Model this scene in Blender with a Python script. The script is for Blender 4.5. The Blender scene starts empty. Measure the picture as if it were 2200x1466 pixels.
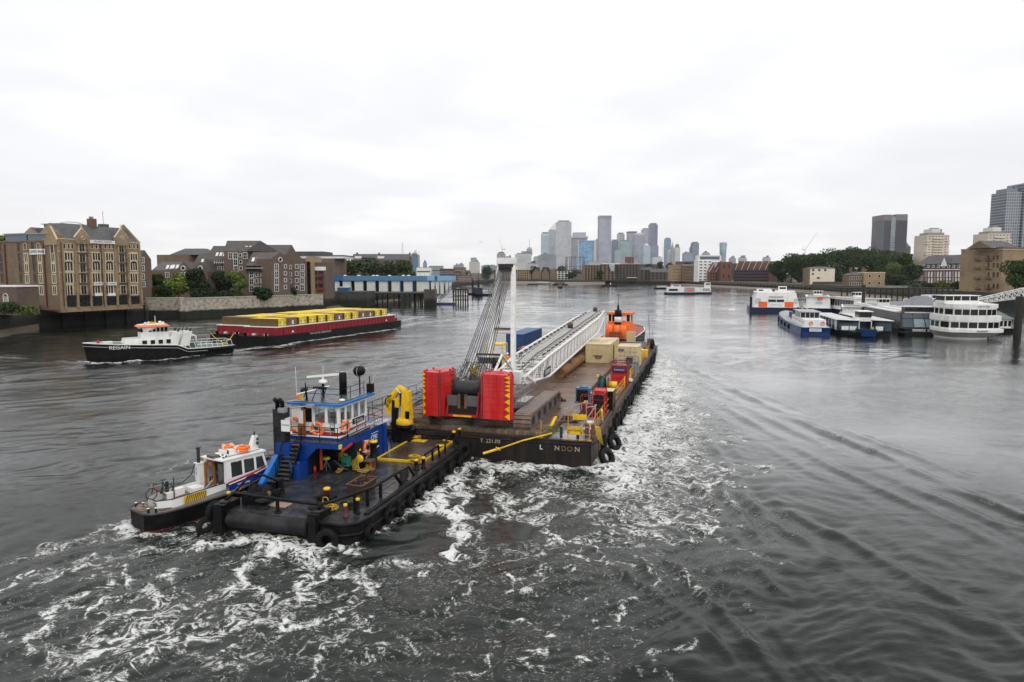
import bpy, bmesh, math, random
import numpy as np
from mathutils import Vector, Matrix
random.seed(7); rng = np.random.default_rng(11)
sc = bpy.context.scene
COL = sc.collection
R = math.radians
# ------------------------------------------------------------ camera, sky, sun, exposure
CAMH = 14.0; FPX = 1467.0; PITCH = math.atan(143/1467); SP, CP = math.sin(PITCH), math.cos(PITCH)
cd = bpy.data.cameras.new('camera'); cam = bpy.data.objects.new('camera', cd); COL.objects.link(cam)
cd.sensor_width = 36; cd.lens = 36*FPX/2200; cd.clip_start = .5; cd.clip_end = 30000
cam.location = (0,0, CAMH); cam.rotation_euler = (R(90)-PITCH, 0,0); sc.camera = cam
sc.view_settings.view_transform = 'Standard'; sc.view_settings.look = 'None'
sc.view_settings.exposure = 0.22; sc.view_settings.gamma = 1
SUN_EL, SUN_AZ = 48,160
W = bpy.data.worlds.new('World'); sc.world = W; W.use_nodes = True
nt = W.node_tree; N = nt.nodes; N.clear(); L_ = nt.links.new
wo = N.new('ShaderNodeOutputWorld'); bg = N.new('ShaderNodeBackground'); L_(bg.outputs[0], wo.inputs[0])
bg.inputs[1].default_value = 0.11
sky = N.new('ShaderNodeTexSky'); sky.sky_type = 'NISHITA'; sky.sun_disc = False
sky.sun_elevation = R(SUN_EL); sky.sun_rotation = R(SUN_AZ); sky.dust_density = 3; sky.air_density = 1.0
tc = N.new('ShaderNodeTexCoord'); sx = N.new('ShaderNodeSeparateXYZ'); L_(tc.outputs['Generated'], sx.inputs[0])
def mth(op, a, b=None, c=None, tree=nt):
    n = tree.nodes.new('ShaderNodeMath'); n.operation = op
    for i, v in enumerate((a, b, c)):
        if v is None: continue
        if isinstance(v, (int, float)): n.inputs[i].default_value = v
        else: tree.links.new(v, n.inputs[i])
    return n.outputs[0]
zc = mth('ADD', mth('MAXIMUM', sx.outputs[2],0.0),0.16)
cb = N.new('ShaderNodeCombineXYZ'); L_(mth('DIVIDE', sx.outputs[0], zc), cb.inputs[0]); L_(mth('DIVIDE', sx.outputs[1], zc), cb.inputs[1])
def noise(tree, vec, scale, detail=4, rough=.5, dist=0.):
    n = tree.nodes.new('ShaderNodeTexNoise'); n.inputs['Scale'].default_value = scale; n.inputs['Detail'].default_value = detail
    n.inputs['Roughness'].default_value = rough; n.inputs['Distortion'].default_value = dist
    if vec is not None: tree.links.new(vec, n.inputs['Vector'])
    return n.outputs[0]
def ramp(tree, fac, stops, interp='LINEAR'):
    n = tree.nodes.new('ShaderNodeValToRGB'); e = n.color_ramp.elements; n.color_ramp.interpolation = interp
    while len(e) < len(stops): e.new(.5)
    for k, (p, c) in zip(e, stops):
        k.position = p; k.color = (*c, 1) if len(c) == 3 else c
    tree.links.new(fac, n.inputs[0]); return n.outputs[0]
def mixc(tree, f, a, b, mode='MIX'):
    n = tree.nodes.new('ShaderNodeMix'); n.data_type = 'RGBA'; n.blend_type = mode
    for i, v in ((0, f),(6, a),(7, b)):
        if isinstance(v, (int, float)): n.inputs[i].default_value = v
        elif isinstance(v, tuple): n.inputs[i].default_value = (*v, 1) if len(v) == 3 else v
        else: tree.links.new(v, n.inputs[i])
    return n.outputs[2]
c1 = noise(nt, cb.outputs[0],1.3,5,.5,.3); c2 = noise(nt, cb.outputs[0],.45,3,.5,.2)
cl = mth('ADD', mth('MULTIPLY', c1,.55), mth('MULTIPLY', c2,.55))
el = ramp(nt, sx.outputs[2],[(0,(.83,.82,.825)),(.08,(.855,.852,.865)),(.22,(.865,.862,.88)),(.42,(.97,.97,.97)),(1,(1.02,1.02,1.03))])
cc = ramp(nt, cl, [(.38,(.91,.91,.925)),(.53,(.98,.98,.985)),(.64,(1.09,1.09,1.08))])
cloud = mixc(nt, 1., el, cc, 'MULTIPLY')
sc1 = N.new('ShaderNodeVectorMath'); sc1.operation = 'SCALE'; L_(cloud, sc1.inputs[0]); sc1.inputs[3].default_value = 9.3
L_(mixc(nt, .93, sky.outputs[0], sc1.outputs[0]), bg.inputs[0])
sd = bpy.data.lights.new('sun', 'SUN'); so = bpy.data.objects.new('sun', sd); COL.objects.link(so)
sd.energy = .7; sd.angle = R(25); sd.color = (1,.97,.93)
az = R(SUN_AZ); dv = Vector((math.sin(az)*math.cos(R(SUN_EL)), math.cos(az)*math.cos(R(SUN_EL)), math.sin(R(SUN_EL))))
so.rotation_euler = dv.to_track_quat('Z', 'Y').to_euler()
sc.cycles.use_denoising = True; sc.cycles.max_bounces = 6; sc.cycles.volume_bounces = 1
sc.cycles.diffuse_bounces = 3; sc.cycles.glossy_bounces = 3; sc.cycles.transmission_bounces = 4; sc.cycles.transparent_max_bounces = 8
# ------------------------------------------------------------ where a photo pixel meets a plane
def ray(x, y):
    v = (y-733)/FPX; return ((x-1100)/FPX, CP-v*SP, -(SP+v*CP))
def P(x, y, z=0.):
    d = ray(x, y); k = (z-CAMH)/d[2]; return Vector((d[0]*k, d[1]*k, z))
def D(x, y, dist):                       # the point at ground distance dist seen at pixel x, y
    d = ray(x, y); k = dist/d[1]; return Vector((d[0]*k, dist, CAMH+d[2]*k))
def XD(px, dist, y=600): return D(px, y, dist).x
def ZD(py, dist): return D(1100, py, dist).z
# ------------------------------------------------------------ materials
MATS = {}
def mat(name, col, rough=.55, metal=0., var=.18, scale=1.2, bump=0., dirt=None, dirt_amt=.5, dscale=.6, spec=.35, coat=0., streak=False):
    if name in MATS: return MATS[name]
    m = bpy.data.materials.new(name); m.use_nodes = True; t = m.node_tree; b = t.nodes['Principled BSDF']
    c = t.nodes.new('ShaderNodeTexCoord').outputs['Object']
    lo = tuple(max(0, v*(1-var)) for v in col); hi = tuple(min(1, v*(1+var)) for v in col)
    out = ramp(t, noise(t, c, scale, 6,.6),[(.3, lo),(.7, hi)])
    if dirt:
        v = c
        if streak:
            mp = t.nodes.new('ShaderNodeMapping'); mp.inputs['Scale'].default_value = (1,1,.12); t.links.new(c, mp.inputs[0]); v = mp.outputs[0]
        f = ramp(t, noise(t, v, dscale, 7,.65,.4),[(.46,(0,0,0)),(.68,(dirt_amt,)*3)])
        out = mixc(t, f, out, dirt)
    t.links.new(out, b.inputs['Base Color'])
    rr = ramp(t, noise(t, c, scale*1.7,4),[(.3,(max(0.02, rough-.12),)*3),(.7,(min(1, rough+.12),)*3)])
    t.links.new(rr, b.inputs['Roughness']); b.inputs['Metallic'].default_value = metal
    b.inputs['Specular IOR Level'].default_value = spec
    if coat: b.inputs['Coat Weight'].default_value = coat
    if bump:
        bp = t.nodes.new('ShaderNodeBump'); bp.inputs['Strength'].default_value = bump; bp.inputs['Distance'].default_value = .04
        t.links.new(noise(t, c, scale*6,5), bp.inputs['Height']); t.links.new(bp.outputs[0], b.inputs['Normal'])
    MATS[name] = m; return m
def mat_grid(name, wall, glass, cw, ch, mort=.25, var=.25, rough=.25, haz=None, off=0.):
    """facade of a far tower: rows and columns of windows in metres"""
    if name in MATS: return MATS[name]
    m = bpy.data.materials.new(name); m.use_nodes = True; t = m.node_tree; b = t.nodes['Principled BSDF']
    c = t.nodes.new('ShaderNodeTexCoord').outputs['Object']; s = t.nodes.new('ShaderNodeSeparateXYZ'); t.links.new(c, s.inputs[0])
    k = t.nodes.new('ShaderNodeCombineXYZ'); t.links.new(mth('ADD', s.outputs[0], mth('MULTIPLY', s.outputs[1],1.), tree=t), k.inputs[0]); t.links.new(s.outputs[2], k.inputs[1])
    br = t.nodes.new('ShaderNodeTexBrick'); br.offset = off; br.squash = 1; t.links.new(k.outputs[0], br.inputs['Vector'])
    br.inputs['Scale'].default_value = 1; br.inputs['Brick Width'].default_value = cw; br.inputs['Row Height'].default_value = ch
    br.inputs['Mortar Size'].default_value = mort; br.inputs['Mortar Smooth'].default_value = 0; br.inputs['Bias'].default_value = 0
    br.inputs['Color1'].default_value = (*[v*(1-var) for v in glass],1); br.inputs['Color2'].default_value = (*[min(1, v*(1+var)) for v in glass],1)
    br.inputs['Mortar'].default_value = (*wall, 1)
    n = ramp(t, noise(t, c, .03,3),[(.35,(.85,)*3),(.65,(1.12,)*3)])
    t.links.new(mixc(t, 1., br.outputs[0], n, 'MULTIPLY'), b.inputs['Base Color']); b.inputs['Roughness'].default_value = rough
    t.links.new(mth('ADD', mth('MULTIPLY', br.outputs[1],.5, tree=t), rough, tree=t), b.inputs['Roughness'])
    MATS[name] = m; return m
def mat_brick(name, c1_, c2_, mortar, scale=1., bw=.45, bh=.15, stain=(.05,.045,.04), amt=.5):
    if name in MATS: return MATS[name]
    m = bpy.data.materials.new(name); m.use_nodes = True; t = m.node_tree; b = t.nodes['Principled BSDF']
    c = t.nodes.new('ShaderNodeTexCoord').outputs['Object']; s = t.nodes.new('ShaderNodeSeparateXYZ'); t.links.new(c, s.inputs[0])
    k = t.nodes.new('ShaderNodeCombineXYZ'); t.links.new(mth('ADD', s.outputs[0], s.outputs[1], tree=t), k.inputs[0]); t.links.new(s.outputs[2], k.inputs[1])
    br = t.nodes.new('ShaderNodeTexBrick'); t.links.new(k.outputs[0], br.inputs['Vector']); br.inputs['Scale'].default_value = scale
    br.inputs['Brick Width'].default_value = bw; br.inputs['Row Height'].default_value = bh; br.inputs['Mortar Size'].default_value = .012
    br.inputs['Color1'].default_value = (*c1_, 1); br.inputs['Color2'].default_value = (*c2_, 1); br.inputs['Mortar'].default_value = (*mortar, 1)
    f = ramp(t, noise(t, c, .16,8,.7,.5),[(.44,(0,)*3),(.7,(amt,)*3)])
    o = mixc(t, f, br.outputs[0], stain)
    g = ramp(t, noise(t, c, 1.6,6,.7),[(.3,(.72,)*3),(.7,(1.2,)*3)])
    t.links.new(mixc(t, 1., o, g, 'MULTIPLY'), b.inputs['Base Color']); b.inputs['Roughness'].default_value = .9
    MATS[name] = m; return m
def mat_wet(name, top, low, zc_, soft=.4):
    """masonry with the tide's dark green stain below height zc_"""
    if name in MATS: return MATS[name]
    m = bpy.data.materials.new(name); m.use_nodes = True; t = m.node_tree; b = t.nodes['Principled BSDF']
    g = t.nodes.new('ShaderNodeNewGeometry').outputs['Position']; s = t.nodes.new('ShaderNodeSeparateXYZ'); t.links.new(g, s.inputs[0])
    n1 = noise(t, g, .5,7,.7)
    f = mth('ADD', s.outputs[2], mth('MULTIPLY', mth('SUBTRACT', n1,.5, tree=t),1.6, tree=t), tree=t)
    mr = t.nodes.new('ShaderNodeMapRange'); t.links.new(f, mr.inputs[0]); mr.inputs[1].default_value = zc_-soft; mr.inputs[2].default_value = zc_+soft
    tt = ramp(t, noise(t, g, 1.1,8,.75,.6),[(.36, tuple(v*.3 for v in top)),(.5, top),(.7, tuple(min(1, v*1.35) for v in top))])
    ll = ramp(t, noise(t, g, .8,6,.7),[(.3, tuple(v*.5 for v in low)),(.7, tuple(v*1.6 for v in low))])
    t.links.new(mixc(t, mr.outputs[0], ll, tt), b.inputs['Base Color']); b.inputs['Roughness'].default_value = .85
    MATS[name] = m; return m
# ------------------------------------------------------------ mesh builder
class MB:
    def __init__(s): s.v = []; s.f = []; s.m = []; s.ms = []; s.sm = []
    def mi(s, m):
        if m not in s.ms: s.ms.append(m)
        return s.ms.index(m)
    def add(s, vs, fs, m, smooth=False):
        o = len(s.v); s.v += [tuple(v) for v in vs]; i = s.mi(m)
        for f in fs: s.f.append(tuple(o+k for k in f)); s.m.append(i); s.sm.append(smooth)
        return s
    def box(s, x0, x1, y0, y1, z0, z1, m, tx=0, ty=0):
        v = [(x0, y0, z0),(x1, y0, z0),(x1, y1, z0),(x0, y1, z0),(x0+tx, y0+ty, z1),(x1-tx, y0+ty, z1),(x1-tx, y1-ty, z1),(x0+tx, y1-ty, z1)]
        return s.add(v, [(0,3,2,1),(4,5,6,7),(0,1,5,4),(1,2,6,5),(2,3,7,6),(3,0,4,7)], m)
    def cbox(s, c, d, m, rz=0., rx=0., ry=0.):
        M = Matrix.Translation(c) @ Matrix.Rotation(rz, 4, 'Z') @ Matrix.Rotation(ry, 4, 'Y') @ Matrix.Rotation(rx, 4, 'X')
        h = [a/2 for a in d]; v = [M @ Vector((a*h[0], b*h[1], e*h[2])) for e in (-1,1) for a, b in ((-1,-1),(1,-1),(1,1),(-1,1))]
        return s.add(v, [(0,3,2,1),(4,5,6,7),(0,1,5,4),(1,2,6,5),(2,3,7,6),(3,0,4,7)], m)
    def prism(s, poly, z0, z1, m, top=None, mt=None):
        n = len(poly); top = top or poly
        v = [(p[0], p[1], z0) for p in poly]+[(p[0], p[1], z1) for p in top]
        s.add(v, [(i, (i+1) % n, n+(i+1) % n, n+i) for i in range(n)]+[tuple(range(n-1,-1,-1))], m)
        return s.add([(p[0], p[1], z1) for p in top],[tuple(range(n))], mt or m)
    def tube(s, p, q, r, m, n=8, r2=None, cap=True):
        p, q = Vector(p), Vector(q); d = q-p
        if d.length < 1e-6: return s
        a = d.normalized(); u = a.orthogonal().normalized(); w = a.cross(u); r2 = r if r2 is None else r2
        v = []
        for c, rr in ((p, r),(q, r2)):
            for i in range(n):
                t = 2*math.pi*i/n; v.append(c+(u*math.cos(t)+w*math.sin(t))*rr)
        s.add(v, [(i, (i+1) % n, n+(i+1) % n, n+i) for i in range(n)], m, n > 5)
        if cap: s.add(v[:n],[tuple(range(n-1,-1,-1))], m); s.add(v[n:],[tuple(range(n))], m)
        return s
    def path(s, pts, r, m, n=6, closed=False):
        pts = [Vector(p) for p in pts]; k = len(pts); rings = []
        u = None
        for i, p in enumerate(pts):
            a = pts[(i+1) % k] if (closed or i < k-1) else pts[i]; b = pts[i-1] if (closed or i > 0) else pts[i]
            t = (a-b).normalized()
            u = (t.orthogonal() if u is None else (u-t*u.dot(t)))
            if u.length < 1e-5: u = t.orthogonal()
            u.normalize(); w = t.cross(u)
            rings.append([p+(u*math.cos(2*math.pi*j/n)+w*math.sin(2*math.pi*j/n))*r for j in range(n)])
        v = [q for rg in rings for q in rg]; f = []
        for i in range(k if closed else k-1):
            for j in range(n):
                a, b = i*n, ((i+1) % k)*n; f.append((a+j, a+(j+1) % n, b+(j+1) % n, b+j))
        if not closed: f += [tuple(range(n-1,-1,-1)), tuple(range((k-1)*n, k*n))]
        return s.add(v, f, m, True)
    def lathe(s, prof, m, o=(0,0,0), n=16, axis='Z', smooth=True, closed=False):
        v = []; o = Vector(o)
        for r, h in prof:
            for i in range(n):
                t = 2*math.pi*i/n; x, y = r*math.cos(t), r*math.sin(t)
                v.append(o+Vector({'Z': (x, y, h), 'X': (h, x, y), 'Y': (x, h, y)}[axis]))
        k = len(prof); f = [(a*n+i, a*n+(i+1) % n, ((a+1) % k)*n+(i+1) % n, ((a+1) % k)*n+i) for a in range(k if closed else k-1) for i in range(n)]
        if not closed: f += [tuple(range(n-1,-1,-1)), tuple(range((k-1)*n, k*n))]
        return s.add(v, f, m, smooth)
    def torus(s, o, Rr, r, m, axis='Z', n=18, k=8, a0=0, a1=2*math.pi, sq=1.):
        prof = [(Rr+r*math.cos(2*math.pi*j/k), sq*r*math.sin(2*math.pi*j/k)) for j in range(k)]
        return s.lathe(prof, m, o, n, axis, True, True)
    def quad(s, a, b, c, d, m): return s.add([a, b, c, d],[(0,1,2,3)], m)
    def ball(s, o, r, m, sz=1., n=12, k=7):
        prof = [(max(1e-3, r*math.sin(math.pi*i/k)),-r*sz*math.cos(math.pi*i/k)) for i in range(k+1)]
        return s.lathe(prof, m, o, n)
    def gable(s, x0, x1, y0, y1, z0, z1, m, mr=None, along='x', ov=.3):
        """gabled roof prism: ridge along x or y"""
        mr = mr or m
        if along == 'x':
            ym = (y0+y1)/2; v = [(x0, y0, z0),(x0, y1, z0),(x0, ym, z1),(x1, y0, z0),(x1, y1, z0),(x1, ym, z1)]
        else:
            xm = (x0+x1)/2; v = [(x0, y0, z0),(x1, y0, z0),(xm, y0, z1),(x0, y1, z0),(x1, y1, z0),(xm, y1, z1)]
        s.add(v, [(0,1,2),(3,5,4)], m); return s.add(v, [(0,2,5,3),(1,4,5,2)], mr)
    def cut(s, name, parent):
        o = s.build(name, parent); s.__init__(); return o
    def build(s, name, parent=None, loc=None, label=None, m=None):
        me = bpy.data.meshes.new(name); me.from_pydata(s.v, [], s.f)
        for x in s.ms: me.materials.append(x)
        me.polygons.foreach_set('material_index', s.m); me.polygons.foreach_set('use_smooth', s.sm)
        bm = bmesh.new(); bm.from_mesh(me); bmesh.ops.recalc_face_normals(bm, faces=bm.faces); bm.to_mesh(me); bm.free()
        me.update(); o = bpy.data.objects.new(name, me); COL.objects.link(o)
        if parent: o.parent = parent
        if loc: o.location = loc
        if label: o['label'] = label
        return o
def thing(name, label, cat, loc=(0,0,0), rz=0., group=None, kind=None):
    o = bpy.data.objects.new(name, None); o.empty_display_size = .3; COL.objects.link(o); o.location = loc; o.rotation_euler = (0,0, rz)
    o['label'] = label; o['category'] = cat
    if group: o['group'] = group
    if kind: o['kind'] = kind
    return o
def tag(o, label, cat, group=None, kind=None):
    if label: o['label'] = label
    if cat: o['category'] = cat
    if group: o['group'] = group
    if kind: o['kind'] = kind
    return o
def dup(root, loc, rz=None, label=None, group=None):
    r = root.copy(); COL.objects.link(r); r.location = loc
    if rz is not None: r.rotation_euler = (0,0, rz)
    if label: r['label'] = label
    if group: r['group'] = group
    for ch in list(root.children):
        c = ch.copy(); COL.objects.link(c); c.parent = r
        for g in list(ch.children):
            d = g.copy(); COL.objects.link(d); d.parent = c
    return r
def text(name, s_, size, m, parent, loc, rot, ext=.005, align='CENTER', sx_=1., label=None):
    cu = bpy.data.curves.new(name, 'FONT'); cu.body = s_; cu.size = size; cu.extrude = ext; cu.align_x = align; cu.align_y = 'CENTER'
    tmp = bpy.data.objects.new('tmp_text', cu); COL.objects.link(tmp); me = bpy.data.meshes.new_from_object(tmp.evaluated_get(bpy.context.evaluated_depsgraph_get()))
    bpy.data.objects.remove(tmp); me.materials.clear(); me.materials.append(m); me.name = name
    o = bpy.data.objects.new(name, me); COL.objects.link(o); o.parent = parent; o.location = loc; o.rotation_euler = rot
    o.scale = (sx_, 1,1)
    if label: o['label'] = label
    return o
ORD = ['first', 'second', 'third', 'fourth', 'fifth', 'sixth', 'seventh', 'eighth', 'ninth', 'tenth', 'eleventh', 'twelfth', 'thirteenth', 'fourteenth', 'fifteenth', 'sixteenth', 'seventeenth', 'eighteenth', 'nineteenth', 'twentieth', 'twenty-first', 'twenty-second', 'twenty-third', 'twenty-fourth']
# frames of the two near craft: x = starboard, y = ahead
TH = R(15.5)
OT = P(765,1130,1.2); OB = P(1277,951,1.9)
def l2w(o, x, y): return Vector((o.x+x*math.cos(TH)+y*math.sin(TH), o.y-x*math.sin(TH)+y*math.cos(TH),0))
# ------------------------------------------------------------ water
def water():
    NR, NC = 1150,760
    t = np.linspace(0,1, NR); r = 9*np.exp(t**1.12*math.log(3200/9.)); a = np.linspace(-R(68), R(68), NC)
    # finer angular spacing inside the view
    a = np.sign(a)*(np.abs(a)/R(68))**1.25*R(68)
    Rr, A = np.meshgrid(r, a, indexing='ij'); X = Rr*np.sin(A); Y = Rr*np.cos(A)
    cell = np.maximum(np.gradient(r)[:, None]*.9, Rr*np.abs(np.gradient(a))[None, :])
    Z = np.zeros_like(X)
    g = np.random.default_rng(5)
    wx = X+1.3*np.sin(Y*.31+.7*np.sin(X*.17))+.5*np.sin(Y*.9+X*.4); wy = Y+1.1*np.sin(X*.27+1.3)+.6*np.sin(X*.75-Y*.5)
    patch = .55+.45*np.sin(X*.045+1.1*np.sin(Y*.031))*np.sin(Y*.052+1.7*np.sin(X*.023))
    calm = 1-.62*np.clip((X+5)/30,0,1)*np.clip((Y-5)/40,0,1)
    for i in range(64):
        lam = .55*(15/.55)**g.random(); th = R(-62)+g.normal(0,.55); k = 2*math.pi/lam
        amp = .0066*lam**.85*(1 if lam < 3.5 else .55)*(.6+.8*g.random())
        fade = np.clip((lam/cell-2.5)/2.5,0,1)
        ph = k*(wx*math.cos(th)+wy*math.sin(th))+g.random()*6.28
        s = np.sin(ph); Z += amp*fade*(s+.35*(1-np.abs(np.sin(ph/2)))*2-.35)*(patch if lam > 1.4 else 1)*calm
    F = np.zeros_like(X)
    near = Rr < 420
    wX = X+.28*np.sin(Y*1.9+1.7*np.sin(X*1.1))+.13*np.sin(Y*4.7+X*2.9)+.06*np.sin(X*9+Y*7); wY = Y+.28*np.sin(X*2.1+1.9*np.sin(Y*1.3))+.13*np.sin(X*5.3-Y*2.7)+.06*np.sin(Y*10-X*8)
    def segdist(pts, mg=25, warp=False):
        best = np.full(X.shape, 1e9)
        lo = np.min(pts, axis=0)-mg; hi = np.max(pts, axis=0)+mg
        sel = (X > lo[0]) & (X < hi[0]) & (Y > lo[1]) & (Y < hi[1])
        xs, ys = (wX[sel], wY[sel]) if warp else (X[sel], Y[sel]); bd = np.full(xs.shape, 1e9); sg = np.zeros(xs.shape)
        for p, q in zip(pts[:-1], pts[1:]):
            d = q-p; l2 = (d**2).sum()+1e-9; u = np.clip(((xs-p[0])*d[0]+(ys-p[1])*d[1])/l2,0,1)
            dx, dy = xs-p[0]-u*d[0], ys-p[1]-u*d[1]; dd = np.hypot(dx, dy); sd_ = np.sign(dx*d[1]-dy*d[0])*dd
            m_ = dd < bd; bd = np.where(m_, dd, bd); sg = np.where(m_, sd_, sg)
        return sel, bd, sg
    def smooth(pts, n=5):
        pts = np.array(pts, float)
        for _ in range(2):
            q = [pts[0]]
            for a_, b_ in zip(pts[:-1], pts[1:]): q += [a_*.75+b_*.25, a_*.25+b_*.75]
            q.append(pts[-1]); pts = np.array(q)
        return pts
    def foam(px, w, dens, rough=.0, fall=1.):
        pts = smooth([P(x, y)[:2] for x, y in px])
        sel, bd, sg = segdist(pts, warp=True)
        wob = 1+.35*np.sin(X[sel]*1.1+2*np.sin(Y[sel]*.8))+.25*np.sin(Y[sel]*2.3+X[sel]*1.7)
        v = min(1.3, dens*1.2)*np.exp(-(bd/(w*.74*wob+.05))**2*fall) if dens > .3 else dens*np.exp(-(bd/w)**2); F[sel] = np.maximum(F[sel], v)
        if rough: Z[sel] += rough*np.exp(-(bd/(w*1.6))**2)*(.5+.5*np.sin(bd*2.2+X[sel]))
    def wake(px, amp, w, n=3, lam=2.2, crest=0.):
        pts = smooth([P(x, y)[:2] for x, y in px]); sel, bd, sg = segdist(pts)
        mod = .6+.4*np.sin(X[sel]*.5+Y[sel]*.33)+.2*np.sin(Y[sel]*1.1)
        ph = 2*math.pi*sg/lam; Z[sel] += amp*mod*np.exp(-(bd/w)**2)*(np.cos(ph)+.3*np.cos(2*ph))
        if crest: F[sel] = np.maximum(F[sel], crest*np.exp(-(sg/.35)**2)*np.clip(mod-.75,0,1)*3)
    # churned water along the big barge's starboard side
    foam([(1290,990),(1340,935),(1395,850),(1418,790),(1416,765)],1.3,1.1,.12)
    foam([(1310,1005),(1370,930),(1415,860),(1432,800),(1425,768)],3.0,.95,.1)
    foam([(1330,1040),(1410,950),(1445,880),(1450,815)],3.8,.78,.05)
    foam([(1360,1110),(1450,1010),(1475,930),(1462,860)],3.0,.6)
    foam([(1440,880),(1490,960),(1505,1040),(1520,1130)],.8,.36)
    # off the barge's stern
    foam([(1010,985),(1100,990),(1200,985),(1290,990)],1.4,.75,.1)
    foam([(1090,1010),(1180,1000),(1260,1005),(1320,990)],1.0,.95,.12)
    foam([(1000,985),(1050,1005),(1110,1000),(1170,985)],.8,.95)
    foam([(1300,1000),(1320,1030),(1250,1040),(1180,1035)],1.6,.6)
    foam([(1060,1000),(1040,1040),(1080,1060),(1100,1100),(1070,1110),(1000,1105),(935,1095)],.55,.75)
    foam([(1150,1050),(1170,1085),(1110,1110),(1050,1110)],.6,.6)
    foam([(920,1090),(960,1050),(1000,1000),(1015,985)],.9,.95,.08)
    foam([(905,1060),(960,1090),(985,1120),(985,1160),(975,1200)],.45,1.05,.05)
    foam([(960,1000),(1000,1060),(990,1100)],.6,.8)
    foam([(1000,1130),(1040,1165),(1020,1210)],.5,.5)
    foam([(1110,1120),(1180,1110),(1260,1090),(1330,1080)],.6,.6)
    foam([(1180,1060),(1260,1080),(1350,1130),(1440,1160)],.7,.6)
    foam([(1100,1180),(1200,1160),(1330,1140),(1450,1170),(1500,1130)],.8,.33)
    # along the near craft's side and off its stern
    foam([(760,1150),(830,1110),(900,1050),(960,1010),(1000,985)],1.0,.95,.06)
    foam([(790,1150),(850,1110),(905,1070)],.7,.75)
    foam([(490,1135),(560,1150),(640,1160),(720,1165),(770,1150)],.8,.7,.12)
    foam([(440,1175),(520,1160),(600,1175),(680,1190),(740,1170)],.9,.95,.18)
    foam([(590,1175),(570,1205),(530,1215),(520,1245),(480,1275)],.6,1.1,.12)
    foam([(520,1245),(570,1270),(585,1295),(530,1310),(490,1315),(560,1335),(650,1340)],.5,.85,.05)
    foam([(650,1175),(690,1200),(655,1235),(640,1290),(610,1325)],.5,.68)
    foam([(660,1335),(740,1310),(790,1280),(780,1240),(800,1215)],.4,.75)
    foam([(650,1370),(700,1340),(760,1320),(800,1290)],.35,.5)
    foam([(790,1220),(860,1205),(950,1212)],.5,.5)
    foam([(480,1275),(400,1300),(330,1330),(250,1380),(170,1420),(80,1460)],.5,.72)
    foam([(560,1335),(450,1360),(360,1380),(300,1420),(200,1470)],.5,.68)
    foam([(350,1230),(310,1270),(360,1305),(310,1340)],.35,.6)
    foam([(250,1240),(180,1270),(110,1310),(80,1370),(75,1400)],.35,.72)
    foam([(260,1310),(200,1350),(150,1400),(90,1440)],.55,.55)
    foam([(170,1370),(190,1410),(140,1440)],.5,.7)
    foam([(250,1385),(320,1400),(420,1395),(480,1430),(560,1380)],.5,.5)
    foam([(530,1430),(640,1400),(720,1370),(760,1330)],.4,.45)
    foam([(440,1160),(380,1180),(300,1180),(150,1220),(0,1270)],.8,.42)
    foam([(60,1240),(0,1270)],.35,.7); foam([(0,1210),(90,1185),(200,1145),(280,1110)],.6,.5)
    foam([(275,1115),(260,1130),(300,1150),(350,1150)],.5,.8,.05)
    foam([(460,1110),(430,1140),(380,1150)],.6,.55)
    foam([(350,1010),(420,985),(480,970)],.35,.4); foam([(330,1045),(430,1015)],.35,.4)
    # loose flecks
    for c_, w_, d_ in [([(640,1400),(900,1340),(1100,1300)],3.5,.13),([(1000,1250),(1200,1250),(1420,1200)],4,.15),([(700,1270),(900,1250),(1000,1220)],2.5,.15),
                       ([(300,1200),(500,1330),(700,1440)],4,.13),([(820,1440),(1000,1420),(1200,1380)],3,.12),([(1130,1000),(1300,1060),(1450,1100)],5,.19),([(60,1330),(250,1300),(420,1240)],3.5,.13)]:
        foam(c_, w_, d_)
    def curls(px0, px1, py0, py1, n, w, dens, head=None, L=5., bend=.5, inside=None):
        for _ in range(n):
            p = P(px0+(px1-px0)*g.random(), py0+(py1-py0)*g.random()); x, y = p.x, p.y; h = g.random()*6.28 if head is None else head+g.normal(0,.25); k = g.normal(0, bend); ln = L*(.5+g.random()); m = max(5, int(ln/.5)); pts = [(x, y)]
            for i in range(m): h += k*.5+g.normal(0,.22); x += math.cos(h)*ln/m; y += math.sin(h)*ln/m; pts.append((x, y))
            pts = np.array(pts); sel, bd, sg = segdist(pts, 2.5, True); v = dens*(.75+.4*g.random())*np.exp(-(bd/(w*(.7+.8*g.random())))**2); F[sel] = np.maximum(F[sel], v)
    curls(0,640,1180,1480,20,.08,.9, R(25),5.,.35); curls(150,820,1150,1400,18,.10,.9, None, 4.5,.6); curls(500,800,1160,1260,14,.2,.95, None, 3,.8)
    curls(900,1160,1000,1150,16,.12,.9, None, 4.5,.6); curls(1120,1500,1010,1200,46,.09,.9, R(-12),4,.4); curls(700,1450,1200,1460,40,.08,.8, R(10),1.6,.5); curls(1300,1470,800,1010,60,.13,1.0, R(-60),6,.12); curls(1330,1500,880,1090,28,.09,.85, R(-62),5,.15)
    # other wakes
    foam([(175,778),(230,782),(300,776)],.8,1.1,.15); foam([(300,776),(350,772),(420,765),(490,757)],.7,.75,.1)
    foam([(480,760),(540,748),(600,745)],1.2,.7); foam([(560,744),(610,742),(640,735),(850,707)],.9,.75)
    foam([(855,703),(900,693),(945,690),(980,685)],3.5,.5); foam([(855,690),(910,680)],3,.5)
    foam([(720,800),(800,790),(860,775),(960,765)],1.2,.45); foam([(560,840),(640,825),(720,815)],1.,.3)
    foam([(1140,700),(1240,672)],1,.35); foam([(1170,622),(1205,619),(1240,621)],3.,.6)
    foam([(1660,1350),(1560,1230)],.1,.3)
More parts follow.
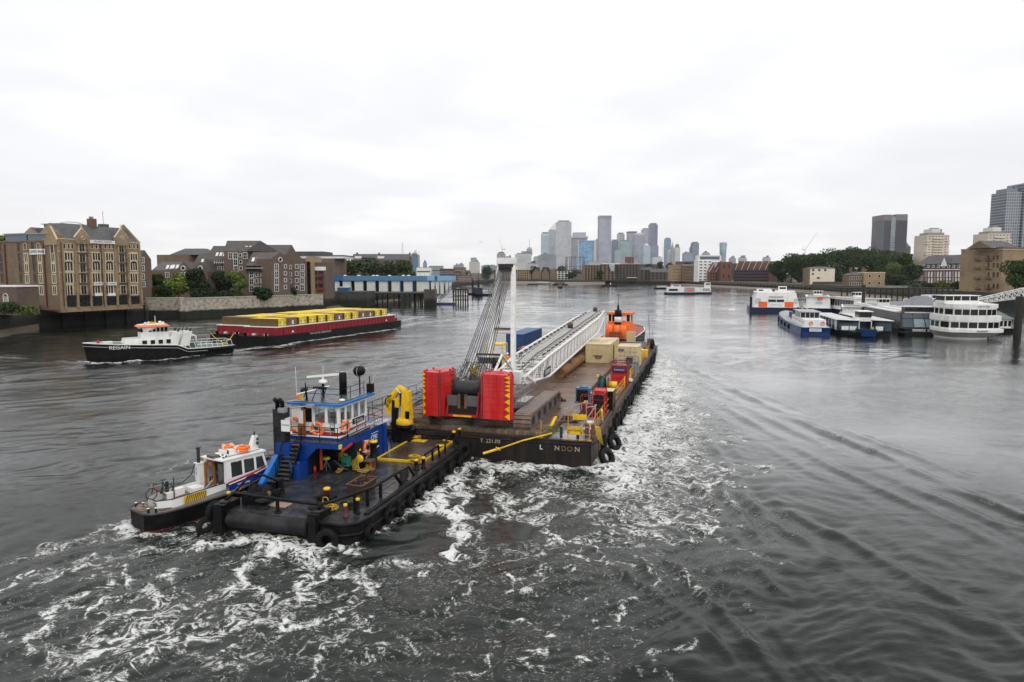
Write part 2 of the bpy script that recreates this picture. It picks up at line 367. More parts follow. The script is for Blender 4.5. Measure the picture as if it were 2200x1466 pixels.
    # bow waves spreading to the right
    wake([(1420,765),(1500,800),(1600,850),(1700,895),(1800,940),(1900,980),(2010,1030),(2200,1110)],.20,2.2,3,2.6,.55)
    wake([(1430,800),(1600,900),(1800,1010),(2000,1100),(2200,1200)],.10,2.5,3,2.4)
    wake([(1430,850),(1490,960),(1560,1060),(1620,1140),(1650,1200)],.14,1.3,2,1.7,.6)
    wake([(1470,870),(1560,1000),(1640,1110),(1700,1220)],.10,1.4,2,1.7)
    wake([(1460,1000),(1540,1090),(1600,1180),(1660,1260)],.12,1.,2,1.4,.4)
    wake([(1440,1200),(1540,1300),(1600,1370),(1700,1480)],.12,1.1,2,1.5,.5)
    wake([(1300,1200),(1480,1320),(1600,1440),(1660,1500)],.10,1.2,2,1.7,.4)
    wake([(1700,1100),(1900,1200),(2100,1330),(2250,1420)],.12,1.6,2,2.4)
    wake([(1500,1000),(1750,1180),(2000,1350),(2150,1470)],.09,1.6,2,2.2)
    wake([(0,880),(300,855),(500,830),(620,810)],.12,2.5,2,3.2); wake([(0,930),(300,915),(600,880)],.10,2,2,2.6); wake([(0,965),(250,950),(400,925)],.12,1.5,2,2)
    wake([(180,785),(60,800),(-60,830)],.12,3,2,3); wake([(180,780),(80,770),(-40,765)],.12,3,2,3)
    tb = np.clip(F, 0,1)
    for i in range(14):
        lam = .7+2*g.random(); th = g.random()*6.28; k = 2*math.pi/lam
        Z += tb*.020*lam**.6*np.sin(k*(wx*math.cos(th)+wy*math.sin(th))+g.random()*6)*np.clip((lam/cell-2)/2,0,1)
    Z += .05*np.clip(F-.5,0,1)
    me = bpy.data.meshes.new('river_water'); n = NR*NC
    co = np.empty((n, 3), np.float32); co[:, 0] = X.ravel(); co[:, 1] = Y.ravel(); co[:, 2] = Z.ravel()
    i = np.arange(NR-1)[:, None]*NC+np.arange(NC-1)[None, :]; q = np.stack([i, i+1, i+NC+1, i+NC],-1).reshape(-1,4)
    me.vertices.add(n); me.vertices.foreach_set('co', co.ravel()); me.loops.add(q.size); me.loops.foreach_set('vertex_index', q.ravel().astype(np.int32))
    me.polygons.add(len(q)); me.polygons.foreach_set('loop_start', np.arange(0, q.size, 4, dtype=np.int32)); me.update()
    me.polygons.foreach_set('use_smooth', np.ones(len(q), bool))
    at = me.attributes.new('foam', 'FLOAT', 'POINT'); at.data.foreach_set('value', F.ravel().astype(np.float32))
    o = bpy.data.objects.new('river_water', me); COL.objects.link(o); o['kind'] = 'structure'; o['label'] = 'grey brown choppy river water with white wakes'
    m = bpy.data.materials.new('river_water'); m.use_nodes = True; t = m.node_tree; b = t.nodes['Principled BSDF']
    g_ = t.nodes.new('ShaderNodeNewGeometry').outputs['Position']
    mp = t.nodes.new('ShaderNodeMapping'); mp.inputs['Rotation'].default_value = (0,0, R(28)); mp.inputs['Scale'].default_value = (.55,1.25,1); t.links.new(g_, mp.inputs[0])
    mpp = mp.outputs[0]
    h1 = noise(t, mpp, 1.1,4,.6,.6); h2 = noise(t, mpp, 3.4,5,.65,.3); h3 = noise(t, g_, .22,3,.5,.4); h4 = noise(t, mpp, 9.,4,.7)
    gust = ramp(t, noise(t, g_, .03,4,.55,.6),[(.36,(.3,)*3),(.62,(1.35,)*3)])
    hh = mth('ADD', mth('MULTIPLY', h1,.115, tree=t), mth('MULTIPLY', h2,.075, tree=t), tree=t)
    hh = mth('ADD', hh, mth('MULTIPLY', h4,.034, tree=t), tree=t)
    hh = mth('ADD', mth('MULTIPLY', hh, gust, tree=t), mth('MULTIPLY', h3,.2, tree=t), tree=t)
    fa = t.nodes.new('ShaderNodeAttribute'); fa.attribute_name = 'foam'; d_ = mth('MULTIPLY', fa.outputs['Fac'], ramp(t, noise(t, g_, .33,4,.6,.8),[(.34,(.62,)*3),(.64,(1.22,)*3)]), tree=t)
    f1 = noise(t, g_, 1.0,9,.6,1.5); f2 = noise(t, g_, 4.2,8,.68,1.0); f3 = noise(t, mpp, 9.,5,.7)
    rid = mth('MULTIPLY', mth('ABSOLUTE', mth('SUBTRACT', f1,.5, tree=t), tree=t),5.2, tree=t)
    rid2 = mth('MULTIPLY', mth('ABSOLUTE', mth('SUBTRACT', f2,.5, tree=t), tree=t),4.6, tree=t)
    rr = mth('ADD', mth('MULTIPLY', rid, .70, tree=t), mth('MULTIPLY', rid2,.34, tree=t), tree=t)
    rr = mth('ADD', rr, mth('MULTIPLY', mth('SUBTRACT', f3,.5, tree=t),.8, tree=t), tree=t)
    msk = t.nodes.new('ShaderNodeMapRange'); msk.interpolation_type = 'SMOOTHSTEP'
    t.links.new(mth('SUBTRACT', mth('MULTIPLY', d_, .46, tree=t), rr, tree=t), msk.inputs[0]); msk.inputs[1].default_value = -.11; msk.inputs[2].default_value = .25
    ff = mth('MULTIPLY', msk.outputs[0], mth('GREATER_THAN', d_, .03, tree=t), tree=t)
    aer = mth('MULTIPLY', d_, .55, tree=t)
    base = mixc(t, ramp(t, noise(t, g_, .09,4,.5,.5),[(.35,(0,)*3),(.65,(1,)*3)]),(.0055,.009,.007),(.011,.0145,.0115))
    base = mixc(t, aer, base, (.075,.078,.064))
    t.links.new(mixc(t, ff, base, (.66,.67,.65)), b.inputs['Base Color'])
    t.links.new(mth('ADD', mth('MULTIPLY', ff, .75, tree=t),.05, tree=t), b.inputs['Roughness']); sp = t.nodes.new('ShaderNodeSeparateXYZ'); t.links.new(g_, sp.inputs[0]); sheen_boost = mth('MULTIPLY', mth('MULTIPLY', mth('MULTIPLY_ADD', sp.outputs[0],.03,.5, tree=t), mth('MINIMUM', mth('MULTIPLY_ADD', sp.outputs[1],.022,-.62, tree=t),1.15, tree=t), tree=t), ramp(t, noise(t, mpp, .05,5,.6,.8),[(.3,(.55,)*3),(.55,(1.,)*3)]), tree=t); sheen_clamp = t.nodes.new('ShaderNodeClamp'); t.links.new(mth('MULTIPLY', sheen_boost, mth('SUBTRACT', 1., ff, tree=t), tree=t), sheen_clamp.inputs[0]); sheen_clamp.inputs[1].default_value = .0; sheen_clamp.inputs[2].default_value = 1.; t.links.new(sheen_clamp.outputs[0], b.inputs['Coat Weight']); b.inputs['Coat Roughness'].default_value = .04; b.inputs['Coat IOR'].default_value = 1.35; b.inputs['IOR'].default_value = 1.333  # coat weight raised right and far out: sheen added to brighten the water
    t.links.new(mth('SUBTRACT', .34, mth('MULTIPLY', ff, .24, tree=t), tree=t), b.inputs['Specular IOR Level'])
    bp = t.nodes.new('ShaderNodeBump'); bp.inputs['Strength'].default_value = .8; bp.inputs['Distance'].default_value = .42
    t.links.new(mth('ADD', hh, mth('MULTIPLY', ff, .10, tree=t), tree=t), bp.inputs['Height']); t.links.new(bp.outputs[0], b.inputs['Normal']); t.links.new(bp.outputs[0], b.inputs['Coat Normal'])
    me.materials.append(m)
water()
# ------------------------------------------------------------ banks
GZ = 5.4
COAST = [(-900,900),(-300,760),(-60,730),(84,705),(86,703),(314,690),(315,684),(388,683),(389,686),(695,669),(697,663),(740,657),(760,652),(860,645),(900,640),(960,626),(985,614),(1060,607),(1150,608),(1215,610),(1300,608.5),(1400,609.5),(1460,611),(1533,615),(1666,622),(1740,627),(1850,635),(1960,644),(2080,653),(2250,666),(2600,700),(3300,800)]
m_ground = mat('town_ground', (.10,.10,.085),.9, dirt=(.05,.07,.03), dscale=.02)
m_mud = mat('foreshore_mud', (.13,.10,.075),.6, dirt=(.05,.05,.04), dscale=.15)
m_conc = mat_wet('river_wall_concrete', (.40,.36,.29),(.012,.014,.010),2.6,.25)
m_dark = mat_wet('river_wall_dark', (.055,.055,.045),(.010,.013,.009),3.2,1.)
m_oldw = mat_wet('river_wall_brick', (.12,.10,.075),(.012,.013,.010),3.4,.5)
m_pile = mat('timber_pile', (.035,.032,.026),.9, bump=.5)
def ground():
    mb = MB(); v = []
    for x, y in COAST:
        p = P(x, y); k = 9000/p.length; v += [(p.x, p.y, GZ-.02),(p.x*1.25, p.y*1.25, GZ-.02),(p.x*k, p.y*k, GZ-.02)]
    f = []
    for i in range(len(COAST)-1):
        a = i*3; f += [(a, a+3, a+4, a+1),(a+1, a+4, a+5, a+2)]
    mb.add(v, f, m_ground); o = mb.build('ground'); tag(o, None, None, None, 'structure')
ground()
def wall_seg(i0, i1, m, label, name='river_wall', back=1.003, th=.8, top=GZ+.35, cop=None, butt=0, set_=0):
    pts = [P(*COAST[i]) for i in range(i0, i1+1)] if isinstance(i0, int) else [P(*q) for q in i0]
    o = thing(name, label, 'river wall', (pts[0].x, pts[0].y, 0)); mb = MB(); o0 = pts[0].copy()
    for a, b in zip(pts[:-1], pts[1:]):
        a = a-o0; b = b-o0; d = (b-a).normalized(); n = Vector((-d.y, d.x, 0)) if (-d.y*(a+o0).x+d.x*(a+o0).y) > 0 else Vector((d.y, -d.x, 0))
        poly = [a, b, b+n*th*1.5, a+n*th*1.5]; poly = [(p.x, p.y) for p in poly]
        mb.prism(poly, -2, top, m)
        if cop: q = [a-n*.15, b-n*.15, b+n*th*1.7, a+n*th*1.7]; mb.prism([(p.x, p.y) for p in q], top+.002, top+.3, cop)
        if butt:
            L = (b-a).length; k = int(L/butt)
            for j in range(k+1):
                c = a+d*(L*j/max(k, 1)); mb.cbox((c.x-n.x*.3, c.y-n.y*.3,(top-2)/2-.3),(.9,.9, top+1.4), m, math.atan2(d.y, d.x))
    mb.build('wall_face', o); return o
m_cop = mat('coping_stone', (.42,.40,.36),.8, dirt=(.1,.09,.07), dscale=.3)
wall_seg(0,4, m_dark, 'dark weedy river wall left of the brick wharf building', cop=m_oldw)
wall_seg(4,5, m_oldw, 'black buttressed river wall under the gabled brick wharf', butt=5.2, top=GZ+.1, cop=m_oldw)
wall_seg(6,9, m_conc, 'long pale weathered concrete river wall below the brown brick flats', top=GZ+.9, cop=m_cop)
wall_seg(9,12, m_dark, 'short black river wall beside the blue and white pier building')
wall_seg(12,16, m_dark, 'dark river wall on the shore behind the pier building')
wall_seg(16,21, m_dark, 'distant dark river wall below the old riverside warehouses')
wall_seg(21,25, m_oldw, 'long timber faced river wall below the red terrace with balconies', name='river_wall', butt=9)
wall_seg(25,31, m_dark, 'dark green river wall behind the moored tour boats', cop=m_oldw)
def foreshore(pts, f, h, label):
    mb = MB(); v = []
    for x, y in pts:
        p = P(x, y); v += [(p.x/f, p.y/f, -.5),(p.x*1.002, p.y*1.002, h)]
    mb.add(v, [(2*i, 2*i+2,2*i+3,2*i+1) for i in range(len(pts)-1)], m_mud); o = mb.build('foreshore'); tag(o, label, None, None, 'structure')
foreshore([(1440,610.5),(1533,615),(1666,622),(1740,627),(1850,635),(1960,644)],1.10,1.5, 'brown mud foreshore')
foreshore([(1060,607),(1150,608),(1190,609),(1215,610),(1260,609),(1300,608.5)],1.16,2.8, 'sandy foreshore')
foreshore([(700,662),(740,657),(760,652),(860,645)],1.04,.9, 'grey mud foreshore')
foreshore([(-300,760),(-60,730),(84,705)],1.05,1.2, 'dark mud foreshore')
# ------------------------------------------------------------ buildings
def I(h): return mat(*h[0], **h[1]) if isinstance(h, tuple) else h
white = mat('white_paint', (.78,.78,.76),.45, var=.05, dirt=(.45,.42,.37), dirt_amt=.35, dscale=.8, streak=True)
whitec = mat('white_render', (.74,.73,.70),.6, var=.05)
glass = mat('window_glass', (.025,.03,.035),.06, var=.4, spec=.8)
glassd = mat('window_dark', (.012,.012,.013),.12, var=.4)
glassb = mat('window_blue_glass', (.05,.10,.14),.06, var=.3, spec=.8)
slate = mat('roof_slate', (.075,.075,.08),.65, var=.25, dirt=(.13,.12,.11), dscale=.4, streak=True)
slate2 = mat('roof_tile_brown', (.085,.075,.068),.7, var=.25, dirt=(.05,.045,.045), dscale=.4, streak=True)
b_yel = mat_brick('yellow_stock_brick', (.37,.26,.145),(.28,.195,.11),(.30,.25,.18), amt=.42)
b_bro = mat_brick('brown_brick', (.155,.10,.072),(.12,.078,.058),(.16,.13,.10), amt=.35)
b_red = mat_brick('red_brick', (.19,.075,.048),(.15,.062,.042),(.2,.15,.12), amt=.3)
b_mix = mat_brick('old_brown_brick', (.22,.145,.09),(.17,.11,.07),(.2,.16,.12), amt=.45)
b_tan = mat_brick('tan_brick', (.42,.30,.17),(.33,.23,.13),(.34,.28,.2), amt=.35)
stone = mat('cream_stone', (.62,.53,.38),.75, var=.1, dirt=(.3,.24,.16), dirt_amt=.4, dscale=.7)
iron = mat('dark_ironwork', (.03,.028,.03),.5)
maroon = mat('maroon_paint', (.09,.02,.025),.5)
redp = mat('downpipe_red', (.10,.025,.02),.6)
class Bl:
    def __init__(s, name, label, cat, pl, pr, dl, dr=None, z0=GZ, group=None):
        dr = dl if dr is None else dr; s.A = Vector((XD(pl, dl), dl, 0)); s.B = Vector((XD(pr, dr), dr, 0)); d = s.B-s.A; s.L = d.length; s.rz = math.atan2(d.y, d.x); s.d = d.normalized()
        s.e = thing(name, label, cat, (s.A.x, s.A.y, z0-.3), s.rz, group); s.z0 = z0-.3; s.nw = 0
    def uz(s, px, py):                         # facade coordinates of a photo pixel
        r = ray(px, py); # (k rx, k ry) = A + u d
        det = r[0]*(-s.d.y)-r[1]*(-s.d.x); k = (s.A.x*(-s.d.y)-s.A.y*(-s.d.x))/det
        u = (Vector((r[0]*k, r[1]*k, 0))-s.A).dot(s.d); return u, CAMH+r[2]*k-s.z0
    def block(s, u0, u1, z1, dep, m, name='wall', y0=0., z0=-.5, top=None, label=None):
        mb = MB(); mb.box(u0, u1, y0, y0+dep, z0, z1, m)
        if top: mb.box(u0-.2, u1+.2, y0-.2, y0+dep+.2, z1+.003, z1+.35, top)
        return mb.build(name, s.e, label=label)
    def win(s, u, z, w, h, fr=None, gl=None, cols=2, rows=1, y=0., name='window', ft=.14, arch=0, mul=None):
        mb = MB(); g = gl or glass; fr = fr or white
        mb.box(u-w/2, u+w/2, y-.03, y+.2, z-h/2, z+h/2, g)
        mb.box(u-w/2-ft, u-w/2, y-.10, y+.05, z-h/2-ft, z+h/2, fr); mb.box(u+w/2, u+w/2+ft, y-.10, y+.05, z-h/2-ft, z+h/2, fr)
        mb.box(u-w/2, u+w/2, y-.11, y+.05, z-h/2-ft, z-h/2, fr)
        if arch:
            k = 6; 
            for i in range(k):
                a, b = math.pi*i/k, math.pi*(i+1)/k; c0 = Vector((u-math.cos(a)*(w/2+ft/2), y-.04, z+h/2+math.sin(a)*arch)); c1 = Vector((u-math.cos(b)*(w/2+ft/2), y-.04, z+h/2+math.sin(b)*arch)); mb.tube(c0, c1, ft*.6, fr, 4)
            mb.add([(u-math.cos(math.pi*i/k)*w/2, y-.03, z+h/2+math.sin(math.pi*i/k)*arch) for i in range(k+1)],[tuple(range(k+1))], g)
        else: mb.box(u-w/2-ft, u+w/2+ft, y-.11, y+.05, z+h/2, z+h/2+ft, fr)
        mw = mul or ft*.5
        for i in range(1, cols): x = u-w/2+w*i/cols; mb.box(x-mw/2, x+mw/2, y-.08, y, z-h/2, z+h/2, fr)
        for i in range(1, rows): zz = z-h/2+h*i/rows; mb.box(u-w/2, u+w/2, y-.07, y, zz-.03, zz+.03, fr)
        s.nw += 1; return mb.build(name, s.e)
    def grid(s, u0, u1, n, zs, w, h, **k):
        for z in zs:
            for i in range(n): s.win(u0+(u1-u0)*(i+.5)/n, z, w, h, **k)
    def gab(s, u0, u1, z0, z1, dep, m, mr, along='x', y0=0., name='roof', ov=.4):
        mb = MB()
        if along == 'x': mb.gable(u0, u1, y0, y0+dep, z0, z1, m, mr, 'x')
        else: mb.gable(u0, u1, y0, y0+dep, z0, z1, m, mr, 'y')
        return mb.build(name, s.e)
    def hip(s, u0, u1, z0, z1, dep, m, y0=0., ins=None, ov=.3, name='roof'):
        ins = dep/2 if ins is None else ins; mb = MB(); mb.box(u0-ov, u1+ov, y0-ov, y0+dep+ov, z0, z0+.15, m)
        mb.prism([(u0-ov, y0-ov),(u1+ov, y0-ov),(u1+ov, y0+dep+ov),(u0-ov, y0+dep+ov)], z0+.15, z1, m, [(u0+ins, y0+dep/2-.2),(u1-ins, y0+dep/2-.2),(u1-ins, y0+dep/2+.2),(u0+ins, y0+dep/2+.2)]); return mb.build(name, s.e)
    def skyl(s, u, z, w, h, y, slope):
        mb = MB(); mb.cbox((u, y, z),(w, h, .12), whitec, 0, slope); return mb.build('skylight', s.e)
def olivers():
    B = Bl('wharf_building', "tall yellow brick gabled wharf building with cream window surrounds lettered OLIVER'S WHARF", 'building', 130,304,178,201)
    L = B.L; ze = B.uz(300,521)[1]
    side = MB(); side.prism([(.02,0),(L, 0),(L, 25),(5,25)],-1, ze, b_yel); side.build('wall', B.e)
    # left (landward) wing continues the side facade away from the river front
    # river-front bays between gables: piers
    pr = MB()
    def Z(x, y): return B.uz(x/5.638,460+y/5.638)
    for x in (770,925,1085,1255,1405,1550,1700):
        u, _ = Z(x, 800); pr.box(u-.28, u+.28,-.35,.1,0, ze-.6, b_yel)
    pr.build('pier', B.e)
    bandm = MB()
    for zz in (Z(1000,712)[1], Z(1000,465)[1], ze-.2): bandm.box(-.1, L+.1,-.14,.05, zz, zz+.22, stone)
    bandm.build('string_course', B.e)
    for x in (830,1165,1325,1620):
        for y, ar in ((518,0),(640,.7),(775,0),(922,0)):
            u, z = Z(x, y); B.win(u, z, 2.15,2.5 if y > 700 else 2.0, fr=stone, gl=glassd, cols=3, ft=.28, arch=ar*1.1, mul=.24)
        for dx in (-52,0,42):
            u, z = Z(x+dx, 392); B.win(u, z-.1,.55,1.0, fr=stone, gl=glassd, cols=1, ft=.14, arch=.35)
    for x in (990,1468):
        for k, y in enumerate((415,535,655,780,920)):
            u, z = Z(x+k*6, y); B.win(u, z, 1.5,2.3, fr=stone, gl=glassd, cols=2, ft=.2, arch=1.1 if k == 0 else 0, y=-.01, name='loading_door', mul=.06)
            bl = MB(); bl.box(u-1.2, u+1.2,-1.0,-.12, z-1.35, z-1.25, maroon)
            for j in range(9): bl.box(u-1.2+j*.29, u-1.16+j*.29,-1.0,-.96, z-1.25, z-.35, iron)
            bl.box(u-1.2, u+1.2,-1.03,-.95, z-.35, z-.28, iron); bl.build('balcony', B.e)
        # gable
        u, _ = Z(x, 300); zt = Z(x-20,175)[1]; zb = Z(x, 330)[1]
        g = MB(); g.prism([(u-2.1,-.45),(u+2.1,-.45),(u+2.1,.5),(u-2.1,.5)], ze-1.2, zb+1., b_yel)
        g.add([(u-2.15,-.45, zb+1),(u+2.15,-.45, zb+1),(u, -.45, zt),(u-2.15,.4, zb+1),(u+2.15,.4, zb+1),(u, .4, zt)],[(0,1,2),(3,5,4),(0,2,5,3),(1,4,5,2),(0,3,4,1)], b_tan)
        for sg in (-1,1): g.tube((u+sg*2.25,-.05, zb+.9),(u, -.05, zt+.15),.22, stone, 5)
        g.tube((u, 0, zt),(u, 0, zt+1.1),.12, stone, 5); g.torus((u, -.5, zt-2.6),.45,.12, stone, 'Y', 12,5); g.build('gable', B.e)
        r = MB(); r.gable(u-2.1, u+2.1,.4,9, zb+.6, zt-.3, b_yel, slate, 'y'); r.build('roof', B.e)
    rf = MB(); zr = ze+4.2; rf.gable(2.2, L, .1,12, ze, zr, b_yel, slate, 'x'); rf.gable(5.5, L, 12.1,24, ze, zr-.6, b_yel, slate, 'x'); rf.build('roof', B.e)
    # end parapets
    ep = MB()
    for u in (L-.25,):
        ep.add([(u, -.3, ze-.2),(u+.5,-.3, ze-.2),(u+.5,6, zr+1.1),(u, 6, zr+1.1),(u, 12.3, ze-.2),(u+.5,12.3, ze-.2)],[(0,3,4),(1,5,2),(0,1,2,3),(3,2,5,4)], b_yel)
    ep.build('parapet', B.e)
    # ground arcade
    ar = MB()
    for x in (860,1025,1175,1350,1490,1640):
        u, z = Z(x, 1050); ar.box(u-1.4, u+1.4,-.12,.1,.4, z+1.2, glassd); ar.box(u-1.5, u+1.5,-.2,.05, z+1.2, z+1.5, maroon)
    ar.build('arcade', B.e)
    for x, y, w, h, s_ in ((1230,340,310,34, "OLIVER'S WHARF"),(1182,845,110,32, "OLIVER'S"),(1345,845,110,32, 'WHARF')):
        u, z = Z(x, y); w_ = w/5.638/7.7*1.06; sg = MB(); sg.box(u-w_/2, u+w_/2,-.5,-.36, z-.45, z+.45, whitec); sb = sg.build('sign_board', B.e)
        text('lettering', s_, .75 if w > 200 else .62, iron, B.e, (u, -.52, z),(R(90),0,0), sx_=.95)
    for x in (1190,1350):
        u, z = Z(x, 975); pnl = MB(); pnl.box(u-1.15, u+1.15,-.3,-.05, z-.4, z+.4, white); pnl.build('panel', B.e)
    for x0, x1, y in ((735,790,0),(1215,1250,0)):
        u, _ = Z(x0,600); pp = MB(); pp.tube((u, -.45,.5),(u, -.45, ze-1),.11, redp, 6); pp.build('downpipe', B.e)
    # roof terraces and clutter
    rt = MB(); rt.box(L*.35, L*.62,10,17, zr-.5, zr+.3, glassb); rt.box(L*.33, L*.64,9.5,17.5, zr+.3, zr+.5, mat('grey_roof_edge', (.3,.3,.3)))
    rt.path([(L*.33,10, zr+.5),(L*.42,10, zr+1.),(L*.54,10, zr+1.),(L*.62,10, zr+.5)],.15, whitec); rt.build('roof_terrace', B.e)
    ch = MB(); ch.box(L*.56, L*.62,5,7, zr-.6, zr+2.0, b_red)
    for i in range(4): ch.tube((L*.565+i*.35,6, zr+2),(L*.565+i*.35,6, zr+2.6),.13, b_red, 6)
    ch.build('chimney', B.e)
    fl = MB(); fl.tube((L*.80,8, zr),(L*.80,8, zr+4.6),.06, iron, 5); fl.box(L*.76, L*.84,7,9, zr, zr+.9, mat('planter_green', (.08,.1,.06))); fl.build('flagpole', B.e)
    # the wing facing the camera
    w = Bl('wharf_side_wing', "long dull brick side wing of the wharf with OLIVER'S WHARF board near its top", 'building', -190,129.5,200,178.3)
    zw = w.uz(60,520)[1]; w.block(0, w.L, zw, 14, b_mix, top=b_mix)
    def Y(x, y): return w.uz(x/5.638,460+y/5.638)
    for x in (325,490,650):
        for k, y in enumerate((530,655,785,925)):
            u, z = Y(x+k*7-6, y); w.win(u, z, 1.15,2.1, fr=stone, gl=glassd, cols=2, ft=.25, mul=.2)
    for x in (305,470):
        u, z = Y(x, 405); w.win(u, z, 1.0,1.1, fr=stone, gl=glassd, cols=2, ft=.14, arch=.6)
    for x in (228,398,0):
        for k, y in enumerate((395,525,645,775,915)):
            u, z = Y(x+k*10, y); w.win(u, z, 1.0,2.3, fr=b_mix, gl=glassd, cols=1, ft=.1)
    u, z = Y(630,395); w.win(u, z-.3,1.1,2.6, fr=stone, gl=glassd, cols=1, ft=.2, arch=1.)
    u0, _ = Y(545,300); u1, _ = Y(700,300); zb = Y(620,330)[1]; zt = Y(600,160)[1]
    g = MB(); g.add([(u0,-.3, zb),(u1,-.3, zb),((u0+u1)/2,-.3, zt),(u0,.5, zb),(u1,.5, zb),((u0+u1)/2,.5, zt)],[(0,1,2),(3,5,4),(0,2,5,3),(1,4,5,2),(0,3,4,1)], b_yel)
    g.box(u0, u1,-.3,.4, zw-1, zb, b_yel)
    for sg in (0,1): g.tube(((u0, u1)[sg],0, zb),((u0+u1)/2,0, zt+.2),.2, stone, 5)
    g.build('gable', w.e)
    for x in (75,545):
        u, _ = Y(x, 600); pp = MB(); pp.tube((u, -.2,.5),(u, -.2, zw-.5),.16, redp, 6); pp.build('downpipe', w.e)
    u, z = Y(460,458); sg = MB(); ww = 260/5.638/7.9; sg.box(u-ww/2, u+ww/2,-.28,-.14, z-.72, z+.72, whitec); sg.build('sign_board', w.e); text('lettering', "OLIVER'S WHARF", 1.02, iron, w.e, (u, -.3, z),(R(90),0,0), sx_=.72, ext=.02)
    t = MB()
    for x0, x1, y0, y1 in ((0,250,240,330),(270,550,235,320)):
        a, za = Y(x0, y1); b, zb2 = Y(x1, y0); t.box(a, b, 1.5,8, zw+.1, zb2, glassb); t.box(a-.4, b+.4,1,8.5, zb2, zb2+.25, mat('grey_roof_edge', (.3,.3,.3)))
    a, _ = Y(135,200); b, zb2 = Y(370,160); t.box(a, b, 6,12, zw, zb2, slate); t.build('roof_terrace', w.e)
    # low house with round headed window
    h = Bl('riverside_house', 'small dark brick house with white parapet and arched window beside the wharf', 'house', -60,33,160,158)
    _, z1 = h.uz(16,617); h.block(0, h.L, z1,6, b_bro, top=white); u, z = h.uz(12.5,640); h.win(u, z-.4,1.1,1.6, cols=3, rows=3, arch=.6)
olivers()
def flats():
    G = 'brown brick riverside flats'
    def Zc(x, y): return 300+x/5.238,500+y/5.238
    def blk(label, x0, x1, d, ye, yr=None, dep=12, along='x', mr=slate2, m=b_bro, name='brick_flats', d2=None, cat='flats'):
        p0, _ = Zc(x0,0); p1, _ = Zc(x1,0); b = Bl(name, label, cat, p0, p1, d, d2, group=None)
        pm = (p0+p1)/2; ze = b.uz(pm, Zc(0, ye)[1])[1]; b.block(0, b.L, ze, dep, m)
        if yr is not None: zr = ZD(Zc(0, yr)[1], d+dep/2 if along == 'x' else d)-b.z0; b.gab(0, b.L, ze+.01, zr, dep, m, mr, along)
        b.ze = ze; return b
    def ws(b, pts, w=1.25, h=1.7, cols=2, rows=2, **k):
        for x, y in pts:
            u, z = b.uz(*Zc(x, y)); b.win(u, z, w, h, cols=cols, rows=rows, **k)
    def sk(b, pts, frac, dep=12):
        for x, y in pts:
            px, py = Zc(x, y); u, z = b.uz(px, py)
            for du in (-.75,.75):
                mb = MB(); zr = z+.25; yy = frac; mb.cbox((u+du, yy, zr),(.95,.1,1.9), whitec, 0, R(-42)); mb.build('skylight', b.e)
    a = blk('narrow brown brick block with white windows right of the wharf', 5,140,222,300,195,16, 'y', d2=226); ws(a, [(28,310),(30,400),(32,495),(38,580)])
    a = blk('flat roofed tan brick block behind the left end of the flats', 205,560,300,250, None, 20, m=b_mix); 
    r = MB(); u0, z0 = a.uz(*Zc(310,250)); u1, z1 = a.uz(*Zc(710,172)); r.prism([(u0,2),(u1,2),(u1,18),(u0,18)], a.ze+.1, z1, slate, [(u0+4,8),(u1-3,8),(u1-3,12),(u0+4,12)]); r.build('roof', a.e)
    a = blk('low brown brick flats with slate roof and two skylight pairs by the green trees', 140,420,262,425,330,16, mr=slate); sk(a, [(322,393),(388,390)],1.)
    ws(a, [(312,475)])
    a = blk('small gabled brown brick house end with round window behind the yellow tree', 405,600,258,430,328,14, 'y'); ws(a, [(465,478),(525,478)]); u, z = a.uz(*Zc(490,400)); t = MB(); t.torus((u, -.1, z),.8,.16, white, 'Y', 16,5); t.lathe([(.7,0),(.7,.05)], glassd, (u, -.06, z),14, 'Y'); t.build('round_window', a.e)
    a = blk('gabled brown brick house end with round window half hidden by dark tree', 600,765,262,440,330,14, 'y'); u, z = a.uz(*Zc(683,400)); t = MB(); t.torus((u, -.1, z),.8,.16, white, 'Y', 16,5); t.lathe([(.7,0),(.7,.05)], glassd, (u, -.06, z),14, 'Y'); t.build('round_window', a.e)
    a = blk('stepped brown brick block with steep tiled roof left of the tallest flats', 590,845,278,382,232,16); sk(a, [(697,323)],2.5)
    bal = MB(); u0, z0 = a.uz(*Zc(755,430)); u1, z1 = a.uz(*Zc(845,385)); bal.box(u0, u1,-.6,0, z0, z1, glassd); bal.box(u0, u1,-.7,-.6, z0+.2, z0+1.2, white); bal.build('balcony', a.e)
    a = blk('brown brick block with ridge left of the tallest gabled flats', 742,1040,272,303,150,17); sk(a, [(863,249),(945,250)],2.5)
    ws(a, [(900,408),(968,402),(1028,408),(1030,335)],1.3,1.9)
    bal = MB(); u0, z0 = a.uz(*Zc(850,358)); u1, z1 = a.uz(*Zc(1015,310)); bal.box(u0, u1,-.6,0, z0, z1, glassd)
    for i in range(9): bal.box(u0+(u1-u0)*i/8-.06, u0+(u1-u0)*i/8+.06,-.75,-.6, z0, z1, white)
    bal.box(u0, u1,-.8,-.7, z0+.7, z0+.85, white); bal.build('balcony', a.e)
    a = blk('tallest brown brick flats with long ridge and three skylight pairs', 960,1210,266,208, None, 14); 
    zr = ZD(Zc(0,90)[1],272)-a.z0; u0, _ = a.uz(*Zc(870,100)); u1, _ = a.uz(*Zc(1345,100)); r = MB(); r.add([(0,0, a.ze),(a.L, 0, a.ze),(u1-2,7, zr),(u0+1,7, zr),(u0-3,14, a.ze),(u1+3,14, a.ze)],[(0,1,2,3),(2,5,4,3),(0,3,4),(1,5,2)], slate2); r.build('roof', a.e)
    sk(a, [(1012,180),(1115,180),(1190,176)],2.6)
